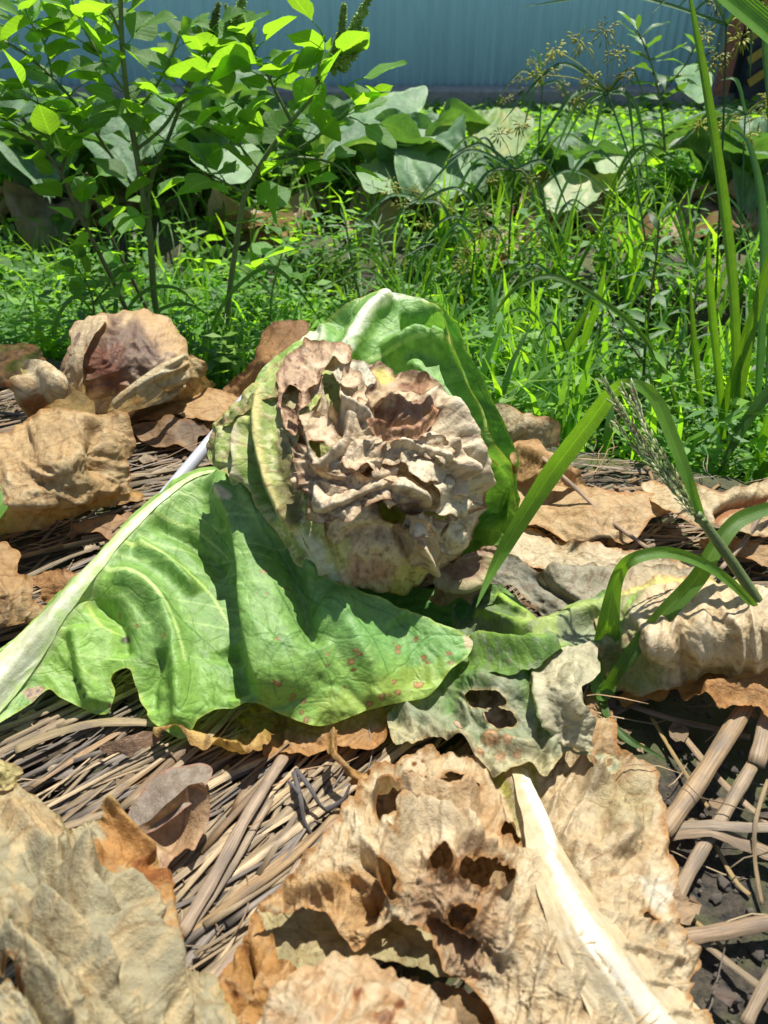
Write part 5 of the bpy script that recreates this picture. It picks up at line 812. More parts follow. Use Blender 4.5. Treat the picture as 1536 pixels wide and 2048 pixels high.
sheet('midrib', along([(1035, 1560)] + RB[1:], [12, 27, 40, 54, 70, 86, 100, 112], 0), [(512, 1822, 'z', .040), (735, 1560, 'z', .030), (1010, 1545, 'z', .02), (1262, 1525, 'z', .012), (1337, 1740, 'z', .014), (1402, 1928, 'z', .014), (1400, 2140, 'z', .03), (1010, 2150, 'z', .04), (935, 1962, 'z', .03), (900, 1700, 'z', .055), (1100, 1740, 'z', .04), (1000, 1850, 'z', .05), (1200, 1900, 'z', .05), (1230, 1700, 'z', .03), (1185, 1392, 'z', .012)],
      C(184, 172, 142), 'rib', seed=47, parent=bl, rag=(4, 26), step=2.2, off=.0007, curl=(0, 5), crumple=[(1.4, 26, 9, 58, 'ridge'), (1.0, 11, 9, 58, 'ridge')], folds=[(RB, 8.1, 50, 50, 1)],
      ops=[('edge', 44, C(188, 166, 128), 1), ('noise', 26, .1, .2, C(168, 150, 112), .5), ('noise', 60, .0, .3, C(196, 178, 140), .6), ('line', RB[2:], 14, 30, C(212, 208, 190), .6), ('poly', [(1060, 1560), (1110, 1700), (1090, 1720), (1040, 1600)], 10, C(214, 216, 198), .8, 6)])
sheet('leaf_underlayer', [(700, 1640), (760, 1560), (900, 1540), (1060, 1580), (1100, 1700), (1060, 1900), (940, 1880), (860, 1830), (760, 1800), (700, 1740)], [(700, 1640, 'z', .012), (900, 1540, 'z', .010), (1100, 1700, 'z', .010), (940, 1880, 'z', .012), (760, 1800, 'z', .012), (880, 1700, 'z', .022)],
      C(176, 146, 106), 'dry', seed=46, parent=bl, rag=(6, 22), step=3.2, crumple=[(4, 50, 1.6, 60, 'ridge')], ops=[('noise', 40, .1, .2, C(140, 106, 74), .8), ('noise', 14, .3, .1, C(90, 64, 46), .7)])
# two smooth fallen tree leaves on the straw
tag(sheet('fallen_leaf', [(252, 1655), (262, 1615), (290, 1575), (320, 1545), (365, 1532), (405, 1528), (425, 1538), (420, 1560), (390, 1600), (340, 1640), (300, 1665), (262, 1672)], [(252, 1655, 'z', .020), (320, 1545, 'z', .022), (420, 1535, 'z', .024), (300, 1665, 'z', .024), (350, 1590, 'z', .030)], C(132, 120, 104), 'dead', seed=91, rag=(1.5, 20), crumple=[(1, 50, 1.5, 40, 'ridge')], curl=(0, 10), ops=[('noise', 30, .0, .3, C(112, 98, 82), .8), ('edge', 5, C(150, 100, 80), .6)]), 'silvery grey smooth fallen leaf lying flat on the straw', 'fallen leaf')
tag(sheet('fallen_leaf', [(270, 1662), (300, 1640), (335, 1608), (370, 1585), (398, 1565), (412, 1572), (420, 1605), (416, 1645), (400, 1680), (388, 1702), (372, 1695), (352, 1712), (335, 1735), (325, 1765), (312, 1745), (300, 1705)], [(270, 1662, 'z', .026), (335, 1608, 'z', .040), (405, 1565, 'z', .042), (418, 1640, 'z', .026), (388, 1702, 'z', .024), (325, 1765, 'z', .022), (345, 1665, 'z', .020)], C(160, 132, 98), 'dead', seed=92, rag=(1.5, 16), crumple=[(.8, 50, 1.5, 40, 'ridge')], curl=(0, 10), folds=[([(400, 1570), (370, 1630), (320, 1700)], -6, 30, 30)], ops=[('noise', 40, .0, .3, C(140, 110, 78), .8), ('line', [(400, 1575), (370, 1630), (322, 1740)], 3, 1.5, C(130, 92, 66), .7), ('edge', 3, C(150, 90, 56), .7)]), 'folded brown pointed fallen leaf over the silvery grey one', 'fallen leaf')
tag(sheet('fallen_leaf', [(198, 1498), (215, 1485), (240, 1478), (290, 1462), (325, 1468), (310, 1490), (275, 1500), (262, 1512), (240, 1506), (222, 1508)], [(198, 1498, 'z', .018), (325, 1468, 'z', .018), (250, 1508, 'z', .018), (260, 1485, 'z', .024)], C(130, 104, 80), 'dead', seed=93, rag=(3, 12), crumple=[(1.5, 30, 1.5, 40, 'ridge')]), 'small dark brown torn leaf scrap on the straw left of the curled yellowish leaf', 'fallen leaf')
# grey tube
a = W(433, 868, z=0.062); b_ = W(236, 1104, z=0.022)
tb = empty('plastic_tube', b_, 'thin pale grey plastic tube leaning from the mulch against the cabbage', 'tube')
dirv = (a - b_).normalized(); a2 = a + dirv * 0.05
put('tube_wall', merge([tube([b_, b_.lerp(a2, .5), a2], 0.0056, 20, closed_ends=False), tube([a2, b_.lerp(a2, .5), b_], 0.0044, 20, closed_ends=False)]), 'pipe', tb)

# ================================================================ STRAW MULCH AND STALKS
def straw_col(r=None):
    r = r or random
    k = r.random()
    c = np.array([0.35, 0.262, 0.15]) if k < .5 else np.array([0.28, 0.235, 0.185]) if k < .72 else np.array([0.34, 0.215, 0.105])
    return c * r.uniform(0.5, 1.4)
def stalk_geo(p0, p1, rad, sag=0.0, sides=7, n=7, squash=0.55, wob=0.002, taper=0.85):
    p0 = np.array(p0, float); p1 = np.array(p1, float); t = np.linspace(0, 1, n)[:, None]
    P = p0 * (1 - t) + p1 * t
    L = np.linalg.norm(p1 - p0)
    side = np.cross((p1 - p0) / L, (0, 0, 1.0))
    P += side * (np.sin(t * 3.0 + random.random() * 6) * wob * L * 3 + random.uniform(-1, 1) * 0.03 * L * (t * (1 - t) * 4))
    P[:, 2] -= (sag * 4 * t * (1 - t))[:, 0]
    rad = rad * (1 + (taper - 1) * t[:, 0]) * (1 + 0.06 * np.sin(t[:, 0] * 17 + random.random() * 6))
    return tube(P, rad, sides, squash)
# base layer: uncountable thin straw, coloured darker to put shade into the gaps
parts = []; cols = []
def mulch_ok(x, y):
    s = bed_s(x, y)
    if s > 0.74 or y < 0.05: return False
    u, v = project(np.array([[x, y, 0.0]])); u, v = u[0], v[0]
    if u > 1180 and v > 1380: return False                  # open soil in the near right corner
    if u > 1000 and v > 1650: return False
    return True
rs = random.Random(11)
cnt = 0
while cnt < 2600:
    x = rs.uniform(-0.75, 0.75); y = rs.uniform(0.06, 1.05)
    if not mulch_ok(x, y): continue
    ang = rs.gauss(38, 13) if x < 0.12 else rs.gauss(20, 30)
    L = rs.uniform(0.05, 0.22); r_ = rs.choice([0.0005, 0.0008, 0.0012, 0.0018, 0.0026]) * rs.uniform(.8, 1.2)
    d = np.array([math.cos(R(ang)), math.sin(R(ang)), rs.gauss(0, 0.03)]) * L / 2
    c = np.array([x, y, ground_z(x, y) + rs.uniform(0.0, 0.008)])
    if not mulch_ok(*(c + d)[:2]) or not mulch_ok(*(c - d)[:2]): continue
    g = stalk_geo(c - d, c + d, r_, sides=4 if r_ < .0015 else 6, n=5); parts.append(g); cols.append(np.tile(straw_col(rs) * rs.uniform(.35, .85), (len(g[0]), 1))); cnt += 1
g = merge(parts)
tag(put('straw_mulch', g, 'straw', cols=np.vstack(cols)), kind='stuff')
# frayed fibres
parts = []; cols = []
for i in range(900):
    x = rs.uniform(-0.45, 0.5); y = rs.uniform(0.12, 0.8)
    if bed_s(x, y) > .74: continue
    a = rs.gauss(45, 50); L = rs.uniform(.02, .08); p = np.array([x, y, ground_z(x, y) + rs.uniform(.003, .015)])
    q = [p]; dd = np.array([math.cos(R(a)), math.sin(R(a)), rs.uniform(-.1, .25)])
    for k in range(5): dd = dd + np.array([rs.gauss(0, .25), rs.gauss(0, .25), rs.gauss(-.05, .12)]); dd /= np.linalg.norm(dd); q.append(q[-1] + dd * L / 5); q[-1][2] = max(q[-1][2], ground_z(q[-1][0], q[-1][1]) + .001)
    g = tube(q, [.0004] * 5 + [.00015], 3); parts.append(g); cols.append(np.tile(straw_col(rs), (len(g[0]), 1)))
tag(put('straw_fibres', merge(parts), 'straw', cols=np.vstack(cols)), kind='stuff')
# single straws one can pick out
protos = []
for k in range(14):
    g = stalk_geo((-.5, 0, 0), (.5, 0, 0), 0.0125, sides=7, n=8, squash=[.6, .3, .45][k % 3], wob=.004, taper=rs.choice([.9, .5, .3]))
    uv = g[2].copy(); uv[:, 0] *= 0.16; uv += k * 3.1
    protos.append(mesh('straw_stalk', g[0], g[1], M['straw'], np.tile(straw_col(rs), (len(g[0]), 1)), uv))
regions = [(0, 700, 1390, 1900, 190, 42, 11), (560, 900, 1540, 1800, 22, 52, 10), (270, 480, 840, 1130, 34, 24, 8), (0, 260, 1060, 1260, 16, 28, 10), (0, 120, 780, 900, 12, 18, 12), (1180, 1500, 1040, 1130, 14, 12, 20), (380, 620, 1780, 2040, 14, 52, 8)]
WH = ['before the big green leaf', 'at the top of the ribbed leaf', 'around the grey tube', 'left of the white rib', 'below the rotten brown head', 'in the gap under the sunlit tan leaf', 'between khaki and ribbed leaf']
for (u0, u1, v0, v1, nn, am, asd), where in zip(regions, WH):
    for i in range(nn):
        u = rs.uniform(u0, u1); v = rs.uniform(v0, v1); p = W(u, v, z=rs.uniform(.007, .012))
        L = rs.uniform(.08, .19); ang = rs.gauss(am, asd); o = bpy.data.objects.new('straw_stalk', protos[rs.randrange(14)])
        wdt = rs.choice([.0008, .0012, .0016, .002, .0028]) / 0.0125
        o.location = p; o.rotation_euler = (rs.uniform(-.4, .4), rs.gauss(0, .025), R(ang)); o.scale = (L, wdt, wdt); col.objects.link(o)
        d = Vector((math.cos(R(ang)), math.sin(R(ang)), 0)) * L / 2
        if u0 < 1000 and any(bed_s((p + s * d).x, (p + s * d).y) > .74 for s in (-1, 1)): bpy.data.objects.remove(o); continue
        tag(o, 'dry grey straw among many in the mulch ' + where, 'straw', 'straws in the mulch ' + where)
def stalk(label, pts, rad, squash=.55, c=(.42, .34, .25), name='dry_stalk', zr=None, sides=9):
    P = np.array([tuple(W(u, v, z=z)) for u, v, z in pts]); P = smooth(P, 5); rad *= .88; squash *= .85
    if len(pts) == 2: P = np.array([P[0] * (1 - t) + P[-1] * t for t in np.linspace(0, 1, 8)])
    n = len(P); rr = rad * (1 + .07 * np.sin(np.arange(n) * 1.9 + rad * 9e3))
    g = tube(P, rr, sides, squash)
    o = put(name, g, 'straw', cols=np.array(c) * np.array([.62, .55, .42])); return tag(o, label, 'stalk')
stalk('thick striped stalk leaning from the orange leaf down to the ribbed tan leaf', [(1500, 1400, .030), (1400, 1560, .018), (1325, 1665, .012)], .0060, c=(.46, .35, .23))
stalk('long jointed stalk rising from beside the tan leaf to the broken knot', [(1330, 1840, .006), (1380, 1740, .010), (1440, 1640, .014), (1505, 1530, .020)], .0042, c=(.44, .36, .27))
stalk('short pale broken stalk end standing under the orange leaf edge', [(1512, 1530, .021), (1545, 1400, .034)], .0056, c=(.50, .41, .32))
stalk('slim stalk crossing under the thick striped stalk', [(1350, 1450, .006), (1440, 1560, .008), (1540, 1650, .008), (1640, 1740, .008)], .0026, c=(.48, .38, .27))
stalk('thin stalk lying almost level below the orange leaf', [(1255, 1410, .006), (1350, 1440, .008), (1440, 1460, .010), (1500, 1475, .012)], .0026)
stalk('fine golden stem running down from the slim crossing stalks', [(1300, 1430, .005), (1360, 1530, .004), (1420, 1620, .004)], .0015, c=(.5, .38, .16))
stalk('split flat straw lying across the jointed stalk', [(1340, 1655, .008), (1420, 1650, .018), (1500, 1655, .018), (1640, 1650, .016)], .0036, .35, c=(.42, .37, .32))
stalk('broad frayed straw leaf bending below the split flat straw', [(1340, 1668, .008), (1420, 1660, .017), (1480, 1685, .014), (1560, 1715, .010), (1640, 1740, .010)], .0050, .25, c=(.40, .32, .25))
stalk('stubby frayed stalk pointing at the tan leaf from the right edge', [(1365, 1875, .008), (1450, 1862, .010), (1536, 1845, .012), (1640, 1830, .014)], .0046, .6, c=(.40, .31, .23))
stalk('thin bent straw hanging near the right edge over the soil', [(1536, 1560, .02), (1512, 1640, .021), (1510, 1720, .012), (1525, 1810, .004)], .0013, c=(.45, .36, .24))
stalk('thin stem on the mossy soil below the stubby frayed stalk', [(1400, 1880, .006), (1450, 1920, .004), (1536, 1985, .006), (1600, 2030, .006)], .0022, c=(.36, .30, .22))
stalk('stem slanting up out of the near right corner', [(1490, 2050, .008), (1536, 1960, .012), (1600, 1850, .014)], .0032, c=(.40, .33, .26))
stalk('golden grass stem on the soil between the stalks', [(1430, 1690, .003), (1470, 1760, .003), (1500, 1790, .003)], .0015, c=(.5, .40, .2))
stalk('fine golden grass stem beside the torn tan leaf edge', [(1345, 1810, .003), (1400, 1850, .003), (1450, 1900, .003)], .0013, c=(.48, .36, .18))
stalk('fat pale straw slanting through the mulch up to the green leaf', [(360, 1870, .016), (430, 1750, .018), (500, 1620, .018), (570, 1510, .014)], .0040, c=(.46, .38, .32))
stalk('second pale straw beside the fat one in the mulch', [(350, 1890, .013), (440, 1770, .014), (540, 1600, .012)], .0026, c=(.46, .39, .33))
stalk('pale straw reaching the curled orange leaf from the mulch gap', [(400, 1990, .02), (460, 1920, .018), (520, 1850, .016), (600, 1720, .012)], .0022, c=(.46, .38, .33))
stalk('bundle of golden straw at the torn flap of the ribbed leaf', [(360, 1880, .012), (470, 1800, .014), (580, 1720, .014), (680, 1620, .012)], .0024, c=(.46, .34, .2))
stalk('dry pale stem lying across the sunlit tan leaf on the right', [(1085, 915, .055), (1150, 975, .045), (1220, 1040, .035), (1300, 1100, .026)], .0022, .9, c=(.55, .42, .32))
stalk('thin bare twig poking out past the cream ruffled leaf at the right', [(1440, 1140, .02), (1490, 1080, .03), (1540, 1000, .05), (1600, 930, .07)], .0022, .9, c=(.48, .40, .34))
stalk('short brown stalk in the dark gap below the sunlit tan leaf', [(1290, 1095, .008), (1350, 1080, .010), (1440, 1078, .008)], .0026, c=(.30, .24, .19))
stalk('bent dry stem over the straw left of the grey tube', [(290, 1000, .035), (275, 1030, .03), (240, 1050, .02), (225, 1062, .02)], .0011, c=(.26, .2, .15))
stalk('flat dry grass strip stretched below the green leaf', [(30, 1500, .012), (100, 1470, .014), (200, 1445, .015), (320, 1445, .013)], .0038, .25, c=(.42, .36, .24))
# crumbs of dead leaf over the straw
parts = []; cols = []
for i in range(520):
    x = rs.uniform(-.5, .55); y = rs.uniform(.1, .85)
    if bed_s(x, y) > .74: continue
    n_ = 5; a = rs.uniform(0, 6.28); sz = rs.uniform(.003, .011); gx, gy = np.meshgrid(np.linspace(-1, 1, n_), np.linspace(-1, 1, n_), indexing='ij')
    rr = 1 - .35 * rs.random() * (np.abs(gx) * np.abs(gy)); zz = fbm(gx * 1.2 + i, gy * 1.2, 0, 3, 2) * .5
    px = gx * rr * sz + perlin(gx * 2, gy * 2, i * 1.7, 5) * sz * .5; py = gy * rr * sz * rs.uniform(.4, .9) + perlin(gx * 2, gy * 2, i * 2.7, 6) * sz * .5
    V = np.stack([x + px * math.cos(a) - py * math.sin(a), y + px * math.sin(a) + py * math.cos(a), float(ground_z(x, y)) + .009 + zz * sz], -1).reshape(-1, 3); ii = np.arange(n_ * n_).reshape(n_, n_)
    F = np.stack([ii[:-1, :-1].ravel(), ii[1:, :-1].ravel(), ii[1:, 1:].ravel(), ii[:-1, 1:].ravel()], 1); parts.append((V, F, np.zeros((len(V), 2)))); cols.append(np.tile(np.array(rs.choice([(.34, .24, .14), (.22, .15, .09), (.42, .33, .22), (.12, .09, .07)])) * rs.uniform(.6, 1.1), (len(V), 1)))
tag(put('leaf_litter', merge(parts), 'dry', cols=np.vstack(cols)), kind='stuff')
# twiggy dead stem in the mulch beside the ribbed leaf
tw = empty('dead_twig', W(640, 1640, z=0), 'dark withered branching twig caught between the straw and the ribbed tan leaf', 'twig')
for pts in ([(588, 1545, .02), (602, 1600, .02), (608, 1640, .015), (625, 1670, .01)], [(592, 1540, .02), (620, 1575, .025), (640, 1610, .02), (660, 1625, .012)], [(600, 1590, .02), (575, 1560, .025)], [(650, 1620, .015), (685, 1600, .02), (700, 1570, .025)]):
    P = smooth(np.array([tuple(W(*q[:2], z=q[2])) for q in pts]), 5); put('branch', tube(P, np.linspace(.0017, .0007, len(P)), 6), 'straw', tw, cols=np.array([.10, .09, .085]))
# pebbles on the open soil
def rock(seed, n=10):
    th, ph = np.meshgrid(np.linspace(0, math.pi, n), np.linspace(0, 2 * math.pi, 12, endpoint=False), indexing='ij')
    d = np.stack([np.sin(th) * np.cos(ph), np.sin(th) * np.sin(ph), np.cos(th) * .7], -1).reshape(-1, 3)
    d *= (1 + .5 * perlin(d[:, 0] * 1.7 + seed, d[:, 1] * 1.7, d[:, 2] * 1.7, seed) + .12 * perlin(d[:, 0] * 6, d[:, 1] * 6, d[:, 2] * 6, seed))[:, None]
    i = np.arange(n * 12).reshape(n, 12); j = np.roll(i, -1, 1)
    return d, np.stack([i[:-1].ravel(), i[1:].ravel(), j[1:].ravel(), j[:-1].ravel()], 1), np.zeros((n * 12, 2))
rockm = [mesh('pebble', *rock(k)[:2], M['rock']) for k in range(5)]
for (u, v, r_, lab) in ((1352, 1492, .0075, 'round grey pebble half hidden left of the thick striped stalk'), (1374, 1516, .004, 'small pale pebble just below the round grey one'), (1463, 1485, .005, 'dark pebble right of the thick striped stalk'), (1415, 1550 + 470, .005, 'reddish pebble in the near right corner soil'), (1448, 1768, .007, 'flat green-grey pebble on the mossy soil'), (1468, 1616, .0035, 'pale pebble touching the jointed stalk'),
                     (1522, 1490, .005, 'grey pebble near the broken stalk end'), (1432, 1795, .006, 'purplish pebble below the flat green-grey one'), (1386, 1510, .0025, 'tiny white pebble beside the golden stem'), (1515, 1905, .007, 'pale lump of stone above the near right corner')):
    o = bpy.data.objects.new('pebble', rockm[rs.randrange(5)]); r_ *= .62; o.location = W(u, v, z=-r_ * .15); o.scale = (r_, r_ * .8, r_ * .7); o.rotation_euler = (0, 0, rs.random() * 6); col.objects.link(o); tag(o, lab, 'pebble', 'pebbles on the open soil')
parts = []
for i in range(1500):
    x = rs.uniform(.1, .6); y = rs.uniform(.1, .6); k = rock(i % 7, 5); r_ = rs.choice([.0006, .001, .0015, .0022]) * rs.uniform(.7, 1.3)
    parts.append((k[0] * r_ + np.array([x, y, ground_z(x, y)]), k[1], k[2]))
tag(put('soil_crumbs', merge(parts), 'rock'), kind='stuff')

# ================================================================ THE GRASS IN FRONT (RIGHT)
gp = empty('seeding_grass', W(1560, 1300, z=0.0), 'tall grass with a narrow green seed head arching in from the right edge', 'grass')
def WP(pts): return [tuple(W(u, v, z=z)) for (u, v, z) in pts]
def gblade(name, pts, w, parent, fold=.35, mat='blade', prof=None, roll=0.0, face=None, segs=30):
    return put(name, ribbon(pts, w, prof, fold, segs, roll, face), mat, parent)
ST = smooth(np.array(WP([(1620, 1330, .03), (1560, 1262, .055), (1522, 1212, .075), (1468, 1130, .10), (1405, 1042, .125), (1396, 1030, .13)])), 6)
g = tube(ST, np.linspace(.0042, .0026, len(ST)), 10); put('stem', g, 'stemg', gp)
for (u, v, z, r_) in ((1522, 1212, .075, .0052), (1402, 1040, .126, .0036)):
    p = W(u, v, z=z); k = rock(2); put('stem_joint', (k[0] * r_ + np.array(p), k[1], k[2]), 'stemr' if r_ > .005 else 'stemg', gp)
gblade('blade', WP([(1404, 1042, .125), (1375, 960, .150), (1345, 880, .170), (1310, 800, .190), (1265, 768, .200), (1225, 785, .19), (1175, 850, .165), (1100, 950, .125), (1030, 1060, .085), (985, 1140, .06), (952, 1215, .045)]), .0118, gp, fold=.3, prof=[(0, .4), (.15, .7), (.3, .75), (.42, .5), (.55, .9), (.7, 1.15), (.85, .8), (1, .03)], segs=60)
gblade('blade', WP([(1516, 1222, .075), (1460, 1165, .095), (1400, 1125, .105), (1330, 1105, .11), (1265, 1118, .108), (1235, 1150, .095), (1218, 1220, .07), (1208, 1300, .04), (1203, 1380, .022), (1202, 1402, .018)]), .0140, gp, fold=.4, prof=[(0, .35), (.3, .5), (.5, .55), (.6, .65), (.75, 1.2), (.88, 1.2), (.96, .6), (1, .3)], segs=60)
gp2 = empty('grass_plant', W(1203, 1395, z=0.0), 'small grass plant with a long blade rising right from between the wilted lobes', 'grass')
gblade('blade', WP([(1202, 1395, .016), (1250, 1320, .045), (1320, 1235, .07), (1390, 1160, .09), (1430, 1095, .105), (1470, 1045, .115), (1520, 1022, .118), (1600, 1000, .12)]), .0120, gp2, fold=.35, prof=[(0, .5), (.3, .95), (.6, .9), (.8, .8), (1, .5)], segs=50)
gblade('blade', WP([(1204, 1385, .016), (1207, 1410, .016), (1225, 1450, .012), (1265, 1485, .010), (1300, 1502, .008), (1335, 1522, .006)]), .0048, gp2, fold=.3, segs=24)
# seed head
sh_ = empty('seed_head', W(1400, 1036, z=.126), None, None); sh_.parent = gp; sh_.location = sh_.location - gp.location
for k in ('label', 'category'):
    if k in sh_: del sh_[k]
def grains(axis, n, L, w, r0, rs):
    """little pointed grains set alternately along an axis"""
    parts = []; cols = []
    P = smooth(np.array(axis), 8); S = np.linspace(0, len(P) - 1.001, n)
    for i, s in enumerate(S):
        a = int(s); p = P[a] + (P[a + 1] - P[a]) * (s - a); d = P[a + 1] - P[a]; d /= np.linalg.norm(d)
        sd = np.cross(d, (0, -.7, .7)); sd /= np.linalg.norm(sd); sd = sd * (1 if i % 2 else -1) + np.array([rs.gauss(0, .2)] * 3)
        dd = d + sd * .28; dd /= np.linalg.norm(dd); q = p + sd * r0
        g = tube([q, q + dd * L * .3, q + dd * L * .7, q + dd * L], [w * .4, w, w * .85, w * .1], 5); parts.append(g)
        k = rs.random(); c = np.array([.42, .52, .24]) if k < .5 else np.array([.74, .76, .54]) if k < .88 else np.array([.50, .36, .27])
        cols.append(np.tile(c * rs.uniform(.7, 1.1), (len(g[0]), 1)))
    return merge(parts), np.vstack(cols)
tips = [(1205, 762, .205), (1222, 800, .19), (1245, 778, .20), (1262, 772, .20), (1232, 845, .18), (1216, 778, .205), (1238, 812, .19)]
mids = [(1300, 900, .165), (1310, 920, .160), (1310, 895, .17), (1290, 850, .18), (1300, 930, .158), (1290, 905, .165), (1318, 940, .155)]
for i, (t_, m_) in enumerate(zip(tips, mids)):
    b0 = (1398 - i * 2, 1030 - (i % 3) * 14, .128)
    ax = [tuple(W(*b0[:2], z=b0[2])), tuple(W((b0[0] + m_[0]) / 2 + rs.uniform(-4, 4), (b0[1] + m_[1]) / 2, z=(b0[2] + m_[2]) / 2)), tuple(W(*m_[:2], z=m_[2])), tuple(W((t_[0] + m_[0]) / 2, (t_[1] + m_[1]) / 2, z=(t_[2] + m_[2]) / 2)), tuple(W(*t_[:2], z=t_[2]))]
    gg, cc_ = grains(ax, 46, .0046, .00062, .0006, rs); ta = tube(smooth(np.array(ax), 6), .0004, 4)
    put('seed_spike', merge([gg, ta]), 'grain', sh_, cols=np.vstack([cc_, np.tile([.25, .32, .14], (len(ta[0]), 1))]))

# ================================================================ LEAF MESHES SHARED BY THE PLANTS
def ovate(L, w, cup=.12, droop=.25, wave=.03, pet=.25, tip=.35, seed=0, nx=9, ny=5):
    """leaf from a short stalk at the origin, blade along +X, face up"""
    V = []; uv = []
    r_ = random.Random(seed)
    for i in range(nx):
        t = i / (nx - 1); x = t ** 0.9
        hw = w * (math.sin(math.pi * min(1, t ** (.62 + tip * .3)))) ** .85 * (1 if 0 < t < 1 else .04)
        for k in range(ny):
            s = k / (ny - 1) * 2 - 1
            z = cup * abs(s) * hw * 1.6 - droop * L * x * x + wave * L * math.sin(t * 9 + s * 2 + seed) * abs(s)
            V.append((pet * L + x * L, s * hw * (1 if abs(s) < .9 else 1 + .05 * math.sin(t * 22 + seed * 2)), z)); uv.append((t, s))
    F = [(i * ny + k, (i + 1) * ny + k, (i + 1) * ny + k + 1, i * ny + k + 1) for i in range(nx - 1) for k in range(ny - 1)]
    g = (np.array(V), np.array(F), np.array(uv))
    if pet > 0: g = merge([g, tube([(0, 0, -.05 * L), (pet * L * .5, 0, .01 * L), (pet * L, 0, 0)], [.02 * L, .016 * L, .012 * L], 5)])
    return g
def leafmesh(name, mat, *a, **k):
    g = ovate(*a, **k); return mesh(name, g[0], g[1], M[mat], None, g[2])
AM = [leafmesh('leaf', 'amar', 1, w, cup=c, droop=d, seed=s, pet=.45) for s, (w, c, d) in enumerate([(.40, .2, .08), (.42, .1, .18), (.37, .3, .04), (.41, .15, .25), (.44, .05, .02), (.39, .3, .14)])]
LA = [leafmesh('leaf', 'lance', 1, w, cup=c, droop=d, seed=s, pet=.02, nx=7, ny=3) for s, (w, c, d) in enumerate([(.12, .3, .2), (.10, .1, .35), (.13, .4, .1), (.11, .2, -.1)])]
def orient(d, up=(0, 0, 1), roll=0.0):
    d = Vector(d).normalized(); s = Vector(up).cross(d)
    if s.length < 1e-3: s = Vector((0, 1, 0))
    s.normalize(); n = d.cross(s)
    return Matrix((d, s, n)).transposed() @ Matrix.Rotation(roll, 3, 'X')
def add_leaf(me, parent, p, d, size, roll=0.0, name='leaf'):
    o = bpy.data.objects.new(name, me); col.objects.link(o); o.parent = parent
    m = orient(d, roll=roll).to_4x4(); o.matrix_local = Matrix.Translation(Vector(p) - parent.location) @ m @ Matrix.Scale(size, 4); return o
def YP(pts, Y): return [tuple(W(u, v, y=Y if len(q) == 0 else q[0])) for (u, v, *q) in pts]
def amaranth(label, base, stems, leaves, size, Y, seed, spikes=()):
    r_ = random.Random(seed)
    rt = empty('amaranth_plant', Vector((base.x, base.y, ground_z(base.x, base.y))), label, 'weed', 'amaranth weeds behind the cabbages')
    for (pts, r0, r1, lv, *mt) in stems:
        P = smooth(np.array(YP(pts, Y)), 7)
        put('stem', tube(P, np.linspace(r0 * .78, r1 * .8, len(P)), 8), mt[0] if mt else 'stemg', rt)
        n = int(lv * 1.3); g = 0
        for i in range(n):
            s = .30 + .70 * (i + r_.random() * .5) / n; j = min(int(s * (len(P) - 1)), len(P) - 2); p = P[j]; t = P[j + 1] - P[j]; t /= np.linalg.norm(t)
            g += 137.5; a = R(g + r_.uniform(-20, 20)); d = np.array([math.cos(a), math.sin(a), r_.uniform(-.1, .55)]) + t * .35
            add_leaf(AM[r_.randrange(6)], rt, p, d, size * r_.uniform(.38, .88) * (1.05 - .3 * s), roll=r_.gauss(0, .45))
    for (u, v, sz, ang, tilt) in leaves:
        p = W(u, v, y=Y - .03); d = Vector((math.cos(R(ang)), -.3, math.sin(R(ang))))
        add_leaf(AM[r_.randrange(6)], rt, p, d, sz * .72, roll=tilt)
    for pts, r0 in spikes:
        P = smooth(np.array(YP(pts, Y)), 8); n = len(P)
        th = [P[0]]; parts = [tube(P, np.linspace(r0, r0 * .3, n), 6)]
        for i in range(n * 16):
            j = r_.random() * (n - 1.01); a = int(j); p = P[a] + (P[a + 1] - P[a]) * (j - a); rr = r0 * (1 - .65 * j / n)
            d = np.array([r_.gauss(0, 1), r_.gauss(0, 1), r_.gauss(.4, .8)]); d /= np.linalg.norm(d); q = p + d * rr * .7; parts.append(tube([q, q + d * rr * .7, q + d * rr * 1.3], [rr * .34, rr * .3, rr * .04], 4))
        put('flower_spike', merge(parts), 'spike', rt)
    return rt
def gb(u, v): return W(u, v, z=-.085)
amaranth('tallest amaranth weed with a thick upright stem left of the middle of the fence', gb(312, 640),
         [([(322, 655), (308, 590), (300, 470), (284, 370), (266, 270), (255, 200), (245, 100), (240, -30)], .0062, .0032, 15), ([(245, 75), (225, 30), (205, -15)], .003, .002, 5), ([(292, 430), (305, 350), (335, 280), (365, 200), (390, 130), (412, 80)], .0036, .0018, 15), ([(262, 230), (300, 190), (340, 120), (360, 60)], .0025, .0014, 9),
          ([(272, 300), (330, 250), (380, 170), (440, 110), (470, 60)], .0028, .0016, 10)],
         [(300, 420, .055, 200, .3), (330, 400, .05, 20, .2), (245, 180, .055, 160, .3), (220, 120, .05, 190, -.3), (270, 60, .05, 20, .4), (400, 100, .05, 10, .4), (350, 210, .05, 150, .2), (420, 60, .045, 30, .5), (335, 350, .055, 200, .5)], .062, 1.0, 1,
         [([(412, 100), (425, 60), (433, 25), (438, 8)], .0042), ([(404, 90), (400, 60), (398, 45)], .003), ([(470, 50), (480, 20), (490, -20)], .0055), ([(456, 60), (455, 30), (452, 10)], .003)])
amaranth('slender dark stemmed amaranth weed leaning left in front of the tall one', gb(240, 650),
         [([(262, 640), (232, 575), (190, 490), (150, 410), (122, 345), (80, 290), (45, 235)], .0042, .0022, 17, 'stemr'), ([(122, 345), (140, 290), (165, 260)], .0022, .0014, 7, 'stemr'), ([(80, 290), (30, 260), (-20, 235)], .0022, .0014, 7, 'stemr')],
         [(40, 240, .05, 170, .4), (110, 300, .05, 90, .3), (60, 200, .05, 100, -.4), (160, 250, .05, 30, .3)], .060, .97, 2)
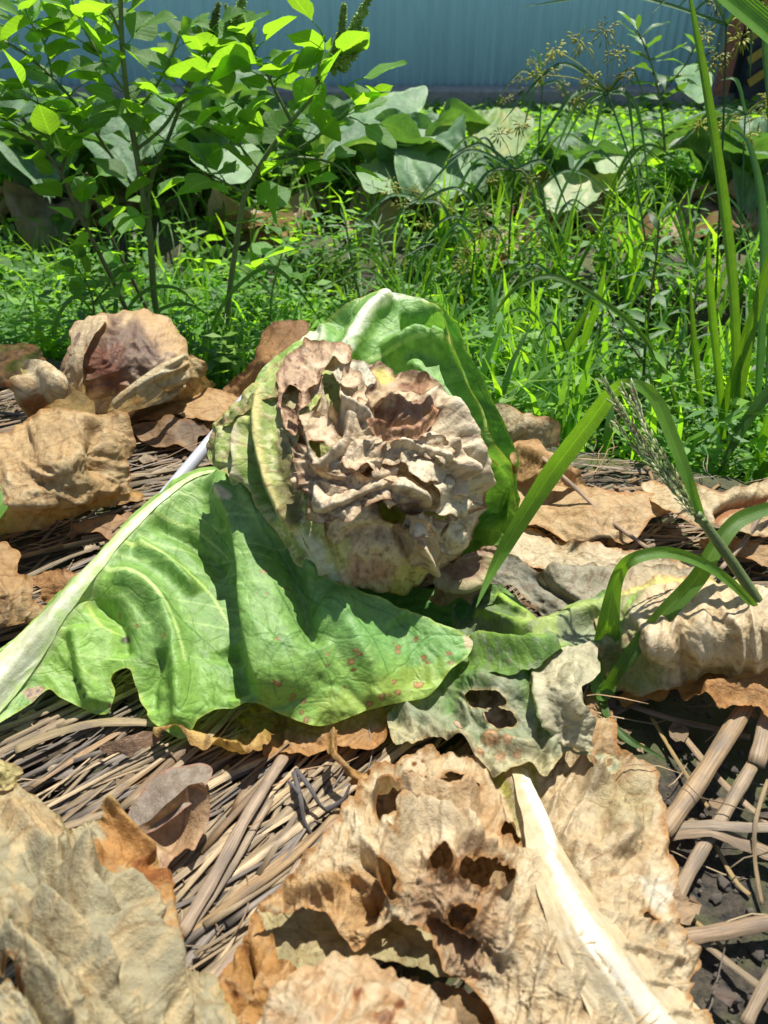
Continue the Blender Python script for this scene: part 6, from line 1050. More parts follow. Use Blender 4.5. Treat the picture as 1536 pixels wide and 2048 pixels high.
amaranth('bushy amaranth weed whose thin branches fan to the upper left corner', gb(290, 620),
         [([(305, 640), (265, 560), (225, 480), (190, 390), (172, 345)], .0036, .0022, 7, 'stemr'), ([(268, 375), (215, 300), (160, 220), (105, 155), (40, 100), (-20, 70)], .0030, .0016, 19), ([(255, 190), (205, 120), (165, 50), (140, -10)], .0026, .0014, 13), ([(160, 220), (110, 220), (50, 195), (0, 190)], .002, .0012, 10), ([(105, 155), (90, 90), (60, 40), (45, 0)], .002, .0012, 10)],
         [(30, 60, .06, 160, .4), (100, 30, .06, 200, .3), (180, 10, .06, 20, .3), (20, 160, .06, 230, .2), (90, 130, .05, 30, .4)], .062, 1.03, 3)
amaranth('amaranth weed with an S-shaped stem and long green flower spikes against the fence', gb(455, 640),
         [([(452, 650), (462, 560), (474, 480), (488, 400), (515, 340), (550, 285), (585, 240), (622, 198)], .0050, .0026, 13), ([(582, 242), (560, 200), (535, 150), (515, 120), (498, 80)], .0026, .0014, 12), ([(620, 200), (640, 160), (655, 130), (668, 100)], .0028, .002, 6), ([(545, 322), (600, 315), (660, 325), (700, 350)], .0024, .0014, 4), ([(550, 320), (610, 290), (650, 262), (700, 220), (740, 190)], .0024, .0014, 12), ([(486, 385), (450, 365), (420, 345), (400, 310)], .0022, .0012, 7), ([(515, 335), (480, 290), (460, 240)], .002, .0012, 9)],
         [(655, 80, .075, 130, .1), (680, 120, .06, 150, .5), (560, 130, .075, 175, .6), (540, 110, .07, 200, .5), (630, 200, .06, 60, .2), (690, 170, .07, 20, .2), (600, 180, .06, 60, .6), (560, 330, .06, 260, .6), (590, 380, .055, 20, .2), (480, 200, .06, 200, .4), (700, 230, .06, -30, .2), (545, 160, .07, 20, .5), (470, 140, .07, 180, .6)], .064, .98, 4,
         [([(660, 140), (672, 105), (682, 70), (686, 35), (688, 10)], .0048), ([(675, 130), (695, 90), (712, 50), (730, 15), (745, -25)], .0060), ([(680, 135), (705, 110), (722, 80), (732, 60)], .0048), ([(640, 160), (642, 135), (640, 125)], .0035), ([(500, 80), (490, 55), (486, 35)], .0030)])
amaranth('low leafy amaranth seedling between the rotten brown head and the tall weeds', gb(180, 640), [([(190, 650), (185, 600), (170, 560), (150, 530)], .002, .0012, 9), ([(185, 610), (215, 570), (240, 540)], .0018, .001, 8)], [], .045, .93, 5)
amaranth('low amaranth seedling right of the S-shaped stem in the dark', gb(560, 600), [([(540, 640), (545, 580), (560, 520), (575, 480)], .0024, .0012, 11), ([(545, 590), (500, 550), (470, 530)], .0018, .001, 7)], [(620, 490, .06, 190, .2)], .05, 1.05, 6)
for i, (u, v, sc) in enumerate([(30, 560, 1), (100, 480, 1), (20, 400, 1.2), (350, 560, 1), (400, 520, 1.1), (90, 580, .8), (420, 470, 1), (10, 480, .9)]):
    p = gb(u, v + 90); amaranth(['broad leaved young weed at the left edge', 'young weed behind the leaning dark stem', 'bright young weed at the left edge below the bushy branches', 'young weed at the foot of the thick upright stem', 'young weed between the thick stem and the S-shaped stem', 'very small weed above the rotten head', 'young weed under the S-shaped stem', 'small shaded weed at the left edge'][i], p,
        [([(u, v + 70), (u + 8, v + 20), (u - 5, v - 40)], .002, .0012, 10)], [], .05 * sc, p.y, 20 + i)

# weeds with narrow opposite leaves on the right
def lance(label, pts, n, size, Y, seed, flowers=True, branches=()):
    r_ = random.Random(seed); P = smooth(np.array(YP(pts, Y)), 8)
    rt = empty('lance_leaved_weed', Vector(P[0]), label, 'weed', 'upright weeds with narrow leaves')
    put('stem', tube(P, np.linspace(.0022, .0010, len(P)), 6), 'stemg', rt)
    allP = [(P, n, 1.0)] + [(smooth(np.array(YP(b, Y)), 6), m, .75) for b, m in branches]
    fl = []
    for (Q, m, sc) in allP[1:]: put('branch', tube(Q, np.linspace(.0014, .0007, len(Q)), 5), 'stemg', rt)
    for (Q, m, sc) in allP:
        for i in range(m):
            s = i / (m - 1) if m > 1 else 0; j = min(int(s * (len(Q) - 1)), len(Q) - 2); p = Q[j] + (Q[j + 1] - Q[j]) * (s * (len(Q) - 1) - j); t = Q[j + 1] - Q[j]; t /= np.linalg.norm(t)
            a0 = R(90 * (i % 2) + 20 + r_.uniform(-15, 15))
            for q in (0, 1):
                a = a0 + q * math.pi; k = 1.0 if s < .8 else 1.6 - s * .9
                d = np.array([math.cos(a), math.sin(a), r_.uniform(-.1, .4)]) + t * (.2 + .9 * max(0, s - .8) * 4)
                add_leaf(LA[r_.randrange(4)], rt, p, d, size * sc * k * r_.uniform(.8, 1.15), roll=r_.gauss(0, .3))
            if flowers and .1 < s < .85:
                for q in range(9):
                    d = np.array([r_.gauss(0, 1), r_.gauss(0, 1), r_.gauss(0, 1)]); d /= np.linalg.norm(d); c = p + d * r_.uniform(.001, .0045); fl.append(tube([c, c + d * .0011, c + d * .002], [.0006, .0011, .0003], 4))
    if fl: put('flower_clusters', merge(fl), 'seed', rt)['kind'] = 'stuff'
    return rt
lance('tall weed with pointed silvery leaves and yellow-green buds in the centre right', [(1275, 900), (1285, 800), (1290, 700), (1300, 600), (1312, 520), (1318, 440)], 15, .042, .86, 1, True, [([(1290, 730), (1240, 660), (1205, 600)], 9), ([(1285, 800), (1330, 740), (1360, 690)], 6)])
lance('shorter bright tipped weed just right of the tall silvery leaved one', [(1385, 930), (1380, 800), (1382, 700), (1388, 620), (1396, 560)], 12, .036, .88, 2)
lance('small weed with yellow buds near the cream ruffled leaf', [(1400, 950), (1440, 900), (1470, 850)], 7, .030, .74, 3, True)
lance('leafy weed behind the green upright leaf at the right', [(1180, 800), (1195, 700), (1205, 620)], 8, .034, .95, 4)
lance('dense weed beneath the tall silvery leaved one', [(1290, 960), (1330, 880), (1345, 820)], 9, .032, .80, 5)
lance('dark green weed beside the grass seed head', [(1230, 940), (1220, 880), (1215, 830)], 8, .030, .82, 6)
lance('feathery weed with thin pale leaves above the top of the cabbage', [(720, 600), (705, 530), (695, 470), (690, 440)], 14, .028, 1.12, 7, False)
lance('feathery weed right of the one above the cabbage', [(770, 590), (765, 520), (758, 460)], 12, .028, 1.15, 8, False)
lance('slim weed at the right edge behind the tall grass', [(1490, 900), (1480, 800), (1500, 700)], 9, .034, .85, 9)
lance('tangled leafy weed at the foot of the tall grass tuft', [(1440, 960), (1420, 900), (1405, 850)], 9, .030, .78, 10)
lance('weed with oval whitish leaves against the fence at the upper right', [(1330, 300), (1320, 200), (1300, 120), (1275, 60)], 10, .06, 1.35, 11, False, [([(1320, 190), (1370, 130), (1390, 90)], 5)])
lance('leafy weed in the gap left of the silvery leaved weed', [(1120, 780), (1110, 720), (1100, 660)], 8, .03, .98, 12, False)

# ================================================================ GRASS TUFTS AND SEDGES
BL = []
def blade_mesh(seed, bend):
    r_ = random.Random(seed); pts = []
    for i in range(6):
        t = i / 5; pts.append((bend * t * t * .9, 0.03 * math.sin(t * 3 + seed), t - bend * .42 * t * t * t * 1.2))
    g = ribbon(pts, .05, [(0, .45), (.25, 1), (.6, .85), (.85, .45), (1, .02)], .3, 10, face=(-1, 0, .3)); return mesh('blade', g[0], g[1], M['blade'], None, g[2])
BL = [blade_mesh(k, b) for k, b in enumerate([.1, .25, .45, .7, .9, 1.1])]
def tuft(label, p, n, h, seed, spread=.5, w=1.0, mat=None, group='grass tufts in the furrow'):
    r_ = random.Random(seed)
    rt = empty('grass_tuft', p, label, 'grass', group)
    for i in range(n):
        o = bpy.data.objects.new('blade', BL[min(5, int(r_.random() ** .8 * 6))]); col.objects.link(o); o.parent = rt
        a = r_.uniform(0, 2 * math.pi); hh = h * r_.uniform(.55, 1.15)
        o.location = (r_.gauss(0, .006), r_.gauss(0, .006), 0); o.rotation_euler = (0, r_.uniform(0, spread), a); o.scale = (hh, hh * w * r_.uniform(.7, 1.2), hh)
    return rt
def gz(x, y): return float(ground_z(x, y))
def at_g(u, v): 
    p = W(u, v, z=-.08); return Vector((p.x, p.y, gz(p.x, p.y)))
TL = ['bright grass tuft just behind the twisted brown leaf', 'grass tuft behind the arching front grass blade', 'grass tuft beside the cream folded leaf edge', 'grass tuft behind the narrow seed head', 'grass tuft left of the cabbage top behind the stiff brown leaf', 'grass tuft touching the left shoulder of the upright leaf', 'grass tuft right of the rotten brown head',
      'grass tuft above the pale folded leaf on the left', 'grass tuft behind the rotten brown head', 'grass tuft right behind the bend of the upright leaf', 'grass tuft beneath the long arching blade', 'grass tuft right of the cabbage top', 'grass tuft over the top of the upright leaf at its right', 'grass tuft under the low sedge', 'grass tuft behind the cabbage top towards the dark furrow', 'grass tuft between two amaranth stems behind the rotten head',
      'grass tuft at the foot of the tall grass', 'grass tuft at the right edge behind the tall grass', 'grass tuft above the crown of the cabbage', 'grass tuft above the left shoulder of the cabbage']
spots = [(1130, 850, 16, .15, .45, 1.1), (1180, 880, 12, .13, .5, 1.0), (1050, 800, 12, .12, .6, 1.0), (1240, 900, 10, .12, .5, 1.0), (560, 690, 12, .13, .7, .9), (620, 660, 12, .12, .7, .9), (500, 700, 8, .13, .7, .9), (130, 690, 7, .12, .8, 1.0), (280, 680, 8, .11, .8, .9), (1000, 740, 12, .13, .5, .9), (1090, 720, 12, .13, .5, .9), (960, 650, 12, .14, .5, .9), (900, 600, 14, .13, .5, .9), (860, 560, 10, .12, .6, .9), (1010, 620, 10, .12, .6, .9),
         (400, 660, 8, .12, .7, .8), (1380, 960, 12, .13, .5, .9), (1500, 900, 12, .15, .5, 1), (780, 620, 10, .11, .7, .8), (690, 620, 9, .10, .8, .8)]
for i, (u, v, n, h, sp, w) in enumerate(spots):
    tuft(TL[i], at_g(u, v), n, h, 100 + i, sp, w)
rs2 = random.Random(5)
for i in range(40):
    u = rs2.uniform(-50, 1580); v = rs2.uniform(300, 620); p = at_g(u, v + 40); tuft('grass tuft in the green growth between the cabbage row and the fence', p, rs2.randint(6, 10), rs2.uniform(.09, .15), 300 + i, .6, .8, group='grass tufts behind the cabbage row')
# tall single-blade clump on the right, placed blade by blade
tg = empty('tall_grass', at_g(1460, 960), 'tall clump of long upright grass blades near the right edge reaching above the fence', 'grass')
def yblade(parent, pts, w, Y, mat='blade', fold=.35, prof=None, name='blade', roll=0): return put(name, ribbon(YP(pts, Y), w * .82, prof, fold, 40, roll), mat, parent)
PR = [(0, .5), (.2, .9), (.6, 1), (.85, .7), (1, .2)]
yblade(tg, [(1458, 980), (1470, 800), (1466, 600), (1445, 400), (1415, 200), (1375, -30)], .0135, .72, prof=PR)
yblade(tg, [(1450, 980), (1440, 800), (1420, 600), (1416, 520), (1418, 470)], .011, .74)
yblade(tg, [(1445, 985), (1475, 800), (1510, 620), (1550, 480), (1580, 380)], .013, .72)
yblade(tg, [(1420, 990), (1440, 850), (1480, 700), (1530, 560), (1560, 500)], .011, .74)
yblade(tg, [(1430, 985), (1400, 800), (1385, 650), (1380, 560)], .009, .78)
yblade(tg, [(1500, 960), (1520, 700), (1525, 450), (1500, 300), (1458, 255)], .012, .78, 'blade2')
yblade(tg, [(1380, 960), (1350, 800), (1290, 680), (1200, 600), (1110, 555), (1040, 570), (995, 620), (978, 660)], .0075, .76)
yblade(tg, [(1640, 700), (1560, 760), (1500, 830), (1460, 900), (1430, 960)], .014, .66, 'blade2')
yblade(tg, [(1400, -60), (1460, 0), (1530, 60), (1620, 140)], .026, .62, prof=[(0, 1), (1, 1)])
yblade(tg, [(1640, 20), (1560, -10), (1530, 80), (1540, 220), (1545, 380), (1540, 600), (1530, 800)], .009, .74, 'blade2', prof=PR)
yblade(tg, [(1350, 970), (1345, 850), (1300, 700), (1290, 620)], .008, .85)
yblade(tg, [(1540, 980), (1520, 900), (1560, 780), (1620, 690)], .012, .68)
yblade(tg, [(1500, 980), (1550, 900), (1600, 840)], .011, .66)
br = empty('broad_grass', at_g(1110, 880), 'bright green broad-bladed grass clump right of the green upright leaf', 'grass')
yblade(br, [(1085, 900), (1120, 780), (1160, 700), (1190, 620), (1205, 560), (1212, 520)], .012, .90)
yblade(br, [(1060, 880), (1090, 780), (1130, 700), (1165, 640), (1185, 590)], .013, .92)
yblade(br, [(1100, 900), (1080, 800), (1020, 730), (960, 700)], .010, .90)
yblade(br, [(1130, 880), (1170, 790), (1230, 740), (1300, 760)], .010, .92)
yblade(br, [(1040, 860), (1010, 790), (960, 760), (920, 770)], .009, .95)
yblade(br, [(1120, 900), (1110, 820), (1070, 740), (1000, 690), (980, 700)], .009, .93)
yblade(br, [(1090, 890), (1060, 850), (1000, 800), (1010, 790)], .009, .88)
ag = empty('arching_grass', at_g(440, 720), 'two thin arching grass blades over the stem left of the green upright leaf', 'grass')
yblade(ag, [(405, 720), (440, 620), (490, 560), (540, 535), (580, 560), (620, 610), (650, 660)], .0065, .92)
yblade(ag, [(240, 650), (270, 600), (310, 575), (360, 580), (400, 620)], .0065, .93)
yblade(ag, [(110, 680), (115, 640), (140, 600), (165, 600), (195, 640)], .007, .92)
yblade(ag, [(300, 640), (330, 615), (380, 610), (430, 640)], .006, .92)
tag(put('grass_leaf', ribbon(WP([(-40, 1060, .05), (0, 1010, .06), (18, 975, .065), (30, 955, .068)]), .016, [(0, 1), (.6, .9), (1, .1)], .3, 20), 'blade'), 'wide green leaf tip poking in at the left edge over the tan leaf', 'leaf')
def sedge(label, base, stem, Y, heads, bracts, seed, name='sedge'):
    r_ = random.Random(seed); rt = empty(name, Vector(base), label, 'sedge', 'flowering sedges')
    P = smooth(np.array(YP(stem, Y)), 7); put('stem', tube(P, np.linspace(.0020, .0013, len(P)), 3), 'blade2', rt)
    top = P[-1]
    for (u, v, sag) in bracts:
        q = np.array(W(u, v, y=Y + r_.uniform(-.05, .02))); m = (top + q) / 2 + np.array([0, 0, sag])
        put('bract', ribbon([tuple(top), tuple(m), tuple(q)], .0065, [(0, .8), (.5, .9), (1, .03)], .4, 14), 'blade2', rt)
    for (u, v, sz) in heads:
        q = np.array(W(u, v, y=Y + r_.uniform(-.02, .02))); parts = [tube(smooth(np.array([top, (top + q) / 2 + np.array([0, 0, .006]), q]), 4), .0005, 4)]
        for i in range(34):
            d = np.array([r_.gauss(0, 1), r_.gauss(0, .8), r_.gauss(.1, .8)]); d /= np.linalg.norm(d); s = q + d * r_.uniform(0, .45) * sz
            L = sz * r_.uniform(.16, .34); parts.append(tube([s, s + d * L * .5 - np.array([0, 0, L * .1]), s + d * L * .9 - np.array([0, 0, L * .35])], [.0005, .0010, .0003], 4))
        put('seed_head', merge(parts), 'seed', rt)
    return rt
sedge('tall sedge with drooping bracts and yellow-green flowers in the middle right', at_g(1310, 700), [(1305, 640), (1290, 480), (1265, 340), (1215, 185)], 1.15, [(1160, 80, .035), (1230, 110, .03), (1085, 150, .03), (1110, 100, .03), (1210, 60, .03), (1250, 150, .03), (1180, 160, .03), (1150, 200, .03)],
      [(1050, 340, .04), (1090, 360, .05), (1120, 300, .02), (1270, 330, .04), (1300, 400, .05), (1000, 250, .05), (1180, 300, .02), (1290, 200, .03)], 1)
sedge('sedge with a dark stem and flowers against the rack at the upper right', at_g(1440, 700), [(1430, 600), (1440, 400), (1448, 200), (1452, 50)], 1.1, [(1430, 10, .03), (1500, 40, .03), (1410, 70, .03), (1440, 110, .03), (1480, 80, .03), (1420, 130, .03), (1520, 20, .03)], [(1380, 30, .02), (1350, 20, .03), (1300, 30, .04), (1500, 160, .05), (1040, 15, .02)], 2)
sedge('sedge with a spray of flowers just left of the tall one', at_g(1010, 600), [(1015, 560), (1020, 450), (1030, 340)], 1.2, [(960, 420, .03), (1000, 270, .03), (1040, 250, .03), (985, 360, .03), (1060, 360, .025), (940, 300, .025)], [(820, 420, .05), (900, 480, .04), (1110, 540, .05), (880, 330, .03), (1140, 430, .04)], 3)
sedge('low sedge whose yellow flowers hang before the dark cabbage', at_g(850, 560), [(850, 560), (850, 470), (848, 400)], 1.25, [(780, 375, .03), (870, 390, .035), (800, 410, .025), (905, 420, .025), (850, 450, .03), (830, 380, .02)], [(700, 470, .03), (980, 440, .03), (760, 520, .03), (930, 550, .04)], 4)
sedge('sedge tuft in front of the right cabbage leaves', at_g(1480, 520), [(1478, 520), (1485, 350), (1490, 230)], 1.2, [(1520, 230, .03), (1460, 240, .03), (1430, 260, .03), (1500, 270, .03), (1400, 250, .025), (1540, 200, .03)], [(1400, 360, .04), (1540, 320, .04), (1350, 300, .03), (1440, 160, .02)], 5)
sedge('small sedge with a yellow spray near the dark furrow', at_g(930, 600), [(935, 600), (945, 540), (950, 480)], 1.1, [(925, 530, .03), (935, 500, .025), (960, 470, .025), (990, 470, .02)], [(870, 510, .03), (1020, 520, .03)], 6)
sedge('sedge with curved bracts against the fence right of its middle', at_g(1080, 330), [(1075, 330), (1080, 240), (1085, 170)], 1.6, [(1070, 130, .04), (1105, 140, .035), (1040, 160, .03), (1120, 170, .03), (1140, 200, .03), (1010, 200, .03)], [(1000, 190, .03), (1040, 290, .04), (1150, 270, .04), (1060, 100, .02)], 7)

# ================================================================ GROUND COVER AND FAR GREEN
WC = [np.array(c) * 1.5 for c in ([.07, .16, .03], [.095, .20, .03], [.06, .13, .04], [.12, .22, .03], [.075, .15, .05])]
def sprigs(n, region, hl, hh, leaf, seed, npair=8, wid=.2):
    r_ = np.random.default_rng(seed); Vs, Fs, Cs = [], [], []; o = 0
    pts = region(n, r_)
    for (x, y) in pts:
        z0 = float(ground_z(x, y)); h = r_.uniform(hl, hh); tilt = r_.normal(0, .3, 2); c0 = WC[r_.integers(5)] * r_.uniform(.75, 1.25)
        T = np.linspace(.15, 1, npair); P = np.stack([x + tilt[0] * h * T, y + tilt[1] * h * T, z0 + h * T], 1)
        a = r_.uniform(0, 6.28) + np.arange(npair) * 1.571
        for q in (0, math.pi):
            aa = a + q + r_.normal(0, .3, npair); el = r_.uniform(-.1, .6, npair); L = leaf * r_.uniform(.6, 1.3, npair)
            d = np.stack([np.cos(aa) * np.cos(el), np.sin(aa) * np.cos(el), np.sin(el)], 1); s = np.stack([-np.sin(aa), np.cos(aa), r_.normal(0, .35, npair)], 1)
            A = P; B = P + d * (L * .5)[:, None] + s * (L * wid)[:, None]; D_ = P + d * (L * .5)[:, None] - s * (L * wid)[:, None]; E = P + d * L[:, None] - np.array([0, 0, .12]) * L[:, None]
            V = np.stack([A, B, E, D_], 1).reshape(-1, 3); Vs.append(V); F = np.arange(len(V)).reshape(-1, 4) + o; Fs.append(F); o += len(V)
            Cs.append(np.tile(c0, (len(V), 1)) * r_.uniform(.85, 1.15, (len(V), 1)))
    return np.vstack(Vs), np.vstack(Fs), np.vstack(Cs)
def furrow(n, r_):
    out = []
    while len(out) < n:
        y = r_.uniform(.6, 1.45); x = r_.uniform(-.95, .9)
        s = bed_s(x, y)
        if s > .79 + .012 * math.sin(x * 40) and s < 1.36 and r_.random() < (1.0 if s < 1.12 else .35) * (0.25 + .9 * float(sstep(-.15, .15, perlin(x * 9, y * 9, .5, 77)))): out.append((x, y))
    return out
V, F, Cc = sprigs(2000, furrow, .02, .11, .024, 1, 8, .17)
tag(link('ground_cover', mesh('ground_cover', V, F, M['weed'], Cc)), kind='stuff')
def farr(n, r_): return [(r_.uniform(-2.2, 2.2), 1.62 + .9 * r_.random()) for _ in range(n)]
def fenceside(n, r_): return [(r_.uniform(-2.8, 2.8), r_.uniform(2.3, 3.42)) for _ in range(n)]
V, F, Cc = sprigs(2600, fenceside, .02, .06, .035, 12, 4, .26)
tag(link('low_fenceside_weeds', mesh('low_fenceside_weeds', V, F, M['weed'], Cc)), kind='stuff')
V, F, Cc = sprigs(2600, farr, .05, .13, .042, 2, 6, .26)
tag(link('leafy_undergrowth', mesh('leafy_undergrowth', V, F, M['weed'], Cc)), kind='stuff')
def grass_mass(name, n, region, hl, hh, w, seed):
    r_ = np.random.default_rng(seed); pts = np.array(region(n, r_)); n = len(pts); z0 = ground_z(pts[:, 0], pts[:, 1]); h = r_.uniform(hl, hh, n); a = r_.uniform(0, 6.28, n); b = r_.uniform(.1, .8, n)
    d = np.stack([np.cos(a), np.sin(a), np.zeros(n)], 1); s = np.stack([-np.sin(a + .4), np.cos(a + .4), np.zeros(n)], 1); ww = w * r_.uniform(.6, 1.3, n)
    L = []
    for k, t in enumerate((0, .33, .66, 1)):
        c = np.stack([pts[:, 0], pts[:, 1], z0], 1) + d * (b * h * t * t)[:, None] + np.array([0, 0, 1]) * (h * (t - b * .35 * t ** 3))[:, None]; q = (ww * (1, 1, .7, .06)[k])[:, None] * s / 2
        L += [c - q, c + q]
    V = np.stack(L, 1).reshape(-1, 3); i = np.arange(n)[:, None] * 8
    F = np.concatenate([np.stack([i[:, 0] + 2 * k, i[:, 0] + 2 * k + 1, i[:, 0] + 2 * k + 3, i[:, 0] + 2 * k + 2], 1) for k in range(3)])
    Cc = np.repeat(np.array(WC)[r_.integers(0, 5, n)] * r_.uniform(.8, 1.25, (n, 1)), 8, 0)
    return tag(link(name, mesh(name, V, F, M['weed'], Cc)), kind='stuff')
grass_mass('far_grass', 5000, farr, .06, .15, .007, 3)
grass_mass('low_fenceside_grass', 4000, fenceside, .03, .07, .008, 13)
grass_mass('furrow_grass', 1900, furrow, .06, .15, .0065, 4)
def rightside(n, r_): return [q for q in furrow(n * 3, r_) if q[0] > .02][:n]
grass_mass('right_furrow_grass', 900, rightside, .07, .19, .0085, 15)
r7 = random.Random(77); gx_ = 0
LT = ['left of the tall sedge', 'in front of the dark furrow', 'above the bend of the upright leaf', 'beside the silvery leaved weed', 'under the sunlit cabbage leaf', 'below the tall sedge', 'left of the big vertical blade', 'near the right edge above the tall clump', 'over the low sedge', 'behind the broad grass clump', 'right of the feathery weeds', 'between the sedges']
for k, (u, v) in enumerate([(1080, 560), (1130, 620), (960, 620), (1240, 640), (880, 560), (1180, 540), (1360, 620), (1500, 600), (800, 580), (1150, 760), (830, 640), (1020, 520)]):
    p = at_g(u, v + 60); t_ = empty('slender_grass', p, 'clump of long thin arching grass blades ' + LT[k], 'grass')
    for q in range(6):
        s_ = r7.choice([-1, 1]); w_ = r7.uniform(50, 190) * s_; h_ = r7.uniform(90, 230)
        b0 = project(np.array([list(p)])); ub, vb = float(b0[0][0]), float(b0[1][0]); y_ = p.y + r7.uniform(-.05, .03)
        yblade(t_, [(ub + r7.uniform(-8, 8), vb), (ub + w_ * .15, vb - h_ * .55), (ub + w_ * .5, vb - h_), (ub + w_ * .85, vb - h_ * .9), (ub + w_ * 1.15, vb - h_ * r7.uniform(.45, .8))], r7.uniform(.0035, .007), y_, r7.choice(['blade', 'blade', 'blade2']))

def backrow(n, r_): return [(r_.uniform(-1.5, 1.5), r_.uniform(1.3, 1.7)) for _ in range(n)]
grass_mass('back_row_grass', 500, backrow, .05, .16, .006, 14)

# ================================================================ THE CABBAGE ROW BEHIND
def cab_leaf_mesh(seed, dry=False):
    nx, ny = 22, 19; r_ = random.Random(seed); t, s = np.meshgrid(np.linspace(0, 1, nx), np.linspace(-1, 1, ny), indexing='ij')
    hw = .42 * np.sin(np.pi * np.clip(t, 0.02, .985) ** .7) ** .65 * (.25 + .75 * sstep(0, .35, t)) + .02
    x = t * 1.0; y = s * hw; fl = np.abs(s)
    z = .35 * (s ** 2) * hw + (.55 if not dry else .1) * np.sin(t * 1.7) - .55 * t ** 3 + .05 * np.sin(t * 14 + seed) * fl ** 2 + .07 * fbm(t * 3, s * 2, 0, seed, 3) * (.3 + fl) + (.1 if dry else 0) * ridged(t * 3, s * 2, 1, seed, 2)
    z = z - .05 * np.exp(-(s / .1) ** 2)
    V = np.stack([x, y, z], -1).reshape(-1, 3); i = np.arange(nx * ny).reshape(nx, ny)
    F = np.stack([i[:-1, :-1].ravel(), i[1:, :-1].ravel(), i[1:, 1:].ravel(), i[:-1, 1:].ravel()], 1)
    rib = np.exp(-(s / (.10 * (1.1 - t))) ** 2) * (1 - .6 * t); vein = np.exp(-((np.mod(t * 6 - fl * 1.6, 1) - .5) / .09) ** 2) * .5
    k = np.clip(rib + vein * (1 - fl), 0, 1).ravel()[:, None]
    if dry: c = np.array([.50, .38, .26]) * (1 - k) + np.array([.6, .5, .36]) * k; c = c * (1 + .4 * fbm(t * 5, s * 4, 3, seed, 3).ravel()[:, None])
    else: c = np.array([.10, .20, .085]) * (1 - k) + np.array([.32, .42, .26]) * k; c = c * (1 + .35 * fbm(t * 4, s * 3, 3, seed, 3).ravel()[:, None])
    return mesh('leaf', V, F, M['dry' if dry else 'waxy'], np.clip(c, 0, 1))
M['waxy'] = leaf_mat('waxy_cabbage_leaf', 0.3, 0.55, (1.6, 1.8, 0.4), 0.5, 260, 14, (0.7, 0.8, 0.7), 0.2, 0.45)
CL = [cab_leaf_mesh(k) for k in range(5)]; CD = [cab_leaf_mesh(k + 20, True) for k in range(3)]
def far_cabbage(label, u, v, Z, size, n, nd, seed):
    r_ = random.Random(seed); p = W(u, v, z=Z); p = Vector((p.x, p.y, gz(p.x, p.y))); rt = empty('cabbage_plant', p, label, 'cabbage', 'cabbage plants in the next row')
    for i in range(n + nd):
        dry = i >= n; o = bpy.data.objects.new('leaf' if not dry else 'dead_leaf', (CD if dry else CL)[r_.randrange(3 if dry else 5)]); col.objects.link(o); o.parent = rt
        a = i * 2.4 + r_.uniform(-.3, .3); el = r_.uniform(.15, .75) * (1 if not dry else 0) - (0.1 if dry else 0); s = size * r_.uniform(.75, 1.15) * (1 if not dry else .9)
        o.matrix_local = Matrix.Translation((0, 0, .03)) @ Matrix.Rotation(a, 4, 'Z') @ Matrix.Rotation(-el, 4, 'Y') @ Matrix.Rotation(r_.gauss(0, .25), 4, 'X') @ Matrix.Scale(s, 4)
far_cabbage('leafy cabbage in the back row behind the tall amaranth stem', 420, 400, 0, .24, 9, 4, 1)
far_cabbage('cabbage with big raised blue-green leaves in the middle of the back row', 840, 430, 0, .19, 9, 4, 2)
far_cabbage('cabbage with yellowing leaves in the back row behind the tall sedge', 1120, 430, 0, .14, 7, 6, 3)
far_cabbage('cabbage at the right edge of the back row', 1460, 440, 0, .19, 8, 5, 4)
far_cabbage('cabbage at the left edge of the back row behind the weeds', 120, 430, 0, .22, 8, 5, 5)
far_cabbage('cabbage half hidden behind the S-shaped stem in the back row', 640, 400, 0, .18, 5, 6, 6)
far_cabbage('far cabbage close to the fence behind the spikes', 720, 270, 0, .15, 7, 1, 9)
# dead leaves lying along the front of that row
DLs = ['large pale withered leaf below the S-shaped stem in the back row', 'brown withered leaf in the middle of the back row', 'withered leaf in the dark furrow right of the middle', 'tan dead leaf at the far right of the back row', 'pale dead leaf behind the slender dark stem', 'brown dead leaf under the right cabbage', 'dead leaf lying between the two middle cabbages', 'dead leaf curling at the edge of the back row left of the sedge']
for i, (u, v, sc, rz) in enumerate([(600, 490, .24, 2.4), (800, 465, .20, .4), (1080, 520, .15, 3.5), (1500, 500, .17, 2.9), (110, 460, .15, .5), (1370, 510, .15, 2.5), (930, 470, .14, 1.0), (700, 480, .14, 5.5)]):
    p = W(u, v, z=-.01); o = bpy.data.objects.new('dead_leaf', CD[i % 3]); o.location = (p.x, p.y, gz(p.x, p.y) + .02); o.rotation_euler = (.2, .15, rz); o.scale = (sc,) * 3; col.objects.link(o); tag(o, DLs[i], 'dead leaf')
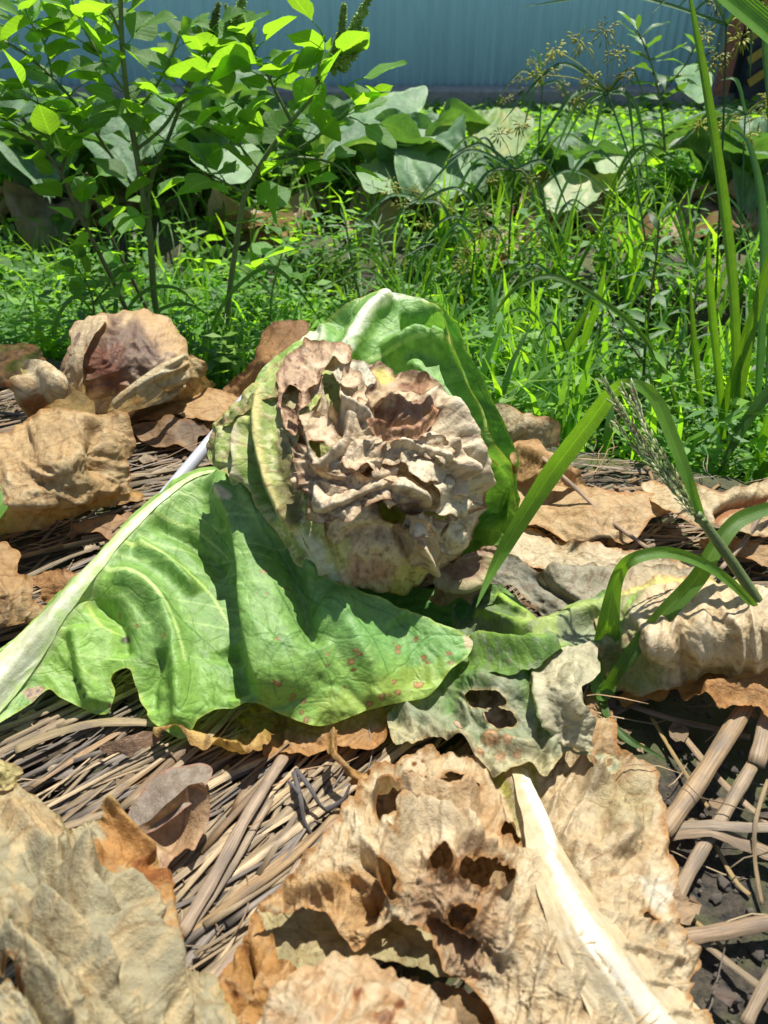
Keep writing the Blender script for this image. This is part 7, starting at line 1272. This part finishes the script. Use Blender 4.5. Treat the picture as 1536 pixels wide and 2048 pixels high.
# raised leaves of the middle plant, seen against the row
def hero(name, label, outline, ctrl, ops, seed, folds=(), base=None):
    return tag(sheet(name, outline, ctrl, base if base is not None else C(92, 128, 84), M['waxy'], seed=seed, rag=(3, 20), crumple=[(8, 40, 1.5, 20, 'valley')], folds=folds, curl=(5, 8, .2), step=3.0, ops=ops), label, 'leaf')
HO = [('noise', 40, .0, .3, C(120, 152, 104), .7), ('edge', 5, C(150, 175, 120), .5)]
hero('cabbage_leaf', 'crumpled blue-green leaf flopping forward in the middle of the back row', [(788, 300), (815, 285), (850, 282), (905, 300), (940, 325), (938, 370), (915, 395), (870, 405), (820, 400), (795, 360)], [(788, 300, 'y', 1.5), (905, 300, 'y', 1.52), (938, 370, 'y', 1.42), (820, 400, 'y', 1.38), (860, 340, 'y', 1.42)], HO, 201)
hero('cabbage_leaf', 'sunlit whitish leaf lying on top of the middle cabbage of the back row', [(786, 292), (820, 262), (860, 235), (905, 220), (945, 222), (945, 240), (905, 262), (865, 280), (815, 290)], [(786, 292, 'y', 1.5), (860, 235, 'y', 1.75), (945, 225, 'y', 1.8), (905, 265, 'y', 1.6), (820, 288, 'y', 1.5)], HO, 202, base=C(140, 160, 130))
hero('cabbage_leaf', 'upright dark leaf pointing at the fence in the middle of the back row', [(700, 225), (740, 205), (790, 185), (845, 170), (855, 190), (840, 225), (800, 245), (740, 250)], [(700, 225, 'y', 1.75), (845, 170, 'y', 1.85), (840, 225, 'y', 1.75), (740, 250, 'y', 1.65)], HO, 203)
hero('cabbage_leaf', 'glossy leaf shining near the fence right of the tall sedge', [(1345, 145), (1370, 130), (1400, 132), (1425, 150), (1412, 195), (1395, 205), (1360, 175)], [(1345, 145, 'y', 1.9), (1425, 150, 'y', 1.95), (1395, 205, 'y', 1.8)], HO, 204)
hero('cabbage_leaf', 'rounded leaf showing its pale veins behind the thick amaranth stem', [(380, 310), (430, 280), (480, 275), (520, 300), (510, 345), (470, 370), (420, 350)], [(380, 310, 'y', 1.5), (480, 275, 'y', 1.6), (510, 345, 'y', 1.45), (420, 350, 'y', 1.42)], HO, 205, base=C(130, 155, 118))
tag(sheet('cabbage_leaf', [(1085, 372), (1110, 352), (1150, 345), (1190, 352), (1222, 330), (1250, 345), (1240, 380), (1200, 400), (1170, 425), (1130, 430), (1088, 412)], [(1085, 372, 'y', 1.45), (1190, 348, 'y', 1.55), (1250, 345, 'y', 1.5), (1170, 425, 'y', 1.38), (1088, 412, 'y', 1.40)], C(150, 168, 124), M['waxy'], seed=206, rag=(8, 16),
      crumple=[(16, 36, 1.6, 20, 'ridge'), (6, 16, 1.4, 60, 'ridge')], curl=(9, 8, .4), step=3.0, ops=HO + [('noise', 24, .1, .2, C(190, 184, 140), .6)]), 'pale crinkled cabbage leaf below the tall sedge in the back row', 'leaf')
tag(sheet('cabbage_leaf', [(1180, 300), (1220, 285), (1260, 290), (1270, 320), (1240, 345), (1205, 350), (1185, 330)], [(1180, 300, 'y', 1.6), (1260, 290, 'y', 1.65), (1240, 345, 'y', 1.5), (1190, 335, 'y', 1.5)], C(160, 176, 132), M['waxy'], seed=207, rag=(8, 16), crumple=[(16, 30, 1.6, 70, 'ridge'), (6, 14, 1.4, 10, 'ridge')], curl=(9, 8, .4), step=3.0, ops=HO), 'small crinkled leaf standing behind the pale crinkled one', 'leaf')
tag(sheet('cabbage_leaf', [(930, 235), (960, 222), (1005, 215), (1045, 222), (1068, 250), (1050, 300), (1010, 320), (960, 300), (935, 270)], [(930, 235, 'y', 1.7), (1045, 222, 'y', 1.75), (1050, 300, 'y', 1.6), (960, 300, 'y', 1.6)], C(104, 134, 52), M['waxy'], seed=208, rag=(5, 20), crumple=[(12, 40, 1.6, 70, 'ridge')], curl=(6, 8, .2), step=3.0, ops=[('noise', 30, .2, .2, C(150, 146, 56), .5)]), 'yellowing backlit cabbage leaf right of the sunlit whitish leaf', 'leaf')
tag(sheet('cabbage_leaf', [(715, 340), (740, 322), (785, 325), (800, 350), (790, 385), (750, 392), (722, 370)], [(715, 340, 'y', 1.5), (785, 325, 'y', 1.55), (790, 385, 'y', 1.42), (722, 370, 'y', 1.42)], C(134, 158, 120), M['waxy'], seed=209, rag=(4, 20), crumple=[(10, 30, 1.6, 10, 'valley')], curl=(6, 8, .2), step=3.0, ops=HO), 'light blue-green leaf lying left of the crumpled flopping one', 'leaf')
